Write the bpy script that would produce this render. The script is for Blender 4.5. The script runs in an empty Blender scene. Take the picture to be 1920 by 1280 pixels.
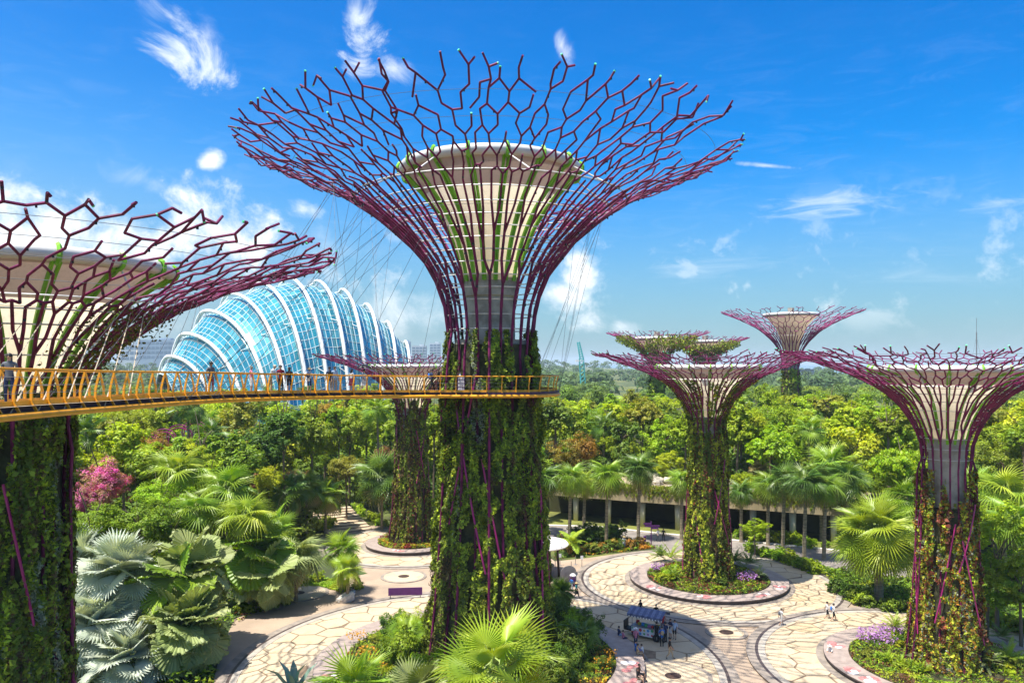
import bpy, math, random
import numpy as np
from mathutils import Vector, Matrix

# ------------------------------------------------------------------ camera, sky, sun, exposure
SC = bpy.context.scene
COL = SC.collection
F, EYE, HOR = 1450.0, 23.8, 680.0          # focal length in photo pixels, eye height (m), horizon row
R = math.radians

cam_data = bpy.data.cameras.new('camera')
cam_data.sensor_width = 36.0
cam_data.lens = 36.0 * F / 1920.0
cam_data.shift_y = (HOR - 640.0) / 1920.0
cam_data.clip_start = 0.2
cam_data.clip_end = 20000.0
cam = bpy.data.objects.new('camera', cam_data)
cam.location = (0, 0, EYE)
cam.rotation_euler = (R(90), 0, 0)
COL.objects.link(cam)
SC.camera = cam

SUN_DIR = Vector((-0.29, -0.17, 0.94)).normalized()      # towards the sun: high, from the left and a little behind the camera
sun_data = bpy.data.lights.new('sun', 'SUN')
sun_data.energy = 4.7
sun_data.angle = R(0.53)
sun_data.color = (1.0, 0.95, 0.86)
sun = bpy.data.objects.new('sun', sun_data)
sun.rotation_euler = (-SUN_DIR).to_track_quat('-Z', 'Y').to_euler()
sun.location = (-30, -20, 120)
COL.objects.link(sun)

SC.view_settings.view_transform = 'Standard'
SC.view_settings.look = 'None'
SC.view_settings.exposure = 1.0
SC.view_settings.gamma = 1.0
SC.view_settings.use_curve_mapping = False
SC.render.engine = 'CYCLES'
SC.cycles.max_bounces = 6
SC.cycles.diffuse_bounces = 4
SC.cycles.glossy_bounces = 3
SC.cycles.transmission_bounces = 4
SC.cycles.transparent_max_bounces = 6
SC.cycles.volume_bounces = 0
SC.cycles.caustics_reflective = False
SC.cycles.caustics_refractive = False
SC.cycles.use_denoising = True
SC.cycles.use_adaptive_sampling = True
SC.cycles.adaptive_threshold = 0.015


class Nodes:
    """small helper to wire shader nodes"""
    def __init__(self, tree):
        self.t = tree
    def add(self, kind, **kw):
        n = self.t.nodes.new(kind)
        for k, v in kw.items():
            setattr(n, k, v)
        return n
    def put(self, sock, v):
        if hasattr(v, 'is_output'):
            self.t.links.new(v, sock)
        elif isinstance(v, (tuple, list)) and len(v) == 3 and sock.type == 'RGBA':
            sock.default_value = (*v, 1.0)
        else:
            sock.default_value = v
    def math(self, op, a, b=None, c=None, clamp=False):
        n = self.add('ShaderNodeMath', operation=op, use_clamp=clamp)
        self.put(n.inputs[0], a)
        if b is not None: self.put(n.inputs[1], b)
        if c is not None: self.put(n.inputs[2], c)
        return n.outputs[0]
    def mix(self, fac, a, b, blend='MIX'):
        n = self.add('ShaderNodeMix', data_type='RGBA', blend_type=blend)
        self.put(n.inputs[0], fac); self.put(n.inputs[6], a); self.put(n.inputs[7], b)
        return n.outputs[2]
    def noise(self, vec, scale, detail=3.0, rough=0.55, dist=0.0, out=0):
        n = self.add('ShaderNodeTexNoise')
        if vec is not None: self.put(n.inputs['Vector'], vec)
        n.inputs['Scale'].default_value = scale
        n.inputs['Detail'].default_value = detail
        n.inputs['Roughness'].default_value = rough
        n.inputs['Distortion'].default_value = dist
        return n.outputs[out]
    def ramp(self, fac, lo, hi, a=0.0, b=1.0):
        n = self.add('ShaderNodeMapRange', interpolation_type='SMOOTHSTEP')
        self.put(n.inputs[0], fac)
        n.inputs[1].default_value = lo; n.inputs[2].default_value = hi
        n.inputs[3].default_value = a; n.inputs[4].default_value = b
        return n.outputs[0]


def build_world():
    w = bpy.data.worlds.new('World')
    SC.world = w
    w.use_nodes = True
    w.cycles.sampling_method = 'MANUAL'
    w.cycles.sample_map_resolution = 256
    t = w.node_tree
    t.nodes.clear()
    N = Nodes(t)
    out = N.add('ShaderNodeOutputWorld')
    bg = N.add('ShaderNodeBackground')
    sky = N.add('ShaderNodeTexSky', sky_type='NISHITA')
    sky.sun_disc = False
    sky.sun_elevation = math.asin(SUN_DIR.z)
    sky.sun_rotation = math.atan2(SUN_DIR.x, SUN_DIR.y)
    sky.altitude = 0.0
    sky.air_density = 1.0
    sky.dust_density = 0.6
    sky.ozone_density = 3.0
    tc = N.add('ShaderNodeTexCoord')
    sep = N.add('ShaderNodeSeparateXYZ')
    N.put(sep.inputs[0], tc.outputs['Generated'])
    az = N.math('ARCTAN2', sep.outputs[0], sep.outputs[1])
    el = N.math('ARCSINE', sep.outputs[2])
    # deep tropical blue overhead
    hs = N.add('ShaderNodeHueSaturation')
    hs.inputs['Hue'].default_value = 0.497
    hs.inputs['Saturation'].default_value = SKY_SAT
    hs.inputs['Value'].default_value = 1.0
    N.put(hs.inputs['Color'], sky.outputs[0])
    base = N.mix(1.0, hs.outputs[0], SKY_TINT, 'MULTIPLY')
    # clouds: soft patches in azimuth / elevation, broken up by noise
    nvec = tc.outputs['Generated']
    n4 = N.noise(nvec, 13.0, 6.0, 0.66, 1.1)
    n1 = N.noise(nvec, 15.0, 7.0, 0.62, 0.25)
    st = N.add('ShaderNodeVectorMath', operation='MULTIPLY')
    N.put(st.inputs[0], nvec); st.inputs[1].default_value = (7.0, 7.0, 34.0)
    n2 = N.noise(st.outputs[0], 1.6, 5.0, 0.65, 1.2)
    cloud = None
    for (px, py, wx, wy, rot, soft, gain, wisp) in CLOUDS:
        a0 = math.atan((px - 960) / F)
        e0 = math.atan((HOR - py) / F * math.cos(a0))
        wa, we = wx / F, wy / F
        da = N.math('SUBTRACT', az, a0); de = N.math('SUBTRACT', el, e0)
        if rot:
            c, s = math.cos(R(rot)), math.sin(R(rot))
            x = N.math('ADD', N.math('MULTIPLY', da, c), N.math('MULTIPLY', de, s))
            y = N.math('SUBTRACT', N.math('MULTIPLY', de, c), N.math('MULTIPLY', da, s))
        else:
            x, y = da, de
        x = N.math('DIVIDE', x, wa); y = N.math('DIVIDE', y, we)
        d = N.math('SQRT', N.math('ADD', N.math('MULTIPLY', x, x), N.math('MULTIPLY', y, y)))
        n = (n1, n2, n4)[wisp]
        v = N.math('ADD', N.math('SUBTRACT', 1.0, d), N.math('MULTIPLY', N.math('SUBTRACT', n, 0.5), 3.4 if wisp == 1 else 3.3))
        m = N.ramp(v, 0.05, 0.05 + soft, 0.0, gain)
        cloud = m if cloud is None else N.math('MAXIMUM', cloud, m)
    # low bank of cumulus all round the horizon, thin veil higher up
    low = N.math('MULTIPLY', N.ramp(n1, 0.53, 0.66), N.math('MULTIPLY', N.ramp(el, 0.02, 0.07), N.ramp(el, 0.24, 0.10)))
    cloud = N.math('MAXIMUM', cloud, N.math('MULTIPLY', low, 0.3))
    veil = N.math('MULTIPLY', N.ramp(n2, 0.45, 0.75), N.math('MULTIPLY', N.ramp(el, 0.05, 0.15), N.ramp(el, 0.5, 0.2)))
    cloud = N.math('MAXIMUM', cloud, N.math('MULTIPLY', veil, 0.05))
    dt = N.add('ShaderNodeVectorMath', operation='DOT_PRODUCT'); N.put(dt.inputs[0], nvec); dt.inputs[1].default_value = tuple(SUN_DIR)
    glow = N.math('POWER', N.math('MAXIMUM', dt.outputs['Value'], 0.0), 4.0)      # whitening towards the sun, added mostly out of view as neutral fill light
    base = N.mix(N.math('MULTIPLY', glow, 0.8), base, AUREOLE_FILL)
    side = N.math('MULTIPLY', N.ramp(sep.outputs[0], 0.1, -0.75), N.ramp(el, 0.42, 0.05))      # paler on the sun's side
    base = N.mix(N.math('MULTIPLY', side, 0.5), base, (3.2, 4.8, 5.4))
    hz = N.ramp(el, 0.28, -0.02)
    base = N.mix(N.math('MULTIPLY', hz, 0.85), base, HORIZON)
    n3 = N.noise(nvec, 4.0, 4.0, 0.6, 0.8)
    cloud = N.math('MAXIMUM', cloud, N.math('MULTIPLY', N.ramp(n3, 0.70, 0.84), 0.6))   # scattered small clouds over the rest of the sky, added as extra fill
    shade = N.mix(N.ramp(n1, 0.35, 0.75), CLOUD_DARK, CLOUD_LIT)
    col = N.mix(cloud, base, shade)
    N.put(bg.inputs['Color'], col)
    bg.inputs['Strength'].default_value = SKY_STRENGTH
    t.links.new(bg.outputs[0], out.inputs[0])


SKY_STRENGTH = 0.085
SKY_SAT = 1.45
SKY_TINT = (0.03, 0.88, 1.20)
HORIZON = (2.45, 2.8, 3.15)
AUREOLE_FILL = (8.5, 8.6, 8.6)
CLOUD_DARK = (5.6, 6.3, 7.0)
CLOUD_LIT = (8.6, 8.5, 8.3)
#          x     y    half-w half-h rot soft gain wispy
CLOUDS = [(345, 92, 92, 58, -38, 1.1, 1.0, 2), (285, 30, 85, 40, -40, 1.8, 0.75, 2), (390, 60, 30, 70, 5, 2.0, 0.6, 2),
          (678, 88, 50, 64, -12, 1.1, 1.0, 2), (668, 40, 22, 45, 10, 1.6, 0.9, 2), (735, 128, 60, 26, -12, 1.6, 0.85, 2),
          (1055, 90, 17, 46, 28, 1.8, 0.8, 2),
          (1570, 378, 150, 34, 3, 1.9, 0.65, 1), (1880, 378, 60, 14, 8, 1.6, 0.4, 1), (1440, 311, 60, 5, -9, 1.4, 0.6, 0),
          (399, 299, 26, 19, 20, 1.1, 1.0, 0), (570, 393, 40, 22, -10, 1.2, 0.9, 0),
          (1085, 505, 40, 46, 0, 1.0, 0.95, 0), (1060, 560, 55, 46, 0, 1.2, 0.85, 0), (1105, 605, 50, 30, 0, 1.3, 0.8, 0),
          (120, 450, 260, 85, 3, 0.9, 1.0, 0), (410, 440, 140, 85, -6, 0.9, 1.0, 0), (290, 345, 95, 26, -14, 2.2, 0.65, 2),
          (770, 590, 140, 50, 0, 1.8, 0.8, 0), (610, 470, 140, 60, 0, 2.4, 0.6, 0), (1170, 612, 44, 17, 0, 1.3, 0.7, 0),
          (1330, 500, 190, 26, 2, 2.4, 0.4, 1), (120, 570, 330, 80, 0, 2.6, 0.7, 0), (1750, 520, 200, 22, -3, 2.6, 0.3, 1)]
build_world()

# ------------------------------------------------------------------ places: photo pixel -> ground point / point at a depth
def G(px, py):
    d = F * EYE / (py - HOR)
    return ((px - 960.0) / F * d, d)

def W(px, py, d):
    return Vector(((px - 960.0) / F * d, d, EYE - (py - HOR) / F * d))

# ------------------------------------------------------------------ mesh helpers
class MB:
    """collects shapes for ONE mesh object"""
    def __init__(self):
        self.v, self.f, self.m = [], [], []
    def quad(self, a, b, c, d, m=0):
        i = len(self.v); self.v += [tuple(a), tuple(b), tuple(c), tuple(d)]
        self.f.append((i, i + 1, i + 2, i + 3)); self.m.append(m)
    def poly(self, pts, m=0):
        i = len(self.v); self.v += [tuple(p) for p in pts]
        self.f.append(tuple(range(i, i + len(pts)))); self.m.append(m)
    def box(self, c, s, rz=0.0, m=0):
        i = len(self.v); co, si = math.cos(rz), math.sin(rz)
        for z in (-1, 1):
            for x, y in ((-1, -1), (1, -1), (1, 1), (-1, 1)):
                lx, ly = x * s[0] / 2, y * s[1] / 2
                self.v.append((c[0] + lx * co - ly * si, c[1] + lx * si + ly * co, c[2] + z * s[2] / 2))
        for f in ((3, 2, 1, 0), (4, 5, 6, 7), (0, 1, 5, 4), (1, 2, 6, 5), (2, 3, 7, 6), (3, 0, 4, 7)):
            self.f.append(tuple(i + k for k in f)); self.m.append(m)
    def tube(self, pts, rad, n=6, m=0, cap=True, mcap=None, closed=False):
        """swept tube through pts; rad one number or a list"""
        pts = [Vector(p) for p in pts]
        k = len(pts)
        rad = rad if hasattr(rad, '__len__') else [rad] * k
        i0 = len(self.v)
        prev = None
        for j, p in enumerate(pts):
            if closed:
                t = pts[(j + 1) % k] - pts[j - 1]
            else:
                t = pts[min(j + 1, k - 1)] - pts[max(j - 1, 0)]
            if t.length < 1e-9: t = Vector((0, 0, 1))
            t.normalize()
            if prev is None:
                a = Vector((0, 0, 1)) if abs(t.z) < 0.9 else Vector((1, 0, 0))
                u = t.cross(a).normalized()
            else:
                u = prev - t * prev.dot(t)
                u = u.normalized() if u.length > 1e-6 else t.orthogonal().normalized()
            prev = u
            w = t.cross(u)
            for q in range(n):
                an = 2 * math.pi * q / n
                self.v.append(tuple(p + (u * math.cos(an) + w * math.sin(an)) * rad[j]))
        for j in range(k if closed else k - 1):
            a, b = i0 + j * n, i0 + ((j + 1) % k) * n
            for q in range(n):
                q2 = (q + 1) % n
                self.f.append((a + q, a + q2, b + q2, b + q)); self.m.append(m)
        if cap and not closed:
            self.f.append(tuple(i0 + q for q in reversed(range(n)))); self.m.append(m)
            e = i0 + (k - 1) * n
            self.f.append(tuple(e + q for q in range(n))); self.m.append(m if mcap is None else mcap)
    def lathe(self, prof, n=48, c=(0, 0), m=0, a0=0.0, a1=2 * math.pi):
        """prof: (r, z) list, bottom to top"""
        i0 = len(self.v); k = len(prof); full = abs(a1 - a0 - 2 * math.pi) < 1e-6
        cols = n if full else n + 1
        for q in range(cols):
            an = a0 + (a1 - a0) * q / n
            for r, z in prof:
                self.v.append((c[0] + r * math.cos(an), c[1] + r * math.sin(an), z))
        for q in range(n):
            q2 = (q + 1) % cols
            for j in range(k - 1):
                self.f.append((i0 + q * k + j, i0 + q2 * k + j, i0 + q2 * k + j + 1, i0 + q * k + j + 1)); self.m.append(m)
    def prism(self, pts, z0, z1, m=0, mside=None):
        """pts counter-clockwise in plan"""
        n = len(pts); i = len(self.v)
        self.v += [(p[0], p[1], z0) for p in pts] + [(p[0], p[1], z1) for p in pts]
        self.f.append(tuple(i + n + k for k in range(n))); self.m.append(m)
        for k in range(n):
            k2 = (k + 1) % n
            self.f.append((i + k, i + k2, i + n + k2, i + n + k)); self.m.append(m if mside is None else mside)
    def mesh(self, name, mats, smooth=False):
        me = bpy.data.meshes.new(name)
        me.from_pydata(self.v, [], self.f)
        for mt in (mats if isinstance(mats, (list, tuple)) else [mats]):
            me.materials.append(mt)
        if any(self.m):
            me.polygons.foreach_set('material_index', self.m)
        if smooth:
            me.polygons.foreach_set('use_smooth', [True] * len(self.f))
        me.update()
        return me
    def build(self, name, mats, parent=None, smooth=False, loc=None, rz=0.0):
        return link(name, self.mesh(name, mats, smooth), parent, loc, rz)


def link(name, me, parent=None, loc=None, rz=0.0):
    o = bpy.data.objects.new(name, me)
    COL.objects.link(o)
    if parent is not None: o.parent = parent
    if loc is not None: o.location = loc
    if rz: o.rotation_euler = (0, 0, rz)
    return o

def empty(name, loc=(0, 0, 0), rz=0.0):
    o = bpy.data.objects.new(name, None)
    o.empty_display_size = 0.3
    COL.objects.link(o); o.location = loc; o.rotation_euler = (0, 0, rz)
    return o

def tag(o, label, cat, group=None):
    o['label'] = label; o['category'] = cat
    if group: o['group'] = group
    return o

def kind(o, k):
    o['kind'] = k
    return o

def override(o, *mats):
    """give an object that shares its mesh its own materials"""
    for i, mt in enumerate(mats):
        if mt is None: continue
        o.material_slots[i].link = 'OBJECT'
        o.material_slots[i].material = mt
    return o

def quads_mesh(name, V, mats, col=None, midx=None, smooth=False):
    """V (n,4,3) numpy quads -> mesh, col (n,3) face colours"""
    n = len(V)
    me = bpy.data.meshes.new(name)
    me.vertices.add(n * 4); me.loops.add(n * 4); me.polygons.add(n)
    me.vertices.foreach_set('co', np.ascontiguousarray(V, dtype=np.float32).ravel())
    me.loops.foreach_set('vertex_index', np.arange(n * 4, dtype=np.int32))
    me.polygons.foreach_set('loop_start', np.arange(0, n * 4, 4, dtype=np.int32))
    for mt in (mats if isinstance(mats, (list, tuple)) else [mats]):
        me.materials.append(mt)
    if midx is not None:
        me.polygons.foreach_set('material_index', np.asarray(midx, dtype=np.int32))
    if col is not None:
        at = me.attributes.new('tint', 'FLOAT_COLOR', 'FACE')
        c4 = np.ones((n, 4), dtype=np.float32); c4[:, :3] = col
        at.data.foreach_set('color', c4.ravel())
    me.update(calc_edges=True)
    return me

def norm(a):
    return a / np.maximum(np.linalg.norm(a, axis=-1, keepdims=True), 1e-9)

def leaf_quads(P, Nn, L, Wd, rng, droop=0.25):
    """leaf-shaped folded quads at points P with normals Nn"""
    n = len(P)
    L = np.broadcast_to(L, (n,))[:, None]; Wd = np.broadcast_to(Wd, (n,))[:, None]
    t = norm(np.cross(Nn, rng.normal(size=(n, 3))))
    t = norm(t + np.array([0, 0, -droop]))
    b = norm(np.cross(Nn, t)); nn = np.cross(t, b)
    V = np.empty((n, 4, 3))
    V[:, 0] = P - t * L * 0.5
    V[:, 2] = P + t * L * 0.5
    fold = nn * Wd * 0.22
    V[:, 1] = P + b * Wd * 0.5 + fold + t * L * 0.05
    V[:, 3] = P - b * Wd * 0.5 + fold + t * L * 0.05
    return V

def vnoise(u, v, nu, nv, rng):
    """smooth 2-D value noise, periodic in u (0..1), v 0..1"""
    g = rng.random((nu, nv + 2))
    x = (u % 1.0) * nu; y = np.clip(v, 0, 0.9999) * nv
    i = x.astype(int) % nu; j = y.astype(int)
    fx = x - np.floor(x); fy = y - np.floor(y)
    fx = fx * fx * (3 - 2 * fx); fy = fy * fy * (3 - 2 * fy)
    i2 = (i + 1) % nu
    return (g[i, j] * (1 - fx) + g[i2, j] * fx) * (1 - fy) + (g[i, j + 1] * (1 - fx) + g[i2, j + 1] * fx) * fy

# ------------------------------------------------------------------ materials (procedural)
MATS = {}
def new_mat(name):
    mt = bpy.data.materials.new(name); mt.use_nodes = True
    t = mt.node_tree; t.nodes.clear()
    N = Nodes(t)
    out = N.add('ShaderNodeOutputMaterial')
    MATS[name] = mt
    return mt, N, out

def surface(name, col, rough=0.6, var=0.12, scale=2.0, col2=None, metal=0.0, spec=0.4, bump=0.0, bscale=20.0, objvar=0.0, coord='Object', stretch=None):
    """painted / mineral surface: base colour with noise towards col2, optional fine relief"""
    mt, N, out = new_mat(name)
    p = N.add('ShaderNodeBsdfPrincipled')
    tc = N.add('ShaderNodeTexCoord')
    vec = tc.outputs[coord]
    if stretch:
        vm = N.add('ShaderNodeVectorMath', operation='MULTIPLY')
        N.put(vm.inputs[0], vec); vm.inputs[1].default_value = stretch
        vec = vm.outputs[0]
    if var or col2:
        nz = N.noise(vec, scale, 5.0, 0.6)
        c2 = col2 or tuple(c * (1 - 2.2 * var) for c in col)
        c1 = col if col2 else tuple(min(1, c * (1 + var)) for c in col)
        c = N.mix(N.ramp(nz, 0.3, 0.72), c1, c2)
    else:
        c = None
    if objvar:
        oi = N.add('ShaderNodeObjectInfo')
        hs = N.add('ShaderNodeHueSaturation')
        N.put(hs.inputs['Value'], N.math('ADD', N.math('MULTIPLY', oi.outputs['Random'], 2 * objvar), 1.0 - objvar))
        N.put(hs.inputs['Color'], c if c is not None else col)
        c = hs.outputs[0]
    N.put(p.inputs['Base Color'], c if c is not None else col)
    p.inputs['Roughness'].default_value = rough
    p.inputs['Metallic'].default_value = metal
    p.inputs['Specular IOR Level'].default_value = spec
    if bump:
        b = N.add('ShaderNodeBump'); b.inputs['Strength'].default_value = bump; b.inputs['Distance'].default_value = 0.05
        N.put(b.inputs['Height'], N.noise(vec, bscale, 5.0, 0.6))
        N.put(p.inputs['Normal'], b.outputs[0])
    N.t.links.new(p.outputs[0], out.inputs[0])
    return mt

def leafmat(name, col, col2=None, trans=0.3, rough=0.5, spec=0.3, objvar=0.18, huevar=0.02, tint=True, nscale=0.6):
    """foliage: diffuse + light coming through the blade; varies by leaf ('tint'), by plant and in patches"""
    mt, N, out = new_mat(name)
    p = N.add('ShaderNodeBsdfPrincipled')
    p.inputs['Roughness'].default_value = rough
    p.inputs['Specular IOR Level'].default_value = spec
    tr = N.add('ShaderNodeBsdfTranslucent')
    tc = N.add('ShaderNodeTexCoord')
    c = N.mix(N.ramp(N.noise(tc.outputs['Object'], nscale, 2.0), 0.35, 0.65), col, col2 or tuple(x * 0.75 for x in col))
    if tint:
        at = N.add('ShaderNodeAttribute', attribute_name='tint')
        c = N.mix(1.0, c, at.outputs['Color'], 'MULTIPLY')
    oi = N.add('ShaderNodeObjectInfo')
    hs = N.add('ShaderNodeHueSaturation')
    N.put(hs.inputs['Value'], N.math('ADD', N.math('MULTIPLY', oi.outputs['Random'], 2 * objvar), 1.0 - objvar))
    r2 = N.math('FRACT', N.math('MULTIPLY', oi.outputs['Random'], 37.3))
    N.put(hs.inputs['Hue'], N.math('ADD', N.math('MULTIPLY', r2, 2 * huevar), 0.5 - huevar))
    N.put(hs.inputs['Color'], c)
    N.put(p.inputs['Base Color'], hs.outputs[0])
    warm = N.mix(1.0, hs.outputs[0], (1.25, 1.2, 0.5), 'MULTIPLY')
    N.put(tr.inputs['Color'], warm)
    mx = N.add('ShaderNodeMixShader'); mx.inputs[0].default_value = trans
    N.t.links.new(p.outputs[0], mx.inputs[1]); N.t.links.new(tr.outputs[0], mx.inputs[2])
    N.t.links.new(mx.outputs[0], out.inputs[0])
    return mt

M_STEEL = surface('maroon_painted_steel', (0.165, 0.012, 0.075), 0.6, 0.25, 1.5, spec=0.25)
M_STEEL_FAR = surface('violet_painted_steel', (0.28, 0.035, 0.15), 0.6, 0.15, 0.8, spec=0.25)
M_MAGENTA = surface('magenta_painted_steel', (0.34, 0.012, 0.14), 0.4, 0.12, 1.2, spec=0.5)
M_CAP = surface('green_lamp_cap', (0.10, 0.62, 0.30), 0.35, 0.0)
M_DARK = surface('dark_fitting', (0.015, 0.013, 0.015), 0.5, 0.0)
M_WIRE = surface('galvanised_cable', (0.62, 0.62, 0.62), 0.4, 0.1, 3.0, metal=0.3)
M_WIRE_DARK = surface('thin_dark_cable', (0.12, 0.13, 0.15), 0.5, 0.0)
M_ROPE = surface('pale_hanger_cable', (0.62, 0.52, 0.38), 0.5, 0.1)
def membrane(name, col, trans):
    """woven tensile fabric that lets light through"""
    mt, N, out = new_mat(name)
    p = N.add('ShaderNodeBsdfPrincipled'); p.inputs['Roughness'].default_value = 0.7; p.inputs['Specular IOR Level'].default_value = 0.2
    tc = N.add('ShaderNodeTexCoord')
    c = N.mix(N.ramp(N.noise(tc.outputs['Object'], 0.6, 5.0), 0.3, 0.7), col, tuple(x * 0.88 for x in col))
    vm = N.add('ShaderNodeVectorMath', operation='MULTIPLY'); N.put(vm.inputs[0], tc.outputs['Object']); vm.inputs[1].default_value = (3.0, 3.0, 0.18)
    c = N.mix(N.math('MULTIPLY', N.ramp(N.noise(vm.outputs[0], 1.4, 5.0, 0.65), 0.48, 0.75), 0.4), c, tuple(x * 0.55 for x in col))      # rain streaks
    N.put(p.inputs['Base Color'], c)
    tr = N.add('ShaderNodeBsdfTranslucent'); N.put(tr.inputs['Color'], c)
    mx = N.add('ShaderNodeMixShader'); mx.inputs[0].default_value = trans
    N.t.links.new(p.outputs[0], mx.inputs[1]); N.t.links.new(tr.outputs[0], mx.inputs[2]); N.t.links.new(mx.outputs[0], out.inputs[0])
    return mt
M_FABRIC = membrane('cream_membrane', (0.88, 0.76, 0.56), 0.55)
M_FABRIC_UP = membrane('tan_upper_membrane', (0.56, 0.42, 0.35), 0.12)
M_FABRIC_FAR = membrane('tan_membrane', (0.62, 0.48, 0.33), 0.4)
M_RIMTUBE = surface('white_rim_tube', (0.64, 0.62, 0.58), 0.35, 0.05, 1.0)
M_GREENRIB = surface('lime_painted_rib', (0.20, 0.52, 0.025), 0.45, 0.15, 0.8)
M_CONC = surface('weathered_concrete', (0.40, 0.36, 0.30), 0.85, 0.2, 0.8, bump=0.25, bscale=8)
M_CONC_DARK = surface('dark_planting_panel', (0.055, 0.055, 0.022), 0.95, 0.3, 1.5, bump=0.4, bscale=6)

# ------------------------------------------------------------------ ground, plazas, paths
M_SOIL = surface('leaf_litter_soil', (0.055, 0.06, 0.018), 0.95, 0.3, 0.25, col2=(0.03, 0.022, 0.012), bump=0.6, bscale=3)
def ground_material():
    mt, N, out = new_mat('parkland_ground')
    p = N.add('ShaderNodeBsdfPrincipled'); p.inputs['Roughness'].default_value = 0.95
    tc = N.add('ShaderNodeTexCoord')
    n1 = N.noise(tc.outputs['Object'], 0.012, 4.0); n2 = N.noise(tc.outputs['Object'], 0.15, 4.0)
    c = N.mix(N.ramp(n1, 0.42, 0.58), (0.045, 0.075, 0.014), (0.16, 0.17, 0.03))
    c = N.mix(N.ramp(n2, 0.4, 0.7), c, (0.035, 0.04, 0.012))
    N.put(p.inputs['Base Color'], c)
    N.t.links.new(p.outputs[0], out.inputs[0])
    return mt
M_GROUND = ground_material()
M_FLOOR = surface('exposed_aggregate_floor', (0.38, 0.285, 0.205), 0.85, 0.10, 0.35, col2=(0.29, 0.22, 0.16), bump=0.15, bscale=60)
M_BAND = surface('grey_granite_band', (0.27, 0.225, 0.185), 0.75, 0.15, 1.2, bump=0.1, bscale=30)
M_BAND_PALE = surface('pale_granite_band', (0.36, 0.32, 0.27), 0.75, 0.12, 1.2, bump=0.1, bscale=30)
M_JOINT = surface('dark_paving_joint', (0.22, 0.155, 0.10), 0.9, 0.15, 2.0)
def slab_material():
    mt, N, out = new_mat('cream_stone_slab')
    p = N.add('ShaderNodeBsdfPrincipled'); p.inputs['Roughness'].default_value = 0.8
    p.inputs['Specular IOR Level'].default_value = 0.25
    tc = N.add('ShaderNodeTexCoord'); oi = N.add('ShaderNodeObjectInfo')
    nz = N.noise(tc.outputs['Object'], 0.9, 6.0, 0.65, 0.6)
    nf = N.noise(tc.outputs['Object'], 7.0, 4.0, 0.6)
    r2 = N.math('FRACT', N.math('MULTIPLY', oi.outputs['Random'], 17.7))
    a = N.mix(N.math('POWER', oi.outputs['Random'], 2.5), (0.52, 0.415, 0.275), (0.46, 0.345, 0.205))
    a = N.mix(N.math('MULTIPLY', r2, 0.5), a, (0.48, 0.40, 0.29))
    c = N.mix(N.math('MULTIPLY', N.ramp(nz, 0.5, 0.75), 0.5), a, (0.43, 0.27, 0.11))
    c = N.mix(N.math('MULTIPLY', N.ramp(nf, 0.45, 0.8), 0.35), c, (0.28, 0.215, 0.14))
    ge = N.add('ShaderNodeNewGeometry')
    worn = N.noise(ge.outputs['Position'], 0.22, 5.0, 0.6)
    c = N.mix(N.math('MULTIPLY', N.ramp(worn, 0.42, 0.7), 0.4), c, (0.36, 0.29, 0.21))      # worn, dusty patches across the court
    N.put(p.inputs['Base Color'], c)
    b = N.add('ShaderNodeBump'); b.inputs['Strength'].default_value = 0.2; b.inputs['Distance'].default_value = 0.02
    N.put(b.inputs['Height'], nf); N.put(p.inputs['Normal'], b.outputs[0])
    N.t.links.new(p.outputs[0], out.inputs[0])
    return mt
M_SLAB = slab_material()
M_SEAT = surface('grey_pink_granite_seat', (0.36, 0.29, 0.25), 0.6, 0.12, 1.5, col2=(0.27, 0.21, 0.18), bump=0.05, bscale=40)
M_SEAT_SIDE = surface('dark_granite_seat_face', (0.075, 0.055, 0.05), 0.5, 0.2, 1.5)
M_MOSAIC_RED = surface('red_mosaic', (0.50, 0.20, 0.19), 0.6, 0.2, 3.0)
M_MOSAIC_WHITE = surface('white_mosaic', (0.78, 0.74, 0.72), 0.6, 0.1, 3.0)
M_ASPHALT = surface('grey_service_road', (0.23, 0.20, 0.175), 0.9, 0.12, 0.5)
M_KERB = surface('pale_kerb', (0.58, 0.53, 0.45), 0.8, 0.1, 1.0)
M_IRON = surface('brown_cast_iron', (0.055, 0.03, 0.02), 0.7, 0.2, 4.0)
M_SEA = surface('hazy_sea', (0.10, 0.20, 0.28), 0.15, 0.1, 0.01)

def struct(name, mb, mats, parent=None, smooth=False):
    o = mb.build(name, mats, parent, smooth)
    if parent is None: kind(o, 'structure')
    return o

def ccw(pts):
    a = sum(pts[i][0] * pts[(i + 1) % len(pts)][1] - pts[(i + 1) % len(pts)][0] * pts[i][1] for i in range(len(pts)))
    return pts if a > 0 else pts[::-1]

def smooth_loop(pts, sub=4):
    """closed Catmull-Rom through plan points"""
    out = []; n = len(pts)
    for i in range(n):
        p0, p1, p2, p3 = (Vector(pts[(i + k) % n]) for k in (-1, 0, 1, 2))
        for s in range(sub):
            t = s / sub
            out.append(tuple(0.5 * ((2 * p1) + (p2 - p0) * t + (2 * p0 - 5 * p1 + 4 * p2 - p3) * t * t + (3 * p1 - p0 - 3 * p2 + p3) * t ** 3)))
    return out

def smooth_open(pts, sub=6):
    out = []; n = len(pts)
    P = [Vector(p) for p in pts]
    for i in range(n - 1):
        p0, p1, p2, p3 = P[max(i - 1, 0)], P[i], P[i + 1], P[min(i + 2, n - 1)]
        for s in range(sub):
            t = s / sub
            out.append(0.5 * ((2 * p1) + (p2 - p0) * t + (2 * p0 - 5 * p1 + 4 * p2 - p3) * t * t + (3 * p1 - p0 - 3 * p2 + p3) * t ** 3))
    out.append(P[-1])
    return out

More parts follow.
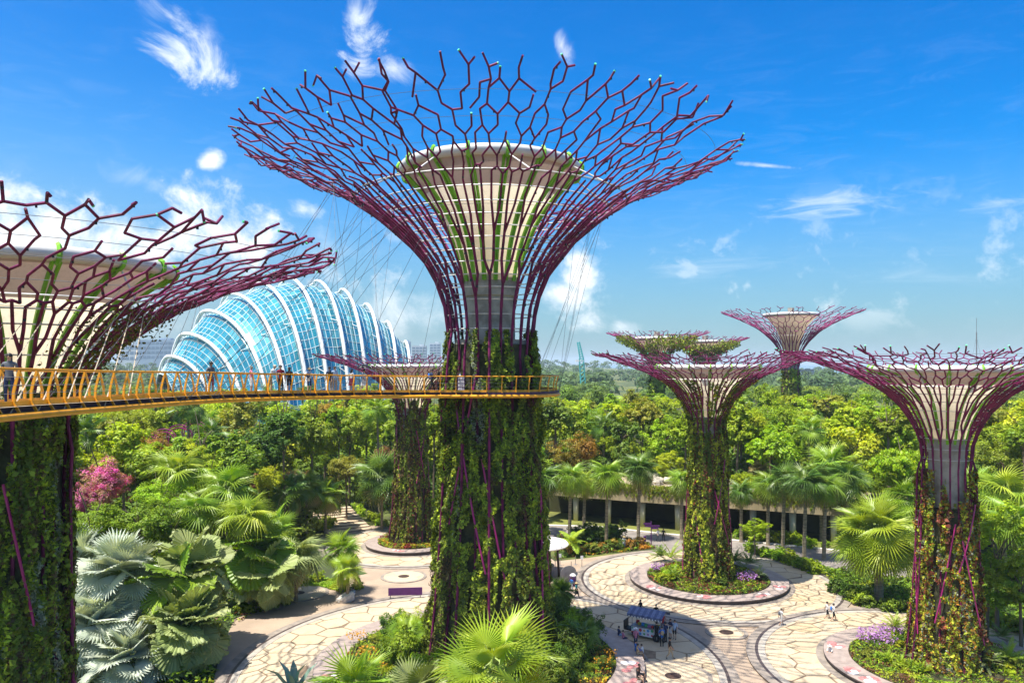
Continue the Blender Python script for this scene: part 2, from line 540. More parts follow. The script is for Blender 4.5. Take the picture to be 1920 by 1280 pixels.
g = MB(); g.quad((-9000, -300, 0), (9000, -300, 0), (9000, 14000, 0), (-9000, 14000, 0))
struct('ground', g, M_GROUND)
g = MB(); g.quad((420, 1500, 0.3), (6000, 1150, 0.3), (8000, 13000, 0.3), (500, 13000, 0.3))
struct('sea', g, M_SEA)

# open floor between the plazas (traced in plan)
floor_px = [(395, 1300), (415, 1215), (440, 1160), (520, 1128), (575, 1100), (640, 1085), (690, 1075), (600, 1040), (585, 1018), (610, 1000), (660, 985), (720, 985),
            (780, 990), (1000, 1020), (1040, 1052), (1100, 1046), (1170, 1036), (1250, 1030), (1330, 1022), (1400, 1030), (1470, 1055), (1530, 1075), (1570, 1105), (1640, 1135), (1760, 1160), (1900, 1195), (1990, 1300)]
floor = [G(*p) for p in floor_px] + [(45, 30), (-28, 30)]
g = MB(); g.prism(ccw(floor), -0.2, 0.02)
struct('plaza_floor', g, M_FLOOR)

road_px_far = [(1010, 985), (1120, 988), (1240, 1001), (1380, 1014), (1545, 1030), (1700, 1048)]
road_px_near = [(1010, 1008), (1120, 1015), (1240, 1030), (1380, 1042), (1545, 1062), (1700, 1085)]
g = MB(); g.prism(ccw([G(*p) for p in road_px_far] + [G(*p) for p in road_px_near][::-1]), -0.2, 0.028)
struct('service_road', g, M_ASPHALT)
g = MB()
g.tube([(*G(*p), 0.08) for p in road_px_far], 0.16, 4)
struct('road_kerb', g, M_KERB)

def clip_circle(poly, c, rad, n=72):
    """clip convex polygon to a circle (as an n-gon)"""
    for k in range(n):
        a = 2 * math.pi * (k + 0.5) / n
        nx, ny = math.cos(a), math.sin(a); d0 = rad * math.cos(math.pi / n)
        out = []
        for i in range(len(poly)):
            p, q = poly[i], poly[(i + 1) % len(poly)]
            dp = (p[0] - c[0]) * nx + (p[1] - c[1]) * ny - d0
            dq = (q[0] - c[0]) * nx + (q[1] - c[1]) * ny - d0
            if dp <= 0: out.append(p)
            if dp * dq < 0:
                t = dp / (dp - dq)
                out.append((p[0] + (q[0] - p[0]) * t, p[1] + (q[1] - p[1]) * t))
        poly = out
        if len(poly) < 3: return []
    return poly

def inset(poly, d):
    """inset a convex ccw polygon by d"""
    n = len(poly); out = []
    for i in range(n):
        p, a, b = Vector(poly[i]), Vector(poly[i - 1]), Vector(poly[(i + 1) % n])
        e1, e2 = (p - a), (b - p)
        if e1.length < 1e-4 or e2.length < 1e-4: continue
        e1.normalize(); e2.normalize()
        n1, n2 = Vector((-e1.y, e1.x)), Vector((-e2.y, e2.x))
        m = n1 + n2
        if m.length < 1e-4: continue
        m.normalize()
        k = d / max(0.35, m.dot(n1))
        out.append(tuple(p + m * k))
    return out

def plaza(name, cx, cy, r_in, r_out, seed, cell=1.5, rot=0.3, joint=0.075, holes=(), lift=0.0):
    """round court paved with irregular stone slabs, each slab a piece of its own; granite bands inside and out"""
    rnd = random.Random(seed)
    g = MB()
    base = [(cx + (r_out + 1.5) * math.cos(2 * math.pi * k / 96), cy + (r_out + 1.5) * math.sin(2 * math.pi * k / 96)) for k in range(96)]
    g.prism(base, -0.1, 0.034 + lift)
    root = struct(name, g, M_JOINT)
    jit = {}
    def vtx(x, y):
        key = (round(x * 50), round(y * 50))
        if key not in jit:
            jit[key] = (x + rnd.uniform(-0.31, 0.31), y + rnd.uniform(-0.31, 0.31))
        return jit[key]
    h = cell; co, si = math.cos(rot), math.sin(rot)
    nx = int((r_out + 2) / (1.5 * h)) + 2
    for i in range(-nx, nx + 1):
        for j in range(-nx, nx + 1):
            x = 1.5 * h * i; y = math.sqrt(3) * h * (j + 0.5 * (i % 2))
            if math.hypot(x, y) > r_out + h or math.hypot(x, y) < r_in - h: continue
            hexa = []
            for k in range(6):
                a = math.pi / 3 * k
                vx, vy = vtx(x + h * math.cos(a), y + h * math.sin(a))
                hexa.append((cx + (vx * co - vy * si) * 1.12, cy + (vx * si + vy * co) * 0.94))
            poly = clip_circle(hexa, (cx, cy), r_out + 0.05)
            if len(poly) < 3: continue
            poly = inset(poly, joint)
            if len(poly) < 3: continue
            ar = 0.5 * sum(poly[q][0] * poly[(q + 1) % len(poly)][1] - poly[(q + 1) % len(poly)][0] * poly[q][1] for q in range(len(poly)))
            if ar < 0.25: continue
            if any(math.hypot(sum(p[0] for p in poly) / len(poly) - hx, sum(p[1] for p in poly) / len(poly) - hy) < hr * 0.7 for hx, hy, hr in holes): continue
            ox = sum(p[0] for p in poly) / len(poly); oy = sum(p[1] for p in poly) / len(poly)
            m = MB(); m.prism([(p[0] - ox, p[1] - oy) for p in poly], -0.04, 0.03 + rnd.uniform(-0.004, 0.006))
            m.build('paving_slab', M_SLAB, root, loc=(ox, oy, 0.03 + lift))
    # bands: grey ring + dark line + grey ring outside, narrow ring inside
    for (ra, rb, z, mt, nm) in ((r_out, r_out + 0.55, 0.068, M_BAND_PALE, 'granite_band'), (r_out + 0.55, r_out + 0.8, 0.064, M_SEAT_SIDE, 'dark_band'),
                                (r_out + 0.8, r_out + 1.5, 0.068, M_BAND, 'granite_band'), (r_in - 1.0, r_in + 0.55, 0.072, M_BAND, 'granite_band')):
        z += lift; b = MB(); b.lathe([(rb, 0.0), (rb, z), (ra, z), (ra, 0.0)], 96, (cx, cy))
        b.build(nm, mt, root)
    return root

def planter(name, label, cx, cy, r_in, r_out, seed, h=0.5, mosaics=3, soil=0.1):
    """raised stone ring that doubles as a bench, filled with soil"""
    rnd = random.Random(seed)
    root = tag(empty(name, (cx, cy, 0)), label, 'planter')
    s = MB(); s.lathe([(r_out - 0.12, 0.0), (r_out - 0.12, h - 0.14), (r_out, h - 0.1), (r_out, h - 0.03), (r_out - 0.03, h)], 120)
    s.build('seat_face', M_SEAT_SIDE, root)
    n = 24
    for k in range(n):
        a0, a1 = 2 * math.pi * k / n + 0.0012, 2 * math.pi * (k + 1) / n - 0.0012
        t = MB(); t.lathe([(r_out - 0.03, h - 0.02), (r_out - 0.03, h + 0.002), (r_in, h + 0.03), (r_in, 0.0)], 5, m=0, a0=a0, a1=a1)
        t.build('seat_slab', M_SEAT, root)
    for a in mosaics:
        a = R(a)
        for q in range(6):
            rr = rnd.uniform(r_in + 0.45, r_out - 0.55); aa = a + rnd.uniform(-1.0, 1.0) / r_out
            sz = rnd.uniform(0.22, 0.5)
            pts = [(rr * math.cos(aa) + sz * math.cos(b) * rnd.uniform(0.7, 1), rr * math.sin(aa) + sz * math.sin(b) * rnd.uniform(0.7, 1)) for b in [2 * math.pi * w / 7 for w in range(7)]]
            t = MB(); t.prism(pts, h - 0.02, h + 0.036 + 0.004 * q)
            t.build('mosaic_inlay', M_MOSAIC_RED if q % 3 else M_MOSAIC_WHITE, root)
    b = MB()
    b.lathe([(r_in + 0.02, h - 0.06), (r_in * 0.6, h + soil), (0.05, h + soil * 1.6)], 48)
    b.build('soil', M_SOIL, root)
    return root

# supertree centres (plan)
T_MAIN = (-1.7, 61.6)
C_MAIN = (-2.5, 61.4)
T_MID = ((1327 - 960) / F * 84.0, 84.0)
T_RIGHT = ((1775 - 960) / F * 60.0, 60.0)
T_BACK = ((772 - 960) / F * 101.0, 101.0)
T_LEFT = (-27.6, 43.0)

H_A = G(1262, 1268); H_B = G(757, 1081); H_C = G(560, 1112)
plaza('main_plaza', *C_MAIN, 12.9, 18.4, 3, holes=((H_A[0], H_A[1], 3.0),))
plaza('middle_plaza', *T_MID, 8.4, 12.9, 5, lift=0.045)
plaza('right_plaza', *T_RIGHT, 8.9, 13.4, 7, rot=0.8, lift=0.09)
plaza('back_plaza', *T_BACK, 6.0, 10.4, 9, rot=0.1)
planter('stone_planter', 'widest grey stone bench planter, around the tallest vine-clad tower in front', *C_MAIN, 10.7, 12.9, 1, h=0.52, mosaics=(-10, -25, -42, 200))
planter('stone_planter', 'round stone bench planter with purple flowers in the middle of its own paved court', *T_MID, 6.5, 8.4, 2, mosaics=(-150, -105, -60, -30))
planter('stone_planter', 'round stone bench planter at lower right under the reddish vine-clad tower', *T_RIGHT, 7.0, 8.9, 3, mosaics=(-160, 150, 190))
planter('stone_planter', 'smallest round stone bench planter, behind and left of the tallest tower', *T_BACK, 4.4, 6.0, 4, mosaics=(-100,))

def drain(label, c, rad):
    root = tag(empty('drain_court', (c[0], c[1], 0)), label, 'drain cover', 'round drain courts')
    a = MB(); a.lathe([(rad + 0.35, 0.03), (rad + 0.35, 0.078), (rad, 0.078)], 48); a.build('dark_ring', M_BAND, root)
    a = MB(); a.prism([(rad * math.cos(2 * math.pi * k / 48), rad * math.sin(2 * math.pi * k / 48)) for k in range(48)], 0.03, 0.081); a.build('pale_disc', M_SLAB, root)
    a = MB(); a.lathe([(0.62, 0.05), (0.62, 0.092), (0.5, 0.098), (0.02, 0.098)], 24); a.build('iron_cover', M_IRON, root)
drain('pale round paving disc with iron cover near the sitting women, lower centre', H_A, 2.6)
drain('pale round paving disc with iron cover left of the tallest tower', H_B, 2.2)
drain('pale round paving disc with iron cover half shaded beside fan palms', H_C, 2.7)
drain('plain cream disc with cover between the two right-hand paved courts', G(1362, 1186), 1.5)

# ------------------------------------------------------------------ the vine-clad steel tower trees
class Profile:
    """outer skin as r(s), z(s) along its length"""
    def __init__(self, pts):
        z = np.array([p[0] for p in pts], float); r = np.array([p[1] for p in pts], float)
        seg = np.hypot(np.diff(z), np.diff(r)); s = np.concatenate([[0], np.cumsum(seg)])
        # Catmull-Rom densify
        S = np.linspace(0, s[-1], 400)
        def cr(y):
            m = np.gradient(y, s)
            k = np.clip(np.searchsorted(s, S, 'right') - 1, 0, len(s) - 2)
            h = s[k + 1] - s[k]; t = (S - s[k]) / h
            return ((2 * t**3 - 3 * t**2 + 1) * y[k] + (t**3 - 2 * t**2 + t) * h * m[k] + (-2 * t**3 + 3 * t**2) * y[k + 1] + (t**3 - t**2) * h * m[k + 1])
        self.R, self.Z = cr(r), cr(z)
        self.S = np.concatenate([[0], np.cumsum(np.hypot(np.diff(self.R), np.diff(self.Z)))])
        self.len = self.S[-1]
    def rz(self, s):
        return float(np.interp(s, self.S, self.R)), float(np.interp(s, self.S, self.Z))
    def s_at_z(self, z):
        return float(np.interp(z, self.Z, self.S))
    def pt(self, th, s, off=0.0):
        r, z = self.rz(s)
        r += off
        return Vector((r * math.cos(th), r * math.sin(th), z))


def lattice_crown(pr, n0, s0, s_end, D, rnd):
    """steel crown: upright stems that fork once, then an irregular long-celled honeycomb with loose tips.
    returns for each stem a list of (p, q, radius_p, radius_q, is_tip)"""
    out = [[] for _ in range(n0)]
    r0, r1, jz = D['r0'], D['r1'], D.get('jz', 0.2)
    step = 2 * math.pi / n0
    def rad(s):
        return r0 + (r1 - r0) * min(1.0, max(0.0, (s - s0) / (s_end - s0) * 1.6))
    def P(th, s, up=0.0):
        p = pr.pt(th, min(s, s_end)); k = max(0.0, (s - s0) / (s_end - s0))
        if s > s_end: 
            q = pr.pt(th, s_end - 0.5); p = p + (p - q) * ((s - s_end) / 0.5)
        p.z += rnd.uniform(-jz, jz) * k + up
        return p
    def own(th):
        return int(math.floor(th / step + 0.5)) % n0
    s_h = pr.s_at_z(D['fork_z'])                    # where the honeycomb begins
    cols = 4 * n0
    starts = []
    s_m = s0 + (s_h - s0) * 0.55
    for k in range(n0):
        th = step * k + rnd.uniform(-0.06, 0.06) * step
        sf = s0 + (s_h - s0) * rnd.uniform(0.10, 0.34)
        seg = [P(th, s0 + (sf - s0) * t) for t in (0.0, 0.5, 1.0)]
        for a, b in zip(seg, seg[1:]): out[k].append((a, b, rad(s0), rad(sf), False))
        for c in (-1, 1):
            tc = step * (k + 0.25 * c) + rnd.uniform(-0.05, 0.05) * step
            sm = sf + (s_m - sf) * rnd.uniform(0.35, 0.6); s2 = s_m + rnd.uniform(-0.12, 0.12) * (s_h - s0)
            m_, e_ = P(tc, sm), P(tc + rnd.uniform(-0.03, 0.03) * step, s2)
            out[k].append((seg[-1], m_, rad(sf), rad(sm), False)); out[k].append((m_, e_, rad(sm), rad(s2), False))
            for c2 in (-1, 1):
                t2 = step * (k + 0.25 * c + 0.125 * c2) + rnd.uniform(-0.03, 0.03) * step
                s3 = s2 + (s_h - s2) * rnd.uniform(0.35, 0.6); sh = s_h + rnd.uniform(-0.4, 0.4) * D['cell']
                p3, p4 = P(t2, s3), P(t2, sh)
                out[k].append((e_, p3, rad(s2), rad(s3), False)); out[k].append((p3, p4, rad(s3), rad(sh), False))
                starts.append((t2, sh, p4))
    nodes = starts; cw = 2 * math.pi / cols
    s = s_h; row = 0
    while s < s_end - 0.55 * D['cell']:
        ds = D['cell'] * rnd.uniform(0.92, 1.08) * (1.0 if row else 0.8)
        # zig-zag: each node reaches to the gaps on both sides; some arms missing
        mid = []
        for c in range(cols):
            th = nodes[c][0] + cw * 0.5 + rnd.uniform(-0.16, 0.16) * cw
            sm = s + ds * (0.46 + rnd.uniform(-0.16, 0.16))
            mid.append((th, sm, P(th, sm)))
        for c in range(cols):
            th, sm, p = mid[c]
            a, b = nodes[c], nodes[(c + 1) % cols]
            kill = rnd.random()
            keep_a, keep_b = kill > 0.18, not (0.18 < kill < 0.36)
            for flag, q in ((keep_a, a), (keep_b, b)):
                if flag: out[own(th)].append((q[2], p, rad(sm), rad(sm), False))
        nxt = []
        last = s + 2 * ds > s_end - 0.6 * D['cell']
        for c in range(cols):
            th = mid[c][0] + rnd.uniform(-0.12, 0.12) * cw
            sn = s + ds * (1.0 + rnd.uniform(-0.14, 0.14))
            p = P(th, sn)
            stop = rnd.random() < 0.06 and row > 0
            if stop:
                q = P(th, (mid[c][1] + sn) / 2, 0.15 * D['cell']); out[own(th)].append((mid[c][2], q, rad(sn), rad(sn), True))
            else:
                out[own(th)].append((mid[c][2], p, rad(sn), rad(sn), False))
            nxt.append((th, sn, p))
        nodes = nxt; s += ds; row += 1
    # loose tips: single spurs or small forks
    for th, sn, p in nodes:
        if rnd.random() < 0.5:
            for q in (-1, 1):
                e = P(th + q * cw * rnd.uniform(0.22, 0.42), s_end + rnd.uniform(-0.35, 0.3) * D['cell'] * 0.6, rnd.uniform(0, 0.1) * D['cell']); out[own(th)].append((p, e, r1, r1, True))
        else:
            e = P(th + cw * rnd.uniform(-0.2, 0.2), s_end + rnd.uniform(-0.35, 0.35) * D['cell'] * 0.6); out[own(th)].append((p, e, r1, r1, True))
    # every bar must hang on its own stem: move strays to a neighbour they touch, drop what floats
    def key(p): return (round(p.x, 3), round(p.y, 3), round(p.z, 3))
    kept = [[] for _ in range(n0)]; seen = [set() for _ in range(n0)]; stray = []
    for k in range(n0):
        seen[k].add(key(out[k][0][0])); todo = out[k]
        while True:
            rest = []
            for e in todo:
                if key(e[0]) in seen[k] or key(e[1]) in seen[k]:
                    kept[k].append(e); seen[k].update((key(e[0]), key(e[1])))
                else: rest.append(e)
            if len(rest) == len(todo): break
            todo = rest
        stray += [(k, e) for e in rest]
    while True:
        rest = []
        for k, e in stray:
            for q in (k, (k + 1) % n0, (k - 1) % n0):
                if key(e[0]) in seen[q] or key(e[1]) in seen[q]:
                    kept[q].append(e); seen[q].update((key(e[0]), key(e[1]))); break
            else: rest.append((k, e))
        if len(rest) == len(stray): break
        stray = rest
    return kept


def supertree(name, label, loc, D, seed, near=True):
    rnd = random.Random(seed); rng = np.random.default_rng(seed)
    root = tag(empty(name, (loc[0], loc[1], 0), D.get('rot', 0.0)), label, 'tree tower')
    pr = Profile(D['skin'])
    steel = D.get('steel', M_STEEL)
    # inner concrete core and the dark planting panels
    c = MB()
    rc = D['core']
    zc = D['cup'][0][0]
    prof = [(rc, 0.0), (rc, D['core_split'])]
    if D.get('collar'): prof += [(rc * 1.45, D['core_split'] + 0.05), (rc * 1.45, D['core_split'] + 1.3 * D['k']), (rc, D['core_split'] + 1.35 * D['k'])]
    prof += [(rc, zc - 1.2 * D['k']), (rc * 1.08, zc - 1.15 * D['k']), (rc * 1.08, zc + 0.4)]
    c.lathe(prof, 40 if near else 16)
    c.build('core', M_CONC, root)
    if D.get('panel_top'):
        p = MB(); pts = [z for z in np.linspace(0, D['panel_top'], 14)]
        p.lathe([(pr.rz(pr.s_at_z(z))[0] - 0.32 * D['k'], z) for z in pts] + [(rc, D['panel_top'] + 0.2)], 40 if near else 20)
        p.build('planting_panel', M_CONC_DARK, root)
    # membrane cup with rim tube, lime ribs and hatches
    cup = MB(); nn = 96 if near else 40
    cp = D['cup']
    zz = np.linspace(0, 1, 22)
    cz = np.array([q[0] for q in cp], float); cr = np.array([q[1] for q in cp], float)
    par = np.linspace(0, 1, len(cp))
    def cupz(t):
        return float(np.interp(t, par, cz)), float(np.interp(t, par, cr))
    cprof = []
    for t in zz:
        z, r = cupz(t); cprof.append((r, z))
    k_up = 13
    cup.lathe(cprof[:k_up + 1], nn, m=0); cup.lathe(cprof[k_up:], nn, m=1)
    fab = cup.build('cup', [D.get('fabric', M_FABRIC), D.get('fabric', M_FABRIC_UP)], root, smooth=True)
    zr, rr = cp[-1]
    tb = D.get('rim', 0.42) * D['k']
    rim = MB(); rim.tube([((rr) * math.cos(2 * math.pi * q / nn), rr * math.sin(2 * math.pi * q / nn), zr + tb * 0.5) for q in range(nn)], tb, 8, closed=True)
    rim.build('rim_tube', M_RIMTUBE, fab, smooth=True)
    zf, rf = cupz(0.04)
    top = MB(); top.lathe([(rf - 0.05, zf), (0.05, zf)], nn); top.build('cup_floor', M_RIMTUBE, fab)
    if D.get('ribs'):
        nr = D['ribs']
        for k in range(nr):
            th = 2 * math.pi * (k + 0.5) / nr
            b = MB()
            for sgn in (-1, 1):
                pts = []
                for t in np.linspace(0, 1, 12):
                    z, r = cupz(t); z2, r2 = cupz(min(1, t + 0.03)); z1, r1 = cupz(max(0, t - 0.03))
                    nx, nz = (z2 - z1), -(r2 - r1); ln = math.hypot(nx, nz)
                    rr_ = r + nx / ln * 0.10 * D['k']; zz_ = z + nz / ln * 0.10 * D['k']
                    da = sgn * (0.06 + 0.12 * t) * D['k'] / max(r, 0.5)
                    pts.append((rr_ * math.cos(th + da), rr_ * math.sin(th + da), zz_))
                b.tube(pts, [0.11 * D['k']] * len(pts), 4)
            o = b.build('cup_rib', M_GREENRIB, fab)
            h = MB()     # lime saddle that clasps the rim tube
            arc = []
            for a in np.linspace(-2.6, 1.2, 9):
                q = tb * 1.22
                arc.append(((rr + q * math.cos(a) * 1.0) * math.cos(th), (rr + q * math.cos(a)) * math.sin(th), zr + tb * 0.5 + q * math.sin(a)))
            h.tube(arc, 0.13 * D['k'], 4)
            h.build('rim_saddle', M_GREENRIB, fab)
            if near and k % 2 == 0:
                sdl = MB(); q = Vector((rr * math.cos(th), rr * math.sin(th), zr))
                sk = pr.pt(th + 0.1, pr.s_at_z(zr - 2.2 * D['k']))
                sdl.tube([q, sk], 0.06 * D['k'], 5); sdl.build('strut', M_RIMTUBE, root)
        for k in range(3):
            h = MB(); a = rnd.uniform(0, 6.28)
            h.box((rr * 0.75 * math.cos(a), rr * 0.75 * math.sin(a), zr - 0.1), (1.6 * D['k'], 0.8 * D['k'], 0.9 * D['k']), a)
            h.build('roof_hatch', M_DARK if k else M_GREENRIB, fab)
    # steel stems
    n0 = D['stems']; s0 = pr.s_at_z(D['waist']); s_end = pr.len
    proud = set(rnd.sample(range(n0), max(3, n0 // 6)))
    crown = lattice_crown(pr, n0, s0, s_end, D, rnd)
    for k in range(n0):
        th = 2 * math.pi * k / n0
        b = MB(); n = 6 if near else 4
        # lower part: upright bar from the ground to the waist
        low = [pr.pt(th, s, 0.27 if k in proud else -0.2) for s in np.linspace(0.0, s0 * 0.93, 12)] + [pr.pt(th, s0)]
        b.tube(low, D['r0'] * 0.8, n)
        for p, q, ra, rb, tip in crown[k]:
            b.tube([p, q], [ra, rb], n, 0)
            d = (q - p).normalized()
            if tip and near and rnd.random() < 0.45:
                b.tube([q - d * 0.02, q + d * D['r1'] * 0.7], D['r1'] * 1.05, n, 1)
            if near and rnd.random() < D.get('fit', 0.35):
                c = p.lerp(q, rnd.uniform(0.2, 0.8))
                b.box((c.x, c.y, c.z - ra * 1.5), (ra * 1.3, ra * 1.3, ra * 1.6), th, 2)
        b.build('stem', [steel, M_CAP, M_DARK] if near else [steel], root)
    # diagonal braces on the trunk
    for k in range(D.get('braces', 0)):
        th = 2 * math.pi * (k + rnd.random()) / D['braces']; dth = rnd.choice((-1, 1)) * rnd.uniform(0.35, 0.8)
        za = rnd.uniform(0.0, D['waist'] * 0.55); zb = za + D['waist'] * rnd.uniform(0.3, 0.5)
        pts = [pr.pt(th + dth * t, pr.s_at_z(za + (zb - za) * t), 0.22) for t in np.linspace(0, 1, 7)]
        b = MB(); b.tube(pts, D['r0'] * 0.62, 5); b.build('trunk_brace', M_MAGENTA if near else steel, root)
    # ring cables
    zw = D['waist']
    for k, z in enumerate(D['rings']):
        s = pr.s_at_z(z); r, _ = pr.rz(s)
        r -= D['r0'] * 0.6
        b = MB(); b.tube([(r * math.cos(2 * math.pi * q / 64), r * math.sin(2 * math.pi * q / 64), z) for q in range(64)], 0.045 * D['k'] if near else 0.03, 4, closed=True)
        b.build('ring_cable', M_WIRE, root)
    if near:
        for f in (0.45, 0.58, 0.7, 0.8, 0.9):
            s = s0 + (s_end - s0) * f; r, z = pr.rz(s)
            b = MB(); b.tube([((r) * math.cos(2 * math.pi * q / 72), r * math.sin(2 * math.pi * q / 72), z) for q in range(72)], 0.016, 3, closed=True)
            b.build('ring_cable', M_WIRE_DARK, root)
    if D.get('vines'):
        vines(root, pr, D, rng)
    return root, pr


M_VINE = leafmat('climbing_plants', (1, 1, 1), (0.85, 0.85, 0.85), 0.22, 0.55, 0.2, 0.0, 0.0)
def vines(root, pr, D, rng):
    """one cover of climbing plants on the trunk: uncountable leaves in vertical streaks of different species"""
    V = D['vines']; n = V['n']
    u = rng.random(n); z = V['z0'] + (V['z1'] - V['z0']) * rng.random(n) ** V.get('bias', 1.0)
    t = (z - V['z0']) / (V['z1'] - V['z0'])
    den = 0.65 * vnoise(u, t, V.get('cols', 34), 5, rng) + 0.35 * vnoise(u, t, 60, 24, rng)
    keep = den > V.get('cut', 0.36) + 0.25 * np.clip((t - 0.8) / 0.2, 0, 1)
    u, z, t, den = u[keep], z[keep], t[keep], den[keep]
    n = len(u)
    th = 2 * np.pi * u
    s = np.interp(z, pr.Z, pr.S); r = np.interp(s, pr.S, pr.R)
    bulge = (0.9 * vnoise(u, t, V.get('cols', 34), 10, rng) + 0.6 * vnoise(u, t, 80, 50, rng) - 0.62) * V.get('bulge', 0.55)
    r = r + bulge + rng.normal(0, 0.05, n)
    P = np.stack([r * np.cos(th), r * np.sin(th), z], 1)
    N = norm(np.stack([np.cos(th), np.sin(th), np.full(n, 0.45)], 1) + rng.normal(0, 0.55, (n, 3)))
    sp = 0.7 * vnoise(u, t, V.get('cols', 34), 4, rng) + 0.3 * vnoise(u, t, 50, 16, rng) + rng.normal(0, 0.05, n)
    pal = np.array(V['pal'], float)
    idx = np.clip(((sp - 0.2) / 0.6 * len(pal)).astype(int), 0, len(pal) - 1)
    big = rng.uniform(0.75, 1.9, len(pal))[idx]; wide = rng.uniform(0.35, 0.75, len(pal))[idx]
    L = V.get('leaf', 0.42) * big * (0.6 + 0.8 * rng.random(n))
    Q = leaf_quads(P, N, L, L * wide, rng, 0.6)
    clump = 0.55 + 0.9 * vnoise(u, t, 70, 40, rng)
    col = pal[idx] * (clump * (0.6 + 0.8 * rng.random(n)))[:, None]
    o = link('vine_cover', quads_mesh('vine_cover', Q, M_VINE, col), root)
    kind(o, 'stuff')

G_DK, G_MD, G_LT, G_YL = (0.14, 0.19, 0.025), (0.24, 0.31, 0.03), (0.37, 0.46, 0.03), (0.52, 0.53, 0.04)
V_RED, V_GRY, V_ORG, V_BRN = (0.22, 0.06, 0.035), (0.26, 0.29, 0.19), (0.42, 0.19, 0.02), (0.13, 0.09, 0.035)

D_MAIN = dict(k=1.0, collar=True, core=1.95, core_split=24.3, panel_top=25.2, waist=26.2, stems=24, fork_z=36.4, cell=2.0, r0=0.135, r1=0.066, jz=0.3, fit=0.22, xlink=0.55, ribs=16, braces=8,
              skin=[(0, 5.2), (5, 4.6), (12, 4.05), (22, 3.62), (27.2, 3.5), (29.2, 3.95), (31.5, 5.1), (34.2, 7.6), (36.0, 9.9), (37.6, 12.6), (38.8, 15.7), (40.4, 19.4)],
              cup=[(30.2, 2.1), (31.8, 2.4), (33.6, 3.0), (35.3, 3.85), (36.6, 4.85), (37.6, 5.7), (38.4, 6.5), (38.75, 6.85)],
              rings=[26.4, 27.5, 28.6, 29.5, 30.4, 31.3, 32.1, 32.9, 33.6, 34.3, 35.0, 35.8, 36.6],
              vines=dict(n=130000, z0=0.2, z1=26.3, cut=0.33, cols=44, leaf=0.21, bulge=1.0, pal=[V_BRN, G_DK, G_MD, G_DK, G_LT, G_MD, G_YL, G_DK, V_BRN, G_MD, V_GRY]))
D_SMALL = dict(k=0.62, core=1.25, core_split=15.0, panel_top=12.5, waist=16.6, stems=18, fork_z=22.0, cell=1.5, r0=0.088, r1=0.05, jz=0.16, fit=0.12, xlink=0.45, ribs=16, braces=10,
               skin=[(0, 2.75), (4, 2.35), (9, 2.0), (15, 1.85), (17.4, 1.8), (19.2, 2.5), (20.8, 3.6), (22.2, 5.5), (23.3, 7.9), (24.1, 10.2), (24.8, 12.5)],
               cup=[(17.6, 1.25), (19.0, 1.6), (20.4, 2.2), (21.6, 3.1), (22.4, 4.0), (23.0, 4.8), (23.2, 5.3)],
               rings=[16.4, 17.2, 18.0, 18.8, 19.5, 20.2, 20.9, 21.5, 22.1],
               vines=dict(n=45000, z0=0.4, z1=15.2, cut=0.33, cols=26, leaf=0.22, bulge=0.6, pal=[V_BRN, G_MD, G_LT, G_DK, G_YL, G_MD, V_BRN, G_LT, V_RED, G_DK]))
D_LEFT = dict(k=0.95, core=1.7, core_split=20.2, panel_top=20.5, waist=20.4, stems=20, fork_z=26.4, cell=1.8, r0=0.12, r1=0.064, jz=0.22, fit=0.22, xlink=0.3, ribs=16, braces=14,
              skin=[(0, 2.8), (6, 2.65), (12, 2.55), (19, 2.6), (21.5, 2.8), (23.4, 3.9), (25.2, 5.9), (26.8, 8.3), (28.0, 10.9), (29.0, 13.6), (30.1, 17.2)],
              cup=[(21.5, 1.8), (23.2, 2.5), (24.8, 3.4), (26.2, 4.5), (27.4, 5.8), (28.4, 7.1), (28.9, 7.8)],
              rings=[21.0, 21.8, 22.6, 23.4, 24.2, 25.0, 25.7, 26.4, 27.0],
              vines=dict(n=85000, z0=0.2, z1=22.3, cut=0.33, cols=34, leaf=0.2, bulge=0.6, pal=[V_BRN, G_DK, G_DK, G_MD, V_BRN, G_DK, G_LT, G_DK, V_GRY]))

def dcopy(D):
    d = dict(D); d['vines'] = dict(D['vines'])
    return d
def variant(D, **kw):
    d = dcopy(D)
    v = kw.pop('vines', None)
    d.update(kw)
    if v: d['vines'].update(v)
    return d

tree_main, PR_MAIN = supertree('tower_tree', 'tallest maroon steel tower tree with wide branching crown, green-vined trunk, in the centre', T_MAIN, D_MAIN, 11)
tree_left, PR_LEFT = supertree('tower_tree', 'maroon steel tower tree cut off by the left edge, behind the orange walkway', T_LEFT, variant(D_LEFT, rot=0.2), 12)
tree_mid, PR_MID = supertree('tower_tree', 'steel tower tree right of centre, trunk rising from the purple-flowered planter', T_MID, variant(D_SMALL, vines=dict(z1=22.0, bias=1.1, n=55000)), 13)
tree_right, PR_RIGHT = supertree('tower_tree', 'steel tower tree at far right with red and yellow leaves low on its trunk', T_RIGHT,
                                 variant(D_SMALL, rot=0.5, vines=dict(z1=15.6, n=80000, leaf=0.17, bias=1.25, pal=[V_BRN, V_RED, G_MD, V_ORG, G_DK, G_LT, V_RED, V_GRY, V_ORG, G_MD, G_YL, V_RED])), 14)
tree_back, PR_BACK = supertree('tower_tree', 'low-crowned steel tower tree directly behind the walkway, left of the tallest trunk', T_BACK, variant(D_SMALL, rot=0.9, vines=dict(n=44000, z1=19.0)), 15)

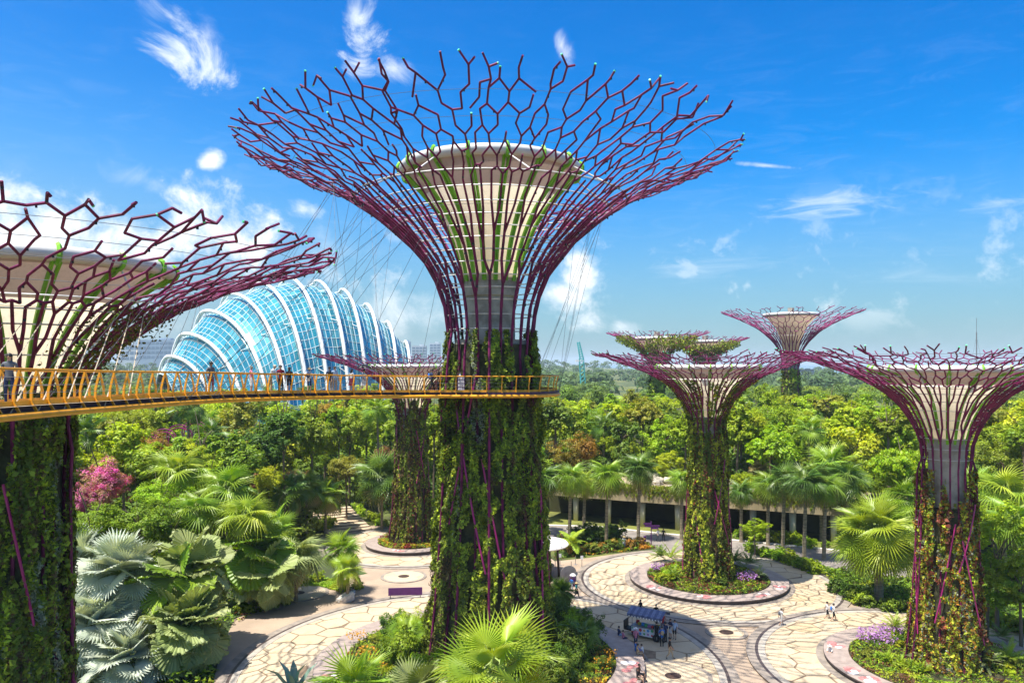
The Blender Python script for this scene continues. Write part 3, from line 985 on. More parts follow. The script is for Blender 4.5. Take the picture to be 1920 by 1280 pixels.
# three distant towers
D_FAR = variant(D_SMALL, k=0.9, steel=M_STEEL_FAR, fabric=M_FABRIC_FAR, ribs=0, stems=13, cell=2.6, r0=0.17, r1=0.09, braces=0)
def far_tower(label, px, d, z_rim, r_rim, z_cup, r_cup, r_trunk, seed, z_waist, leafy=False):
    D = dcopy(D_FAR)
    D['skin'] = [(0, r_trunk * 1.3), (z_waist * 0.5, r_trunk), (z_waist, r_trunk), (z_waist + (z_rim - z_waist) * 0.3, r_trunk * 1.5), (z_waist + (z_rim - z_waist) * 0.6, r_rim * 0.38), (z_waist + (z_rim - z_waist) * 0.82, r_rim * 0.66), (z_rim, r_rim)]
    D['cup'] = [(z_waist, r_trunk * 0.8), (z_waist + (z_cup - z_waist) * 0.5, r_trunk * 1.1), (z_waist + (z_cup - z_waist) * 0.8, r_cup * 0.6), (z_cup - 0.3, r_cup * 0.92), (z_cup, r_cup)]
    D['waist'] = z_waist; D['fork_z'] = z_waist + (z_rim - z_waist) * 0.58; D['core'] = r_trunk * 0.75; D['core_split'] = z_waist * 0.7; D['panel_top'] = z_waist * 0.75
    D['rings'] = [z_waist + (z_rim - z_waist) * f for f in (0.1, 0.25, 0.4, 0.55)]
    D['rim'] = 0.5
    D['vines'].update(n=7000, z0=0.5, z1=z_waist * 0.95, leaf=0.9, bulge=0.8, cut=0.30 if not leafy else 0.35, pal=[G_DK, G_MD, G_LT, G_DK, V_BRN, G_MD])
    t, pr = supertree('tower_tree', label, ((px - 960) / F * d, d), D, seed, near=False)
    if leafy:
        rng = np.random.default_rng(seed); n = 5200
        s0_ = pr.s_at_z(z_waist + (z_rim - z_waist) * 0.25); s = s0_ + (pr.len * 0.93 - s0_) * rng.random(n) ** 0.75
        th = rng.uniform(0, 2 * np.pi, n); r = np.interp(s, pr.S, pr.R); z = np.interp(s, pr.S, pr.Z) - rng.random(n) ** 2 * 1.8 + 0.1
        keep = vnoise(th / 6.2832, (s - s0_) / (pr.len - s0_), 16, 4, rng) > 0.3
        P = np.stack([r * np.cos(th), r * np.sin(th), z], 1)[keep]; n = len(P)
        Q = leaf_quads(P, norm(rng.normal(size=(n, 3)) + np.array([0, 0, 0.6])), 0.75 * rng.uniform(.6, 1.4, n), 0.45, rng, 0.3)
        pal = np.array([G_MD, G_LT, G_DK, (0.30, 0.27, 0.05)]); col = pal[rng.integers(0, 4, n)] * rng.uniform(.7, 1.3, (n, 1))
        kind(link('crown_foliage', quads_mesh('crown_foliage', Q, M_VINE, col), t), 'stuff')
    m = MB(); m.tube([(0, 0, z_cup - 1), (0, 0, z_cup + 2.2)], 0.9, 8); m.build('roof_plant_room', M_CONC, t)
    return t
far_tower('tallest of the distant tower trees, bare tan funnel, right of centre on the skyline', 1483, 215, EYE + 96 / F * 215, 18.8, EYE + 88 / F * 215, 7.2, 2.2, 21, 23.0)
far_tower('distant tower tree with leafy crown, left one of the overlapping pair', 1232, 225, EYE + 56 / F * 225, 14.6, EYE + 44 / F * 225, 6.0, 2.1, 22, 22.0, True)
far_tower('distant tower tree with leafy crown, right one of the overlapping pair', 1322, 245, EYE + 46 / F * 245, 13.2, EYE + 38 / F * 245, 6.0, 2.1, 23, 21.5, True)

# ------------------------------------------------------------------ the orange aerial walkway
M_ORANGE = surface('orange_painted_steel', (0.86, 0.36, 0.014), 0.4, 0.10, 1.5, spec=0.5)
M_PURPLE = surface('dark_purple_fascia', (0.07, 0.03, 0.07), 0.5, 0.1)
M_DECK = surface('pale_deck_boards', (0.42, 0.36, 0.28), 0.8, 0.12, 2.0)

WALK = [(-6.0, 1.0), (-9.5, 8.0), (-13.0, 15.0), (-14.8, 22.0), (-15.6, 30.0), (-15.2, 39.7), (-12.3, 49.0), (-7.6, 54.6), (-1.7, 56.15)]
def walk_z(y):          # height of the lower edge tube
    return EYE - float(np.interp(y, [0, 22, 30, 40, 49, 57, 70], [1.35, 1.6, 1.78, 1.95, 2.2, 2.46, 2.46]))

def resample(pts, step):
    P = [Vector(p) for p in pts]; L = [0.0]
    for a, b in zip(P, P[1:]): L.append(L[-1] + (b - a).length)
    n = max(2, int(round(L[-1] / step))); out = []
    for k in range(n + 1):
        d = L[-1] * k / n
        j = max(0, min(len(P) - 2, int(np.searchsorted(L, d)) - 1))
        t = (d - L[j]) / max(1e-9, L[j + 1] - L[j])
        out.append(P[j].lerp(P[j + 1], min(1, max(0, t))))
    return out

def walkway():
    root = tag(empty('aerial_walkway', (0, 0, 0)), 'curving orange steel walkway slung between the tower trees', 'walkway')
    near = smooth_open(WALK, 10)
    cx, cy = T_MAIN; RO = 5.45
    # near edge continues as the ring round the trunk
    ring = [Vector((cx + RO * math.cos(R(a)), cy + RO * math.sin(R(a)))) for a in np.arange(-90, 171, 6)]
    edge_near = resample(near + ring[1:], 0.6)
    far = []
    for i, p in enumerate(near):
        a, b = near[max(i - 1, 0)], near[min(i + 1, len(near) - 1)]
        t = (b - a).normalized(); nrm = Vector((-t.y, t.x))
        far.append(p + nrm * 2.0)
    cut = [q for q in far if (q - Vector((cx, cy))).length > RO - 0.1 and q.x < cx]
    far_edge = resample(cut, 0.6)
    def z3(p, dz=0.0): return Vector((p.x, p.y, walk_z(p.y) + dz))
    # deck between the edges, ring deck
    d = MB()
    for i in range(len(near) - 1):
        a, b, c, e = near[i], near[i + 1], far[i + 1], far[i]
        d.quad(z3(a, 0.30), z3(b, 0.30), z3(c, 0.30), z3(e, 0.30), 0)
        d.quad(z3(e, 0.06), z3(c, 0.06), z3(b, 0.06), z3(a, 0.06), 1)
    d.build('deck', [M_DECK, M_PURPLE], root)
    d = MB(); zt = walk_z(60)
    d.lathe([(3.75, zt + 0.05), (RO, zt + 0.05), (RO, zt + 0.28), (3.75, zt + 0.28)], 64, (cx, cy)); d.build('ring_deck', M_PURPLE, root)
    for edge, nm in ((edge_near, 'near'), (far_edge, 'far')):
        t = MB(); t.tube([z3(p, 0.0) for p in edge], 0.12, 8); t.build('edge_tube', M_ORANGE, root, smooth=True)
        t = MB(); t.tube([z3(p, 1.45) for p in edge], 0.042, 6); t.build('handrail', M_ORANGE, root, smooth=True)
        # kick plate and purple fascia
        for z0, z1, mt, nm2, off in ((0.30, 0.46, M_ORANGE, 'kick_plate', 0.0), (0.10, 0.298, M_PURPLE, 'fascia', 0.03)):
            t = MB()
            for i in range(len(edge) - 1):
                a, b = edge[i], edge[i + 1]
                tt = (b - a).normalized(); nr = Vector((-tt.y, tt.x)) * (1 if nm == 'near' else -1)
                a2, b2 = a + nr * (0.22 + off), b + nr * (0.22 + off)
                t.quad(z3(a2, z0), z3(b2, z0), z3(b2, z1), z3(a2, z1))
                a3, b3 = a2 + nr * 0.03, b2 + nr * 0.03
                t.quad(z3(b3, z0), z3(a3, z0), z3(a3, z1), z3(b3, z1))
                t.quad(z3(a2, z1), z3(b2, z1), z3(b3, z1), z3(a3, z1))
            t.build(nm2, mt, root)
        # mesh infill: two thin wires
        for zz in (0.7, 0.95, 1.2):
            t = MB(); t.tube([z3(p, zz) for p in edge[::2]], 0.008, 3); t.build('infill_wire', M_WIRE_DARK, root)
    # bent flat posts, one mesh shared
    pm = MB()
    prof = [(0.0, 0.05), (0.10, 0.22), (0.20, 0.42), (0.20, 0.75), (0.12, 1.10), (0.02, 1.45)]
    wd = [0.07, 0.08, 0.065, 0.055, 0.05, 0.04]
    for i in range(len(prof) - 1):
        (x0, z0), (x1, z1) = prof[i], prof[i + 1]
        a, b = wd[i] * 0.5, wd[i + 1] * 0.5; h = 0.042
        p = [(-a, x0 - h, z0), (a, x0 - h, z0), (a, x0 + h, z0), (-a, x0 + h, z0), (-b, x1 - h, z1), (b, x1 - h, z1), (b, x1 + h, z1), (-b, x1 + h, z1)]
        i0 = len(pm.v); pm.v += p
        for f in ((0, 1, 5, 4), (1, 2, 6, 5), (2, 3, 7, 6), (3, 0, 4, 7)):
            pm.f.append(tuple(i0 + q for q in f)); pm.m.append(0)
    post = pm.mesh('post', M_ORANGE)
    for edge, sg in ((resample(near + ring[1:], 1.12), 1), (resample(cut, 1.12), -1)):
        for i, p in enumerate(edge[1:-1], 1):
            tt = (edge[i + 1] - edge[i - 1]).normalized()
            o = link('post', post, root, z3(p), math.atan2(tt.y, tt.x) + (0 if sg > 0 else math.pi))
    # hangers from the crowns
    rnd = random.Random(5)
    def crown_pt(pr, loc, ang, z):
        q = pr.pt(ang, pr.s_at_z(z)); return Vector((q.x + loc[0], q.y + loc[1], q.z))
    for k in range(26):
        ang = R(rnd.uniform(150, 255)); src = crown_pt(PR_MAIN, T_MAIN, ang, rnd.choice((34.5, 36.2, 37.4)))
        q = edge_near[int(np.interp(rnd.random(), [0, 1], [len(edge_near) * 0.42, len(edge_near) * 0.64]))] if k % 2 else far_edge[int(len(far_edge) * rnd.uniform(0.5, 0.98))]
        t = MB(); t.tube([src, z3(q, 0.05)], 0.014, 3); t.build('hanger_cable', M_WIRE_DARK, root)
    for k in range(8):
        ang = R(rnd.uniform(-8, 30)); src = crown_pt(PR_MAIN, T_MAIN, ang, rnd.choice((34.5, 35.3)))
        q = ring[int(rnd.uniform(12, 26))]
        t = MB(); t.tube([src, z3(q, 0.05)], 0.014, 3); t.build('hanger_cable', M_WIRE_DARK, root)
    for k in range(9):
        f = k / 8.0; ang = R(-62 + 55 * f); src = crown_pt(PR_LEFT, T_LEFT, ang, 25.6 + 0.8 * f)
        q = edge_near[int(len(edge_near) * (0.215 + 0.15 * f))]
        t = MB(); t.tube([src, z3(q, 0.05)], 0.022, 4); t.build('hanger_cable', M_ROPE, root)
        src = crown_pt(PR_LEFT, T_LEFT, R(-30 + 50 * f), 27.4); q = far_edge[int(len(far_edge) * (0.45 + 0.22 * f))]
        t = MB(); t.tube([src, z3(q, 0.05)], 0.014, 3); t.build('hanger_cable', M_WIRE_DARK, root)
    return root, near, far, edge_near
WALKWAY, W_NEAR, W_FAR, W_EDGE = walkway()

# ------------------------------------------------------------------ the glass conservatory
def glass_material():
    mt, N, out = new_mat('teal_solar_glass')
    p = N.add('ShaderNodeBsdfPrincipled')
    at = N.add('ShaderNodeAttribute', attribute_name='tint')
    N.put(p.inputs['Base Color'], at.outputs['Color'])
    p.inputs['Metallic'].default_value = 0.35
    p.inputs['Roughness'].default_value = 0.16
    p.inputs['Specular IOR Level'].default_value = 0.9
    N.t.links.new(p.outputs[0], out.inputs[0])
    return mt
M_GLASS = glass_material()
M_ARCH = surface('white_painted_arch', (0.82, 0.82, 0.80), 0.4, 0.05, 0.2)
M_MULL = surface('pale_steel_mullion', (0.55, 0.66, 0.68), 0.4, 0.1, 0.2)
def conservatory():
    d0 = 250.0
    rng = np.random.default_rng(8)
    root = tag(empty('glass_conservatory', ((540 - 960) / F * d0, d0, 0)), 'teal glass dome conservatory with white arched ribs behind the walkway', 'conservatory')
    ax = Vector((0.72, 0.694, 0))
    def front(k):
        fx = 0.93 - 0.058 * k
        return Vector((fx, -math.sqrt(1 - fx * fx), 0))
    base = Vector((root.location.x, root.location.y, 0))
    # ridge tops read from the picture, left to right
    tops = [(300, 690, .0), (318, 668, 1), (347, 626, 2), (386, 583, 3), (430, 551, 4), (482, 531, 5), (537, 521, 6), (592, 527, 7), (640, 543, 8), (685, 570, 9), (725, 603, 10), (760, 640, 11), (778, 678, 12)]
    reach = [9, 21, 30, 36, 38, 38, 36, 33, 30, 26, 21, 15, 8]
    arcs = []
    for (px, py, k), w in zip(tops, reach):
        a = ((px - 540) / F * d0) / (ax.x - (px - 960) / F * ax.y)   # along the axis so that the ridge falls on this column
        c = ax * a
        d = d0 + c.y
        zt = EYE - (py - HOR) / F * d
        arcs.append((c, zt, w))
    def arc_pt(k, phi, grow=0.0):
        i = min(int(k), len(arcs) - 2); t = k - i
        c = arcs[i][0].lerp(arcs[i + 1][0], t); zt = arcs[i][1] * (1 - t) + arcs[i + 1][1] * t; w = arcs[i][2] * (1 - t) + arcs[i + 1][2] * t
        cs, sn = math.cos(phi), math.sin(phi)
        x = abs(cs) ** 1.05 if cs > 0 else -0.32 * abs(cs) ** 0.8; z = abs(sn) ** 0.92
        p = c + front(k) * (x * (w + grow)) + Vector((0, 0, 1)) * (z * (zt + grow * 1.0))
        return p
    # glass facets, one part per bay, between arches
    for b in range(len(tops) - 1):
        quads = []; cols = []
        nu, nv = 5, 44
        G_ = {}
        for i in range(nu + 1):
            for j in range(nv + 1):
                k = b + i / nu; phi = math.pi * (0.01 + 0.98 * j / nv)
                q = arc_pt(k, phi, -1.7)
                bulge = 0.9 * math.sin(math.pi * i / nu)
                G_[i, j] = q - Vector((0, 0, bulge * 0.4))
        for i in range(nu):
            for j in range(nv):
                q = np.array([G_[i, j], G_[i + 1, j], G_[i + 1, j + 1], G_[i, j + 1]])
                q = q + rng.normal(0, 0.02, (4, 3))
                c = q.mean(0)
                q = c + (q - c) * 0.955
                quads.append(q)
                v = rng.uniform(0.75, 1.25)
                cols.append((0.03 * v, 0.29 * v, 0.38 * v) if rng.random() > 0.12 else (0.12, 0.46, 0.52))
        o = link('glass_bay', quads_mesh('glass_bay', np.array(quads), M_GLASS, np.array(cols)), root)
        m = MB()
        for i in range(nu + 1):
            m.tube([G_[i, j] + Vector((0, 0, 0.02)) for j in range(0, nv + 1, 1)], 0.18 if i in (0, nu) else 0.11, 4)
        for j in range(0, nv + 1):
            m.tube([G_[i, j] + Vector((0, 0, 0.02)) for i in range(nu + 1)], 0.08, 3)
        m.build('mullion_grid', M_MULL, o)
    for k in range(1, len(tops) - 1):
        m = MB(); pts = [arc_pt(k, math.pi * j / 48, 0.0) for j in range(49)]
        i0 = len(m.v)
        m.tube(pts, 0.56, 8)
        m.build('arch_rib', M_ARCH, root, smooth=True)
        for j in range(3, 46, 3):          # struts back to the glass
            t = MB(); t.tube([arc_pt(k, math.pi * j / 48, -0.4), arc_pt(k + (0.25 if j % 2 else -0.25), math.pi * (j + 0.7) / 48, -1.7)], 0.12, 4); t.build('arch_strut', M_ARCH, root)
    m = MB()
    ringp = [arc_pt(k, 0.0, 1.0) for k in np.linspace(0, len(tops) - 1.001, 30)] + [arc_pt(k, math.pi, 1.0) for k in np.linspace(len(tops) - 1.001, 0, 30)]
    m.prism(ccw([(p.x, p.y) for p in ringp]), 0.0, 2.5)
    m.build('plinth', M_CONC, root)
    return root
conservatory()

# ------------------------------------------------------------------ covered arcade with planted roof, right of the tallest trunk
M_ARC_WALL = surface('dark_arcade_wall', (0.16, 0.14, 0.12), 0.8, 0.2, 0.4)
M_PILLAR = surface('cream_pillar', (0.62, 0.56, 0.44), 0.75, 0.08, 0.6)
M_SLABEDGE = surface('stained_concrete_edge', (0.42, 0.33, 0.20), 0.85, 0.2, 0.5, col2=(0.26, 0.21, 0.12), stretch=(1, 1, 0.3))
M_POSTER = surface('pale_blue_poster', (0.35, 0.50, 0.62), 0.6, 0.15, 2.0, col2=(0.62, 0.66, 0.66))
M_PANEL = surface('grey_wall_panel', (0.22, 0.20, 0.19), 0.6, 0.2, 2.0)
M_TRAIL = leafmat('trailing_grass', (1, 1, 1), None, 0.25, 0.6, 0.15, 0.0, 0.0)
ARC_EDGE = [(4.5, 118.0), (14.0, 113.5), (24.0, 109.0), (34.0, 105.0), (43.0, 101.0), (54.0, 96.0), (66.0, 92.0)]
def arcade():
    root = tag(empty('roofed_arcade', (0, 0, 0)), 'long low concrete arcade with grassy roof edge and cream pillars', 'arcade')
    E = smooth_open(ARC_EDGE, 4)
    back = [p + Vector((4.5, 9.5)) for p in E]
    zt, zb = 5.75, 3.75
    m = MB()
    for i in range(len(E) - 1):
        a, b, c, d = E[i], E[i + 1], back[i + 1], back[i]
        m.quad((a.x, a.y, zb), (b.x, b.y, zb), (b.x, b.y, zt), (a.x, a.y, zt), 0)
        m.quad((a.x, a.y, zt), (b.x, b.y, zt), (c.x, c.y, zt), (d.x, d.y, zt), 0)
        m.quad((d.x, d.y, zb), (c.x, c.y, zb), (b.x, b.y, zb), (a.x, a.y, zb), 1)
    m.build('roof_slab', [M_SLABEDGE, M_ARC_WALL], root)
    m = MB()
    for i in range(len(E) - 1):
        c, d = back[i + 1], back[i]
        m.quad((d.x, d.y, 0), (c.x, c.y, 0), (c.x, c.y, zb), (d.x, d.y, zb), 0)
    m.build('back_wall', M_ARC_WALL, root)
    L = resample(E, 5.0)
    for i, p in enumerate(L[1:-1]):
        t = MB(); q = p + Vector((0.5, 1.0))
        t.tube([(q.x, q.y, 0), (q.x, q.y, zb)], [0.36, 0.46], 10); t.build('pillar', M_PILLAR, root, smooth=True)
    LB = resample(back, 5.0)
    for i in range(1, len(LB) - 1):
        a, b = LB[i], LB[i + 1]; t = (b - a).normalized(); n = Vector((t.y, -t.x)) * 0.12
        p = a.lerp(b, 0.3) + n; q = a.lerp(b, 0.75) + n
        m = MB(); m.quad((p.x, p.y, 0.9), (q.x, q.y, 0.9), (q.x, q.y, 2.9), (p.x, p.y, 2.9)); m.build('wall_panel', M_POSTER if i in (2, 3) else M_PANEL, root)
    # guard rail on the roof
    Rr = [p + Vector((0.5, 1.1)) for p in E]
    for z in (6.25, 6.8):
        t = MB(); t.tube([(p.x, p.y, z) for p in Rr], 0.03, 4); t.build('guard_rail', M_DARK, root)
    for p in resample(Rr, 1.8):
        t = MB(); t.tube([(p.x, p.y, 5.7), (p.x, p.y, 6.8)], 0.035, 4); t.build('rail_post', M_DARK, root)
    # trailing grass over the edge
    rng = np.random.default_rng(4)
    n = 9000
    s = rng.random(n) * (len(E) - 1.001); i = s.astype(int); f = (s - i)[:, None]
    A = np.array([tuple(p) for p in E]); pos = A[i] * (1 - f) + A[i + 1] * f
    strand = vnoise(s / len(E) * 0.999, np.zeros(n), 200, 1, rng)
    depth = rng.random(n) ** 1.5 * (0.3 + 2.3 * np.clip(strand - 0.35, 0, 1))
    top = rng.random(n) < 0.45
    z = np.where(top, 5.85 + 0.25 * rng.random(n), 5.8 - depth)
    off = np.where(top, rng.uniform(0.0, 1.2, n), rng.uniform(-0.25, -0.05, n))
    P = np.stack([pos[:, 0] + off * 0.3, pos[:, 1] + off * 0.9, z], 1)
    N = norm(np.stack([rng.normal(0, .4, n), -np.ones(n), np.where(top, 1.2, .3)], 1) + rng.normal(0, .3, (n, 3)))
    Q = leaf_quads(P, N, 0.45 * (0.6 + 0.8 * rng.random(n)), 0.16, rng, 1.5)
    pal = np.array([(0.22, 0.28, 0.02), (0.16, 0.24, 0.02), (0.28, 0.27, 0.03)]); col = pal[rng.integers(0, 3, n)] * (0.7 + 0.6 * rng.random(n))[:, None]
    kind(link('trailing_grass', quads_mesh('trailing_grass', Q, M_TRAIL, col), root), 'stuff')
arcade()
# raised terrace behind the arcade roof
g = MB()
E2 = [(p[0] + 1.6, p[1] + 6.0) for p in ARC_EDGE]
g.prism(ccw(E2 + [(150, 150), (150, 420), (-10, 420), (-2, 150)]), -0.2, 5.0)
struct('terrace', g, M_SOIL)

# ------------------------------------------------------------------ small built things
M_KIOSK = surface('white_canopy', (0.74, 0.70, 0.66), 0.5, 0.08, 1.0)
M_PURPLE_SIGN = surface('purple_sign_board', (0.09, 0.015, 0.13), 0.5, 0.1)
M_GREYSTEEL = surface('grey_steel', (0.28, 0.27, 0.27), 0.45, 0.1, metal=0.4)
M_WHITE = surface('white_paint', (0.78, 0.77, 0.75), 0.5, 0.05)
M_TEAL = surface('teal_crane_paint', (0.06, 0.42, 0.42), 0.5, 0.1, 0.3)
c = G(1012, 1078)
k = tag(empty('ticket_kiosk', (c[0], c[1], 0)), 'round flat white canopy on dark posts behind the tallest trunk', 'kiosk')
m = MB(); m.lathe([(0.3, 3.25), (3.1, 3.4), (3.25, 3.55), (3.1, 3.72), (0.05, 3.85)], 40); m.build('canopy', M_KIOSK, k)
for a in (-60, -15, 60, 150, 220):
    m = MB(); m.tube([(2.2 * math.cos(R(a)), 2.2 * math.sin(R(a)), 0), (2.0 * math.cos(R(a)), 2.0 * math.sin(R(a)), 3.3)], 0.13, 8); m.build('post', M_IRON, k)
m = MB(); m.lathe([(1.5, 0), (1.5, 1.05), (1.65, 1.08), (1.65, 1.16), (0.05, 1.16)], 24); m.build('counter', M_GREYSTEEL, k)

c = G(1066, 1092)
k = tag(empty('curved_screen', (c[0], c[1], 0), 0.3), 'rounded grey screen panel beside the white kiosk', 'screen')
pts = [(-0.9, 0), (0.9, 0)] + [(0.9 * math.cos(a), 1.1 + 0.75 * math.sin(a)) for a in np.linspace(0, math.pi, 12)]
m = MB(); m.poly([(x, -0.05, z) for x, z in pts]); m.poly([(x, 0.05, z) for x, z in pts][::-1])
for i in range(len(pts)):
    a, b = pts[i], pts[(i + 1) % len(pts)]; m.quad((a[0], 0.05, a[1]), (b[0], 0.05, b[1]), (b[0], -0.05, b[1]), (a[0], -0.05, a[1]))
m.build('panel', M_GREYSTEEL, k)
m = MB(); m.box((0, 0, 0.05), (1.9, 0.5, 0.1)); m.build('foot', M_DARK, k)
c = G(1066, 1094)
k = tag(empty('litter_bin', (c[0] + 0.4, c[1] - 0.8, 0)), 'purple round litter bin with white top beside the kiosk', 'litter bin')
m = MB(); m.lathe([(0.32, 0), (0.34, 1.0), (0.3, 1.05)], 16); m.build('body', M_PURPLE_SIGN, k)
m = MB(); m.lathe([(0.3, 1.05), (0.34, 1.15), (0.2, 1.3), (0.02, 1.32)], 16); m.build('lid', M_WHITE, k)

for i, (px, py) in enumerate(((1050, 1060), (1071, 1068), (1091, 1064), (1079, 1058), (1041, 1066))):
    c = G(px, py)
    k = tag(empty('barrier_post', (c[0], c[1], 0)), 'slim steel queue post by the white kiosk', 'barrier post', 'queue barrier posts by the kiosk')
    m = MB(); m.lathe([(0.2, 0), (0.2, 0.04), (0.04, 0.08), (0.035, 1.0), (0.02, 1.02)], 10); m.build('pole', M_GREYSTEEL, k)
    if i in (0, 2): 
        m = MB(); m.box((0, -0.03, 1.2), (0.32, 0.03, 0.42)); m.build('notice', M_WHITE, k)
c = G(1221, 1023)
k = tag(empty('direction_sign', (c[0], c[1], 0)), 'dark purple fingerpost sign beside the arcade road', 'sign')
m = MB(); m.tube([(0, 0, 0), (0, 0, 3.2)], 0.07, 8); m.build('pole', M_PURPLE_SIGN, k)
for z, s, w in ((2.9, -1, 1.0), (2.6, 1, 1.1), (2.3, 1, 0.9), (2.6, -1, 0.8)):
    m = MB(); m.box((s * w / 2, 0, z), (w, 0.06, 0.22)); m.build('finger_board', M_PURPLE_SIGN, k)
c = G(1217, 1022)
k = tag(empty('bollard', (c[0] - 0.6, c[1] - 0.3, 0)), 'short dark bollard left of the fingerpost sign', 'bollard')
m = MB(); m.lathe([(0.16, 0), (0.16, 1.25), (0.13, 1.3), (0.02, 1.3)], 12); m.build('body', M_PURPLE_SIGN, k)

# purple hoarding left of the tallest trunk
c = G(760, 1122)
k = tag(empty('hoarding', (c[0], c[1], 0), 0.1), 'long low purple board left of the tallest trunk', 'board')
m = MB(); m.box((0, 0, 0.75), (3.4, 0.08, 0.75)); m.build('board', M_PURPLE_SIGN, k)
for x in (-1.5, 1.5):
    m = MB(); m.box((x, 0.08, 0.55), (0.08, 0.08, 1.1)); m.build('leg', M_GREYSTEEL, k)

# broad steps up into the garden, left of the back plaza
sx, sy = G(655, 996)
k = tag(empty('garden_steps', (sx, sy, 0), R(28)), 'broad pale stone steps rising left of the small planter', 'steps')
for i in range(9):
    m = MB(); m.box((0, 1.3 * i, 0.15 + 0.16 * i - 0.1), (6.4, 1.28, 0.34 + 0.0 * i)); m.build('step', M_SLAB, k)
    m = MB(); m.box((0, 1.3 * i - 0.66, 0.12 + 0.16 * i), (6.38, 0.04, 0.2)); m.build('riser', M_BAND, k)

# violet hoop pergola far left
c = G(262, 905)
k = tag(empty('hoop_pergola', ((262 - 960) / F * 118, 118, 0)), 'violet steel hoop pergola poking out of the trees at left', 'pergola')
for i in range(5):
    for dz in (0.0, 0.35):
        m = MB(); x0 = -3.2 + i * 1.9; y0 = i * 1.2; hh = 12.3 + 0.55 * i
        m.tube([(x0, y0, 8.0)] + [(x0 + 2.0 + (2.0 - dz) * -math.cos(a), y0, hh - dz * 0.2 + (1.7 - dz) * math.sin(a) - 1.6) for a in np.linspace(0, math.pi, 14)] + [(x0 + 4.0 - dz, y0, 8.0)], 0.09, 5); m.build('hoop', M_MAGENTA if dz else M_STEEL_FAR, k)
for x, y in ((-3.2, 0), (0.8, 1.2), (4.4, 4.8), (8.4, 4.8)):
    m = MB(); m.tube([(x, y, 0), (x, y, 9.0)], 0.12, 6); m.build('post', M_STEEL_FAR, k)

# low brick-red shelter roof in the trees
c = W(1390, 884, 128)
k = tag(empty('garden_shelter', (c.x, c.y, 5.0)), 'small shelter with brick-red roof among the trees behind the middle tower', 'shelter')
M_REDROOF = surface('brick_red_roof', (0.42, 0.12, 0.05), 0.8, 0.15)
m = MB(); m.box((0, 0, c.z - 5.0 + 0.15), (4.6, 2.4, 0.3), 0.15); m.box((0.9, 0, c.z - 5.0 + 0.45), (2.6, 1.8, 0.3), 0.15); m.build('roof', M_REDROOF, k)
for x in (-1.9, 1.9):
    m = MB(); m.box((x, -0.9, (c.z - 5.0) / 2), (0.25, 0.25, c.z - 5.0)); m.build('post', M_PILLAR, k)
    m = MB(); m.box((x, 0.9, (c.z - 5.0) / 2), (0.25, 0.25, c.z - 5.0)); m.build('post', M_PILLAR, k)

# rocks of the cascade above the arcade
M_ROCK = surface('pale_boulder', (0.42, 0.37, 0.29), 0.9, 0.2, 0.8, bump=0.5, bscale=3)
rnd = random.Random(77)
import bmesh
def rock_mesh(seed):
    r = random.Random(seed); bm = bmesh.new(); bmesh.ops.create_icosphere(bm, subdivisions=2, radius=1)
    for v in bm.verts: v.co *= r.uniform(0.78, 1.12); v.co.z *= 0.6
    me = bpy.data.meshes.new('boulder'); bm.to_mesh(me); bm.free(); me.materials.append(M_ROCK); return me
rocks = [rock_mesh(i) for i in range(4)]
for i in range(26):
    left = i < 15
    px = rnd.uniform(1225, 1290) if left else rnd.uniform(1352, 1385); d = rnd.uniform(112, 118) - (px - 1225) * 0.02
    z = 5.2 + (d - 111) * 0.22
    o = link('boulder', rocks[i % 4], None, ((px - 960) / F * d, d, z), rnd.uniform(0, 6)); s = rnd.uniform(0.5, 1.0); o.scale = (s, s, s)
    tag(o, 'pale rockery boulder ' + ('left of the middle trunk' if left else 'right of the middle trunk'), 'boulder', 'rockery boulders ' + ('left' if left else 'right') + ' of the middle trunk')

# ------------------------------------------------------------------ skyline
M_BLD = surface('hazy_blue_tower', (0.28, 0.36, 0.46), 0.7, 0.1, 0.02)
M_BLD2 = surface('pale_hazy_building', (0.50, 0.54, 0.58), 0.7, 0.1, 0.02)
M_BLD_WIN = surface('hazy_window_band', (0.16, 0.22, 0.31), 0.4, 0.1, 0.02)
M_DARKBLD = surface('dark_shed', (0.07, 0.10, 0.13), 0.6, 0.1)
def block(label, px0, px1, pytop, d, mt, floors=5, name='distant_building', bays=8):
    x0, x1 = (px0 - 960) / F * d, (px1 - 960) / F * d; h = EYE - (pytop - HOR) / F * d; w = x1 - x0
    k = tag(empty(name, ((x0 + x1) / 2, d, 0)), label, 'building')
    m = MB(); m.box((0, 0, h / 2), (w, w * 0.4, h)); m.build('wall', mt, k)
    m = MB(); m.box((w * 0.15, 0, h + h * 0.02), (w * 0.3, w * 0.2, h * 0.05)); m.build('roof_plant', mt, k)
    z0 = max(h * 0.45, 6)
    for f in range(floors):
        z = z0 + (h * 0.97 - z0) * (f + 0.5) / floors
        for b in range(bays):
            q = MB(); q.box((-w / 2 + w * (b + 0.5) / bays, -w * 0.2, z), (w / bays * 0.8, 0.5, (h - z0) / floors * 0.5)); q.build('window', M_BLD_WIN, k)
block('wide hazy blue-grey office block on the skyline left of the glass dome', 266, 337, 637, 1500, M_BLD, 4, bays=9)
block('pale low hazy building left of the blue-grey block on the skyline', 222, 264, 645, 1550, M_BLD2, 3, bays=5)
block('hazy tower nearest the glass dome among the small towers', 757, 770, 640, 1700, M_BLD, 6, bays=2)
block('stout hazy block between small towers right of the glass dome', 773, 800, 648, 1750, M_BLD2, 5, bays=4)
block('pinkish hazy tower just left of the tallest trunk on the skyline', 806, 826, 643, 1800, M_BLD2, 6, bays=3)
block('low dark flat shed on the shore under the right-hand crowns', 1496, 1524, 692, 900, M_DARKBLD, 1, bays=4)
block('small pale blue hut on the shore at right', 1552, 1572, 711, 700, M_BLD2, 1, bays=3)

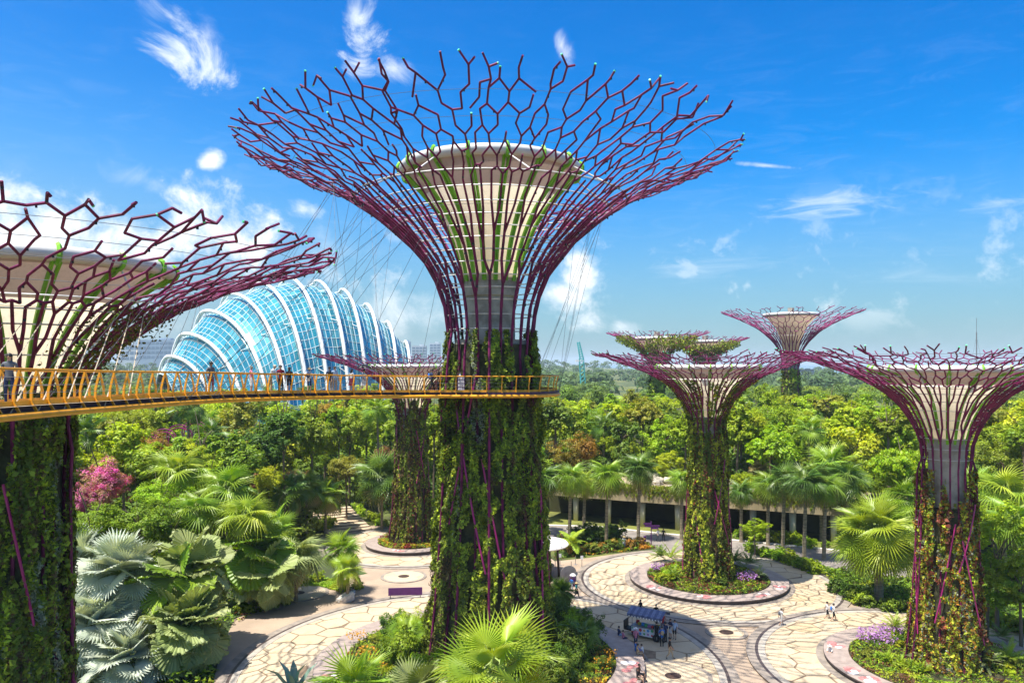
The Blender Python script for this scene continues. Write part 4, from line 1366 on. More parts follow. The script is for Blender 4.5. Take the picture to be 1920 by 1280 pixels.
def lattice(mb, p, q, w0, w1, n, r):
    p, q = Vector(p), Vector(q); ax_ = (q - p).normalized(); u = ax_.cross(Vector((0, 1, 0))).normalized(); v = ax_.cross(u)
    cor = [(1, 1), (-1, 1), (-1, -1), (1, -1)]
    for a, b in cor:
        mb.tube([p + (u * a + v * b) * w0, q + (u * a + v * b) * w1], r, 4)
    for i in range(n):
        t0, t1 = i / n, (i + 1) / n; wa, wb = w0 + (w1 - w0) * t0, w0 + (w1 - w0) * t1
        for c_ in range(4):
            a, b = cor[c_], cor[(c_ + 1) % 4]
            mb.tube([p.lerp(q, t0) + (u * a[0] + v * a[1]) * wa, p.lerp(q, t1) + (u * b[0] + v * b[1]) * wb], r * 0.7, 3)
d = 520
b0 = W(1095, 716, d)
k = tag(empty('crane', (b0.x, b0.y, 0)), 'teal lattice crane leaning left beyond the trees', 'crane')
def rel(px, py): 
    q = W(px, py, d); return (q.x - b0.x, 0, q.z)
m = MB(); lattice(m, (0, 0, 0), rel(1090, 672), 1.6, 1.4, 10, 0.32); m.build('tower', M_TEAL, k)
m = MB(); lattice(m, rel(1091, 674), rel(1084.5, 641), 1.2, 0.7, 8, 0.3); m.build('jib', M_TEAL, k)
m = MB(); q = rel(1087, 676); m.box(q, (5.5, 3, 1.4)); m.build('cab', M_WHITE, k)
d = 330; q = W(1831, 596, d)
k = tag(empty('radio_mast', (q.x, q.y, 0)), 'thin tall grey mast on the right skyline', 'mast')
m = MB(); m.tube([(0, 0, 0), (0, 0, q.z - 6)], 0.22, 6); m.tube([(0, 0, q.z - 6), (0, 0, q.z)], 0.09, 5); m.build('pole', M_GREYSTEEL, k)
for s in (-1, 1):
    m = MB(); m.tube([(0, 0, q.z * 0.82), (s * 7, 0, 0)], 0.04, 3); m.build('stay', M_WIRE_DARK, k)

# ------------------------------------------------------------------ people
M_SKIN = surface('skin_light', (0.50, 0.30, 0.20), 0.6, 0.05)
M_SKIN_TAN = surface('skin_tan', (0.34, 0.19, 0.115), 0.6, 0.05)
M_HAIR = surface('dark_hair', (0.018, 0.013, 0.010), 0.5, 0.1)
M_HAIR_W = surface('pale_hair', (0.55, 0.48, 0.38), 0.6, 0.1)
M_EYE = surface('eye_dark', (0.02, 0.015, 0.012), 0.3, 0.0)
M_STRAW = surface('straw_hat', (0.58, 0.44, 0.22), 0.8, 0.1)
CLOTH = {}
def cloth(c):
    if c not in CLOTH:
        CLOTH[c] = surface('cloth_%d' % len(CLOTH), c, 0.85, 0.12, 6.0, spec=0.15)
    return CLOTH[c]
WHT, BLK, NVY, BLU, RED_, MRN, GRY, PNK, KHK, TEAL, LBL, DRD = (0.72, 0.71, 0.70), (0.02, 0.02, 0.022), (0.03, 0.045, 0.11), (0.04, 0.16, 0.5), (0.5, 0.03, 0.03), (0.22, 0.02, 0.035), (0.13, 0.14, 0.16), (0.62, 0.22, 0.30), (0.42, 0.32, 0.20), (0.03, 0.24, 0.24), (0.35, 0.45, 0.6), (0.28, 0.05, 0.08)

def pose(kind_, ph=0.0):
    """joint positions (m) for a 1.7 m person facing -y"""
    J = dict(pelvis=(0, 0, 0.93), belly=(0, 0.01, 1.08), chest=(0, 0.02, 1.27), neck=(0, 0.02, 1.44), nape=(0, 0.0, 1.51), head=(0, -0.015, 1.585), crown=(0, -0.01, 1.66))
    for s, n in ((-1, 'r'), (1, 'l')):
        J.update({'hip' + n: (0.09 * s, 0, 0.90), 'knee' + n: (0.10 * s, -0.02, 0.49), 'ankle' + n: (0.10 * s, 0.02, 0.09), 'toe' + n: (0.115 * s, -0.15, 0.035),
                  'sho' + n: (0.18 * s, 0.02, 1.39), 'elb' + n: (0.235 * s, 0.05, 1.12), 'wri' + n: (0.245 * s, -0.03, 0.88)})
    if kind_ == 'walk':
        J['kneel'] = (0.10, -0.16, 0.51); J['anklel'] = (0.10, -0.24, 0.11); J['toel'] = (0.11, -0.40, 0.07)
        J['kneer'] = (-0.10, 0.04, 0.48); J['ankler'] = (-0.10, 0.30, 0.14); J['toer'] = (-0.11, 0.18, 0.035)
        J['elbl'] = (0.24, 0.14, 1.14); J['wril'] = (0.24, 0.16, 0.90); J['elbr'] = (-0.24, -0.04, 1.13); J['wrir'] = (-0.22, -0.22, 0.95)
    elif kind_ == 'hold':      # forearms forward, holding something at the chest
        for s, n in ((-1, 'r'), (1, 'l')):
            J['elb' + n] = (0.23 * s, -0.02, 1.13); J['wri' + n] = (0.10 * s, -0.26, 1.20)
    elif kind_ == 'lean':      # leaning on a rail
        for k in ('belly', 'chest', 'neck', 'nape', 'head', 'crown'):
            x, y, z = J[k]; J[k] = (x, y - 0.35 * (z - 0.93), z - 0.05 * (z - 0.93))
        for s, n in ((-1, 'r'), (1, 'l')):
            J['sho' + n] = (0.18 * s, -0.15, 1.365); J['elb' + n] = (0.24 * s, -0.28, 1.13); J['wri' + n] = (0.12 * s, -0.46, 1.16)
        J['kneer'] = (-0.10, 0.06, 0.49); J['ankler'] = (-0.12, 0.18, 0.09); J['toer'] = (-0.13, 0.02, 0.035)
    elif kind_ in ('sit', 'sitreach'):
        for k in J:
            x, y, z = J[k]
            if z > 0.89 and k[:3] not in ('kne', 'ank', 'toe'): J[k] = (x, y + 0.0, z - 0.43)
        for s, n in ((-1, 'r'), (1, 'l')):
            J['knee' + n] = (0.12 * s, -0.42, 0.52); J['ankle' + n] = (0.10 * s, -0.46 + 0.05 * s, 0.09); J['toe' + n] = (0.10 * s, -0.62 + 0.05 * s, 0.035)
            J['elb' + n] = (0.24 * s, -0.06, 0.72); J['wri' + n] = (0.13 * s, -0.28, 0.64)
        if kind_ == 'sitreach': J['elbr'] = (-0.42, 0.0, 0.86); J['wrir'] = (-0.66, -0.06, 0.98)
    elif kind_ == 'squat':
        for k in list(J):
            x, y, z = J[k]
            if k[:3] not in ('kne', 'ank', 'toe'): J[k] = (x, y - 0.25 * max(0, z - 0.93), z - 0.62)
        for s, n in ((-1, 'r'), (1, 'l')):
            J['knee' + n] = (0.15 * s, -0.36, 0.47); J['ankle' + n] = (0.12 * s, -0.05, 0.09); J['toe' + n] = (0.13 * s, -0.22, 0.035)
            J['elb' + n] = (0.22 * s, -0.28, 0.55); J['wri' + n] = (0.10 * s, -0.45, 0.45)
    return J
RAD = dict(pelvis=0.135, belly=0.12, chest=0.135, neck=0.075, nape=0.055, head=0.092, crown=0.078)
_BODIES = {}
def body_mesh(kind_, long_sleeve, shorts, seed=0):
    key = (kind_, long_sleeve, shorts)
    if key in _BODIES: return _BODIES[key]
    J = pose(kind_)
    names, verts, edges, rad, zone_ = [], [], [], [], []
    def V(n, p, r):
        names.append(n); verts.append(Vector(p)); rad.append(r); return len(verts) - 1
    idx = {}
    for n, p in J.items():
        base = n[:-1] if n not in RAD else n
        r = RAD.get(n) or {'hip': 0.085, 'knee': 0.062, 'ankle': 0.042, 'toe': 0.038, 'sho': 0.062, 'elb': 0.043, 'wri': 0.03}[base]
        idx[n] = V(n, p, r)
    def E(a, b, z): edges.append((idx[a] if isinstance(a, str) else a, idx[b] if isinstance(b, str) else b)); zone_.append(z)
    E('pelvis', 'belly', 1); E('belly', 'chest', 1); E('chest', 'neck', 1); E('neck', 'nape', 0); E('nape', 'head', 0); E('head', 'crown', 0)
    for n in 'rl':
        E('pelvis', 'hip' + n, 2); E('hip' + n, 'knee' + n, 2); E('knee' + n, 'ankle' + n, 0 if shorts else 2); E('ankle' + n, 'toe' + n, 3)
        E('chest', 'sho' + n, 1); E('sho' + n, 'elb' + n, 1); E('elb' + n, 'wri' + n, 1 if long_sleeve else 0)
        w = Vector(J['wri' + n]); d = (w - Vector(J['elb' + n])).normalized(); s = -1 if n == 'r' else 1
        side = Vector((0, -1, 0)); side = (side - d * side.dot(d)).normalized()
        palm_ = V('palm', w + d * 0.075, 0.028); E(idx['wri' + n], palm_, 0)
        nrm = d.cross(side).normalized()
        for q, (off, ln) in enumerate(((-0.03, 0.068), (-0.01, 0.078), (0.01, 0.074), (0.03, 0.058))):
            k1 = V('f', w + d * (0.085 + ln * 0.5) + side * off, 0.0095); k2 = V('f', w + d * (0.085 + ln * 0.95) + side * off * 1.1 + nrm * 0.018 * -s, 0.008)
            E(palm_, k1, 0); E(k1, k2, 0)
        t1 = V('t', w + d * 0.065 + side * 0.05, 0.0105); t2 = V('t', w + d * 0.105 + side * 0.062, 0.009); E(palm_, t1, 0); E(t1, t2, 0)
    nose = V('nose', Vector(J['head']) + Vector((0, -0.098, -0.005)), 0.014); E(idx['head'], nose, 0)
    me = bpy.data.meshes.new('person_skel'); me.from_pydata([tuple(v) for v in verts], edges, []); me.update()
    ob = bpy.data.objects.new('person_skel', me); COL.objects.link(ob)
    md = ob.modifiers.new('skin', 'SKIN'); md.use_smooth_shade = True
    lay = me.skin_vertices[0].data if me.skin_vertices else None
    if lay is None:
        bm = bmesh.new(); bm.from_mesh(me); bm.verts.layers.skin.verify(); bm.to_mesh(me); bm.free(); lay = me.skin_vertices[0].data
    for i, v in enumerate(lay):
        v.radius = (rad[i], rad[i] * (0.78 if names[i] in ('pelvis', 'belly', 'chest') else 1.0)); v.use_root = False
    lay[idx['pelvis']].use_root = True
    sb = ob.modifiers.new('sub', 'SUBSURF'); sb.levels = 1; sb.render_levels = 1
    dg = bpy.context.evaluated_depsgraph_get(); dg.update()
    out = bpy.data.meshes.new_from_object(ob.evaluated_get(dg))
    bpy.data.objects.remove(ob); bpy.data.meshes.remove(me)
    out.name = 'person'
    n = len(out.polygons); cen = np.empty(n * 3); out.polygons.foreach_get('center', cen); cen = cen.reshape(-1, 3)
    best = np.full(n, 1e9); zi = np.zeros(n, int)
    for (a, b), z in zip(edges, zone_):
        A, B = np.array(verts[a]), np.array(verts[b]); ab = B - A
        t = np.clip(((cen - A) @ ab) / max(1e-9, ab @ ab), 0, 1); dd = np.linalg.norm(cen - (A + t[:, None] * ab), axis=1) - (rad[a] + (rad[b] - rad[a]) * t) * 0.8
        m = dd < best; best[m] = dd[m]; zi[m] = z
    for mt in (M_SKIN, cloth(WHT), cloth(BLK), M_DARK): out.materials.append(mt)
    out.polygons.foreach_set('material_index', zi.astype(np.int32)); out.polygons.foreach_set('use_smooth', np.ones(n, bool))
    out.update()
    _BODIES[key] = (out, J)
    return _BODIES[key]


# grow every body shape once, while the scene is still light
for kd_, ls_, sh_ in (('stand', False, False), ('stand', False, True), ('hold', False, True), ('hold', True, False), ('lean', False, True), ('walk', False, False), ('walk', False, True), ('walk', True, False),
                      ('sit', False, True), ('sit', True, False), ('sitreach', False, True), ('squat', False, False)):
    body_mesh(kd_, ls_, sh_)

# ------------------------------------------------------------------ plant materials
L_YEL = leafmat('leaf_yellow_green', (0.38, 0.46, 0.018), (0.27, 0.37, 0.014), 0.4)
L_LIME = leafmat('leaf_bright_lime', (0.34, 0.47, 0.018), (0.23, 0.36, 0.012), 0.4)
L_MID = leafmat('leaf_mid_green', (0.24, 0.345, 0.02), (0.17, 0.27, 0.015), 0.38)
L_DARK = leafmat('leaf_dark_green', (0.12, 0.205, 0.018), (0.085, 0.155, 0.013), 0.33)
L_OLIVE = leafmat('leaf_olive', (0.30, 0.31, 0.03), (0.21, 0.23, 0.02), 0.35)
L_AUTUMN = leafmat('leaf_bronze', (0.34, 0.17, 0.025), (0.24, 0.21, 0.02), 0.3)
L_RED = leafmat('leaf_dull_red', (0.27, 0.10, 0.06), (0.20, 0.17, 0.05), 0.3)
L_PINK = leafmat('bougainvillea_bracts', (0.64, 0.10, 0.40), (0.34, 0.26, 0.10), 0.35, huevar=0.0, nscale=3.2)
L_HAZE = leafmat('leaf_hazy_green', (0.11, 0.19, 0.05), (0.07, 0.14, 0.05), 0.2)
L_ANY = leafmat('mixed_bed_plants', (1, 1, 1), (0.85, 0.85, 0.85), 0.28, 0.55, 0.2, 0.0, 0.0)
P_FAN = leafmat('fan_palm_leaf', (0.26, 0.39, 0.026), (0.19, 0.31, 0.02), 0.35, 0.42, 0.45, 0.22, 0.015, False, 0.9)
P_FANY = leafmat('fan_palm_leaf_yellow', (0.38, 0.47, 0.04), (0.29, 0.40, 0.03), 0.38, 0.42, 0.45, 0.2, 0.015, False, 0.9)  # yellower leaf colour, used for whole plants
P_FAND = leafmat('fan_palm_leaf_dark', (0.13, 0.22, 0.022), (0.09, 0.17, 0.018), 0.3, 0.42, 0.45, 0.22, 0.015, False, 0.9)
P_GREY = leafmat('pleated_palm_leaf_greygreen', (0.33, 0.38, 0.15), (0.24, 0.30, 0.09), 0.25, 0.5, 0.35, 0.22, 0.012, False, 0.9)
P_SILVER = leafmat('silver_palm_leaf', (0.54, 0.58, 0.47), (0.44, 0.50, 0.39), 0.2, 0.55, 0.3, 0.18, 0.01, False, 0.9)
P_FEATHER = leafmat('feather_palm_leaf', (0.19, 0.30, 0.022), (0.12, 0.22, 0.016), 0.3, 0.45, 0.4, 0.22, 0.015, False, 0.9)
P_DRY = leafmat('dry_palm_leaf', (0.42, 0.36, 0.14), (0.32, 0.27, 0.10), 0.25, 0.6, 0.2, 0.2, 0.01, False, 0.9)
P_BLUE = leafmat('blue_agave_leaf', (0.20, 0.30, 0.22), (0.14, 0.24, 0.18), 0.1, 0.5, 0.3, 0.15, 0.01, False, 0.9)
M_BARK = surface('grey_brown_bark', (0.16, 0.12, 0.08), 0.9, 0.25, 2.0, bump=0.6, bscale=10, stretch=(1, 1, 0.25))
M_PALMBARK = surface('ringed_palm_trunk', (0.27, 0.22, 0.14), 0.9, 0.25, 3.0, bump=0.5, bscale=6, stretch=(0.3, 0.3, 3))
M_PETIOLE = surface('green_petiole', (0.22, 0.30, 0.05), 0.55, 0.15, 1.0)

# ------------------------------------------------------------------ broadleaf crowns (shared meshes)
def crown_mesh(name, seed, n, leaf, blobs=14, flat=0.75, spread=0.62, br=(0.30, 0.46), topbias=0.25, hang=0.2, up=0.95):
    """unit crown (radius about 1, centre at origin) of leaf clumps with gaps between them"""
    rng = np.random.default_rng(seed)
    c = norm(rng.normal(size=(blobs, 3))); c[:, 2] = c[:, 2] * flat + topbias * 0.4
    c *= (spread * rng.uniform(0.55, 1.12, blobs))[:, None]
    c[:, 2] = np.maximum(c[:, 2], -0.45 * flat)
    rb = rng.uniform(*br, blobs)
    # twig clumps inside each blob
    m = 9
    sub = norm(rng.normal(size=(blobs, m, 3)) + np.array([0, 0, 0.35])) * rb[:, None, None] * rng.uniform(0.55, 1.0, (blobs, m, 1))
    cc = (c[:, None] + sub).reshape(-1, 3); rc = np.repeat(rb, m) * rng.uniform(0.28, 0.5, blobs * m)
    k = rng.integers(0, len(cc), n)
    d = norm(rng.normal(size=(n, 3)) + np.array([0, 0, 0.3]))
    P = cc[k] + d * (rc[k] * rng.uniform(0.35, 1.12, n) ** 0.7)[:, None] * np.array([1, 1, 0.72])
    out = norm(P - c[k // m] * 0.6)
    N = norm(out * 0.8 + d * 0.5 + np.array([0, 0, up]) + rng.normal(0, 0.45, (n, 3)))
    L = leaf * rng.uniform(0.65, 1.35, n)
    Q = leaf_quads(P, N, L, L * 0.55, rng, hang)
    clump = rng.uniform(0.78, 1.22, len(cc))[k]
    v = clump * rng.uniform(0.75, 1.25, n)
    col = np.stack([v * rng.uniform(0.88, 1.15, n), v, v * rng.uniform(0.7, 1.2, n)], 1)
    return quads_mesh(name, Q, L_MID, col)

def trunk_mesh(name, seed, h, r, crown_r, limbs=6, lean=0.06):
    rnd = random.Random(seed); m = MB()
    top = Vector((rnd.uniform(-lean, lean) * h, rnd.uniform(-lean, lean) * h, h))
    pts = [Vector((0, 0, -0.3)), Vector((top.x * 0.2, top.y * 0.2, h * 0.35)), Vector((top.x * 0.6, top.y * 0.6, h * 0.7)), top]
    m.tube(pts, [r * 1.25, r, r * 0.8, r * 0.6], 8)
    for i in range(limbs):
        a = 2 * math.pi * (i + rnd.random() * 0.6) / limbs; q = pts[2].lerp(top, rnd.random())
        e = q + Vector((math.cos(a) * crown_r * 0.55, math.sin(a) * crown_r * 0.55, crown_r * rnd.uniform(0.3, 0.75)))
        mid = q.lerp(e, 0.5) + Vector((0, 0, crown_r * 0.06))
        m.tube([q, mid, e], [r * 0.5, r * 0.32, r * 0.12], 5)
    return m.mesh(name, M_BARK)

CROWNS = {
    'round': [crown_mesh('crown_round', 101 + i, 3600, 0.115, 15) for i in range(4)],
    'loose': [crown_mesh('crown_loose', 121 + i, 3000, 0.12, 11, 0.6, 0.72, (0.24, 0.38)) for i in range(3)],
    'cone': [crown_mesh('crown_cone', 141 + i, 2800, 0.12, 14, 1.5, 0.55, (0.24, 0.36)) for i in range(2)],
    'fine': [crown_mesh('crown_fine', 161 + i, 11000, 0.055, 20, 0.75, 0.66, (0.26, 0.4)) for i in range(3)],
    'layer': [crown_mesh('crown_layer', 181 + i, 10000, 0.06, 24, 0.9, 0.8, (0.2, 0.3), up=1.4)  for i in range(2)],
    'bush': [crown_mesh('crown_bush', 201 + i, 1500, 0.17, 10, 0.7, 0.6, (0.34, 0.5)) for i in range(4)],
    'bushfine': [crown_mesh('crown_bush_fine', 211 + i, 5200, 0.085, 16, 0.7, 0.62, (0.3, 0.44)) for i in range(3)],
    'feathery': [crown_mesh('crown_feathery', 221 + i, 5200, 0.10, 18, 0.8, 0.62, (0.26, 0.4), hang=1.2) for i in range(2)],
}
TRUNKS = [trunk_mesh('trunk', 301 + i, 1.0, 0.035, 0.55) for i in range(4)]
_rt = random.Random(99)

def broadleaf(x, y, z0, height, crad, shape, mat, label, group=None, name='broadleaf_tree', cat='tree', squash=1.0):
    """tree = trunk + crown, crown radius crad, total height"""
    root = tag(empty(name, (x, y, z0), _rt.uniform(0, 6.28)), label, cat, group)
    cr_z = crad * squash * _rt.uniform(0.9, 1.1)
    zc = height - cr_z * (0.9 if shape != 'cone' else 1.1)
    t = link('trunk', _rt.choice(TRUNKS), root); th = max(1.0, zc + 0.1 * crad)
    t.scale = (crad * 1.25, crad * 1.25, th)
    c = link('crown', _rt.choice(CROWNS[shape]), root, (0, 0, zc)); c.scale = (crad * _rt.uniform(0.92, 1.08), crad * _rt.uniform(0.92, 1.08), cr_z)
    override(c, mat)
    return root

def shrub(x, y, z0, rad, mat, label, group=None, shape='bush', name='shrub', cat='shrub', tall=1.0):
    root = tag(empty(name, (x, y, z0), _rt.uniform(0, 6.28)), label, cat, group)
    c = link('foliage', _rt.choice(CROWNS[shape]), root, (0, 0, rad * 0.55 * tall)); c.scale = (rad, rad, rad * tall)
    override(c, mat)
    t = link('stem', _rt.choice(TRUNKS), root); t.scale = (rad * 1.6, rad * 1.6, rad * 0.6 * tall)
    return root

# ------------------------------------------------------------------ palms
def fan_leaf_mesh(name, seed, n=28, spread=300, split=0.5, droop=0.5, cup=0.25, tip=0.012, pet=1.0, width=1.0):
    """palmate leaf: pleated segments joined near the hub, free drooping tips; petiole along -x to the hub at origin"""
    rnd = random.Random(seed); m = MB()
    a0 = -R(spread) / 2; da = R(spread) / n
    def pt(a, r, dz=0.0):
        drop = droop * r * r * (0.55 + 0.45 * rnd.random() if r > 0.9 else 0.8)
        side = math.sin(a)
        z = cup * abs(side) * r - drop + dz
        return (r * math.cos(a), r * side, z)
    for i in range(n):
        a = a0 + da * (i + 0.5); ln = (1.0 - 0.22 * abs((i + 0.5) / n * 2 - 1) ** 2) * rnd.uniform(0.93, 1.05)
        hw = da * 0.5
        r1 = split * ln
        hub = (0.02 * math.cos(a), 0.02 * math.sin(a), 0)
        b0 = pt(a - hw, r1, -0.012); b1 = pt(a, r1, 0.02); b2 = pt(a + hw, r1, -0.012)
        rm = (split + 1) * 0.5 * ln
        k = 0.62 * r1 / rm * width
        c0 = pt(a - hw * k, rm, -0.01); c1 = pt(a, rm, 0.012); c2 = pt(a + hw * k, rm, -0.01)
        e = pt(a + rnd.uniform(-0.03, 0.03), ln)
        i0 = len(m.v); m.v += [hub, b0, b1, b2, c0, c1, c2, e]
        for f in ((0, 1, 2), (0, 2, 3), (1, 4, 5, 2), (2, 5, 6, 3), (4, 7, 5), (5, 7, 6)):
            m.f.append(tuple(i0 + q for q in f)); m.m.append(0)
    m.tube([(-pet, 0, -0.16 * pet), (-pet * 0.5, 0, -0.03), (0.05, 0, 0)], [0.03, 0.02, 0.012], 4, 1)
    return m.mesh(name, [P_FAN, M_PETIOLE])

def feather_leaf_mesh(name, seed, n=30, bend=0.9, lw=0.045, ll=0.3, vee=0.35):
    """pinnate leaf along +x, unit length"""
    rnd = random.Random(seed); m = MB()
    def axis(t): return Vector((t * (1 - 0.12 * bend * t), 0, -bend * 0.42 * t * t))
    m.tube([axis(t) for t in np.linspace(0, 1, 7)], [0.014, 0.012, 0.01, 0.008, 0.006, 0.004, 0.002], 4, 1)
    for i in range(n):
        t = 0.12 + 0.87 * i / (n - 1); p = axis(t); q = axis(min(1, t + 0.02)); tg = (q - p).normalized() if t < 0.98 else Vector((1, 0, -bend * 0.8)).normalized()
        ln = ll * math.sin(math.pi * min(1, 0.18 + 0.8 * t)) ** 0.6 * rnd.uniform(0.9, 1.1)
        for s in (-1, 1):
            d = (tg * 0.55 + Vector((0, s, vee * rnd.uniform(0.3, 1)))).normalized()
            e = p + d * ln + Vector((0, 0, -0.35 * ln * rnd.uniform(0.6, 1.5))); mid = p + d * ln * 0.5
            w = tg * lw * 0.5
            i0 = len(m.v); m.v += [tuple(p - w * 0.5), tuple(p + w * 0.5), tuple(mid + w), tuple(mid - w), tuple(e)]
            m.f += [(i0, i0 + 1, i0 + 2, i0 + 3), (i0 + 3, i0 + 2, i0 + 4)]; m.m += [0, 0]
    return m.mesh(name, [P_FEATHER, M_PETIOLE])

LEAVES = {
    'fan': [fan_leaf_mesh('leaf_fan', 1 + i, 26, 290, 0.4, 0.34 + 0.10 * i, 0.22, pet=1.15) for i in range(3)],
    'droopy': [fan_leaf_mesh('leaf_droopy_fan', 11 + i, 26, 300, 0.34, 0.6 + 0.15 * i, 0.15, pet=1.1) for i in range(3)],
    'silver': [fan_leaf_mesh('leaf_stiff_fan', 21 + i, 36, 320, 0.62, 0.12 + 0.08 * i, 0.30, pet=0.9) for i in range(3)],
    'pleat': [fan_leaf_mesh('leaf_pleated_round', 31 + i, 34, 345, 0.93, 0.20 + 0.1 * i, 0.22, pet=0.9, width=1.5) for i in range(3)],
    'big': [fan_leaf_mesh('leaf_large_fan', 41 + i, 34, 285, 0.36, 0.22 + 0.12 * i, 0.30, pet=1.2) for i in range(3)],
    'spiky': [fan_leaf_mesh('leaf_spiky_fan', 51 + i, 22, 250, 0.35, 0.18 + 0.1 * i, 0.2, pet=0.9) for i in range(2)],
    'feather': [feather_leaf_mesh('leaf_feather', 61 + i, 30, 0.8 + 0.3 * i) for i in range(3)],
    'cycad': [feather_leaf_mesh('leaf_cycad', 71 + i, 26, 0.6 + 0.25 * i, 0.03, 0.16, 0.6) for i in range(2)],
}
def sword_leaf_mesh(seed):
    m = MB(); rnd = random.Random(seed); pts = [(0, 0.10, 0), (0.35, 0.12, -0.01), (0.7, 0.075, -0.05), (1.0, 0.0, -0.14 - 0.1 * rnd.random())]
    for i in range(3):
        (x0, w0, z0), (x1, w1, z1) = pts[i], pts[i + 1]
        i0 = len(m.v); m.v += [(x0, -w0, z0 + 0.05), (x0, 0, z0), (x0, w0, z0 + 0.05), (x1, -w1, z1 + 0.04 * (i < 2)), (x1, 0, z1), (x1, w1, z1 + 0.04 * (i < 2))]
        m.f += [(i0, i0 + 1, i0 + 4, i0 + 3), (i0 + 1, i0 + 2, i0 + 5, i0 + 4)]; m.m += [0, 0]
    return m.mesh('leaf_sword', [P_BLUE, M_PETIOLE])
LEAVES['sword'] = [sword_leaf_mesh(i) for i in range(2)]
def palm_trunk(root, h, r):
    """ringed trunk built for this palm height"""
    key = (round(h, 0), round(r, 2))
    if key not in _TR:
        m = MB(); n = max(5, int(h / 0.45)); rnd = random.Random(int(h * 10))
        bx, by = rnd.uniform(-.03, .03) * h, rnd.uniform(-.03, .03) * h
        m.tube([(bx * (i / n) ** 2, by * (i / n) ** 2, h * i / n - 0.1) for i in range(n + 1)], [r * (1.35 if i == 0 else 1.0 - 0.2 * i / n) * (1.07 if i % 2 else 0.96) for i in range(n + 1)], 9)
        _TR[key] = (m.mesh('palm_trunk', M_PALMBARK), bx, by)
    me, bx, by = _TR[key]
    return link('trunk', me, root), Vector((bx, by, h - 0.1))
_TR = {}

def palm(x, y, z0, h, leaf, R_leaf, n, mat, label, group=None, elev=(78, -35), pet=1.0, name='fan_palm', cat='palm', r_trunk=0.22, dry=0, seed=None, trunk=True, sc=(0.85, 1.12)):
    """palm with every leaf an object of its own"""
    rnd = random.Random(seed if seed is not None else int(x * 13 + y * 7) % 9973)
    root = tag(empty(name, (x, y, z0)), label, cat, group)
    hub = Vector((0, 0, h))
    if trunk and h > 0.6: _, hub = palm_trunk(root, h, r_trunk)
    hub = Vector((hub.x, hub.y, h))
    ga = 2.39996
    for i in range(n):
        f = i / max(1, n - 1)
        el = R(elev[0] + (elev[1] - elev[0]) * f ** 0.85 + rnd.uniform(-8, 8)); az = i * ga + rnd.uniform(-0.25, 0.25)
        s = R_leaf * rnd.uniform(*sc)
        me = rnd.choice(LEAVES[leaf])
        d = Vector((math.cos(az) * math.cos(el), math.sin(az) * math.cos(el), math.sin(el)))
        palmate = leaf not in ('feather', 'cycad', 'sword')
        pos = hub + d * (pet * s * (1.0 if palmate else 0.04))
        o = link('leaf', me, root, pos)
        # leaf blade leans further down than its stalk
        lean = R(rnd.uniform(0, 18) + 34 * f) if palmate else 0.0
        o.rotation_euler = (Matrix.Rotation(az, 3, 'Z') @ Matrix.Rotation(-(el - lean), 3, 'Y') @ Matrix.Rotation(rnd.uniform(-0.5, 0.5), 3, 'X')).to_euler()
        o.scale = (s, s, s)
        override(o, P_DRY if i >= n - dry else mat)
    return root

# ------------------------------------------------------------------ planting, near to far
def at_px(px, py, d):
    """crown centre seen at (px,py) at depth d -> x, y, z"""
    q = W(px, py, d); return q.x, q.y, q.z

# foreground left: silver and pleated palms
for (px, py, d, s, n, lab) in ((225, 1085, 62, 1.95, 40, 'silver fan palm with the highest crown of the silver cluster, lower left'),
                               (185, 1180, 60, 1.9, 40, 'silver fan palm in the middle of the cluster against the left trunk'),
                               (145, 1065, 65, 1.9, 32, 'silver fan palm half hidden behind the left vine-clad trunk'),
                               (240, 1255, 58, 1.9, 38, 'silver fan palm at the bottom edge, lower left')):
    x, y, z = at_px(px, py, d)
    palm(x, y, 0, max(1.2, z), 'silver', s, n, P_SILVER, lab, 'silver palms at lower left', (82, -48), 1.05, 'silver_palm', r_trunk=0.3)
for (px, py, d, s, n, mt, lab) in ((345, 1182, 60, 1.75, 52, P_GREY, 'grey-green palm with tiers of round pleated leaves, lower left beside the floor'),
                                   (360, 1072, 64, 1.9, 28, P_GREY, 'palm with large pleated grey-green leaves above the tiered one'),
                                   (330, 1095, 62, 1.9, 12, P_FAN, 'fresh green pleated palm among the grey-green ones'),
                                   (478, 1035, 75, 2.1, 26, P_FAN, 'green palm with round pleated leaves, right of the grey-green ones'),
                                   (500, 1078, 74, 1.7, 20, P_GREY, 'low palm with round dull leaves shading the path edge')):
    x, y, z = at_px(px, py, d)
    palm(x, y, 0, max(1.2, z), 'pleat', s, n, mt, lab, None, (78, -55), 1.05, 'pleated_palm', r_trunk=0.2)
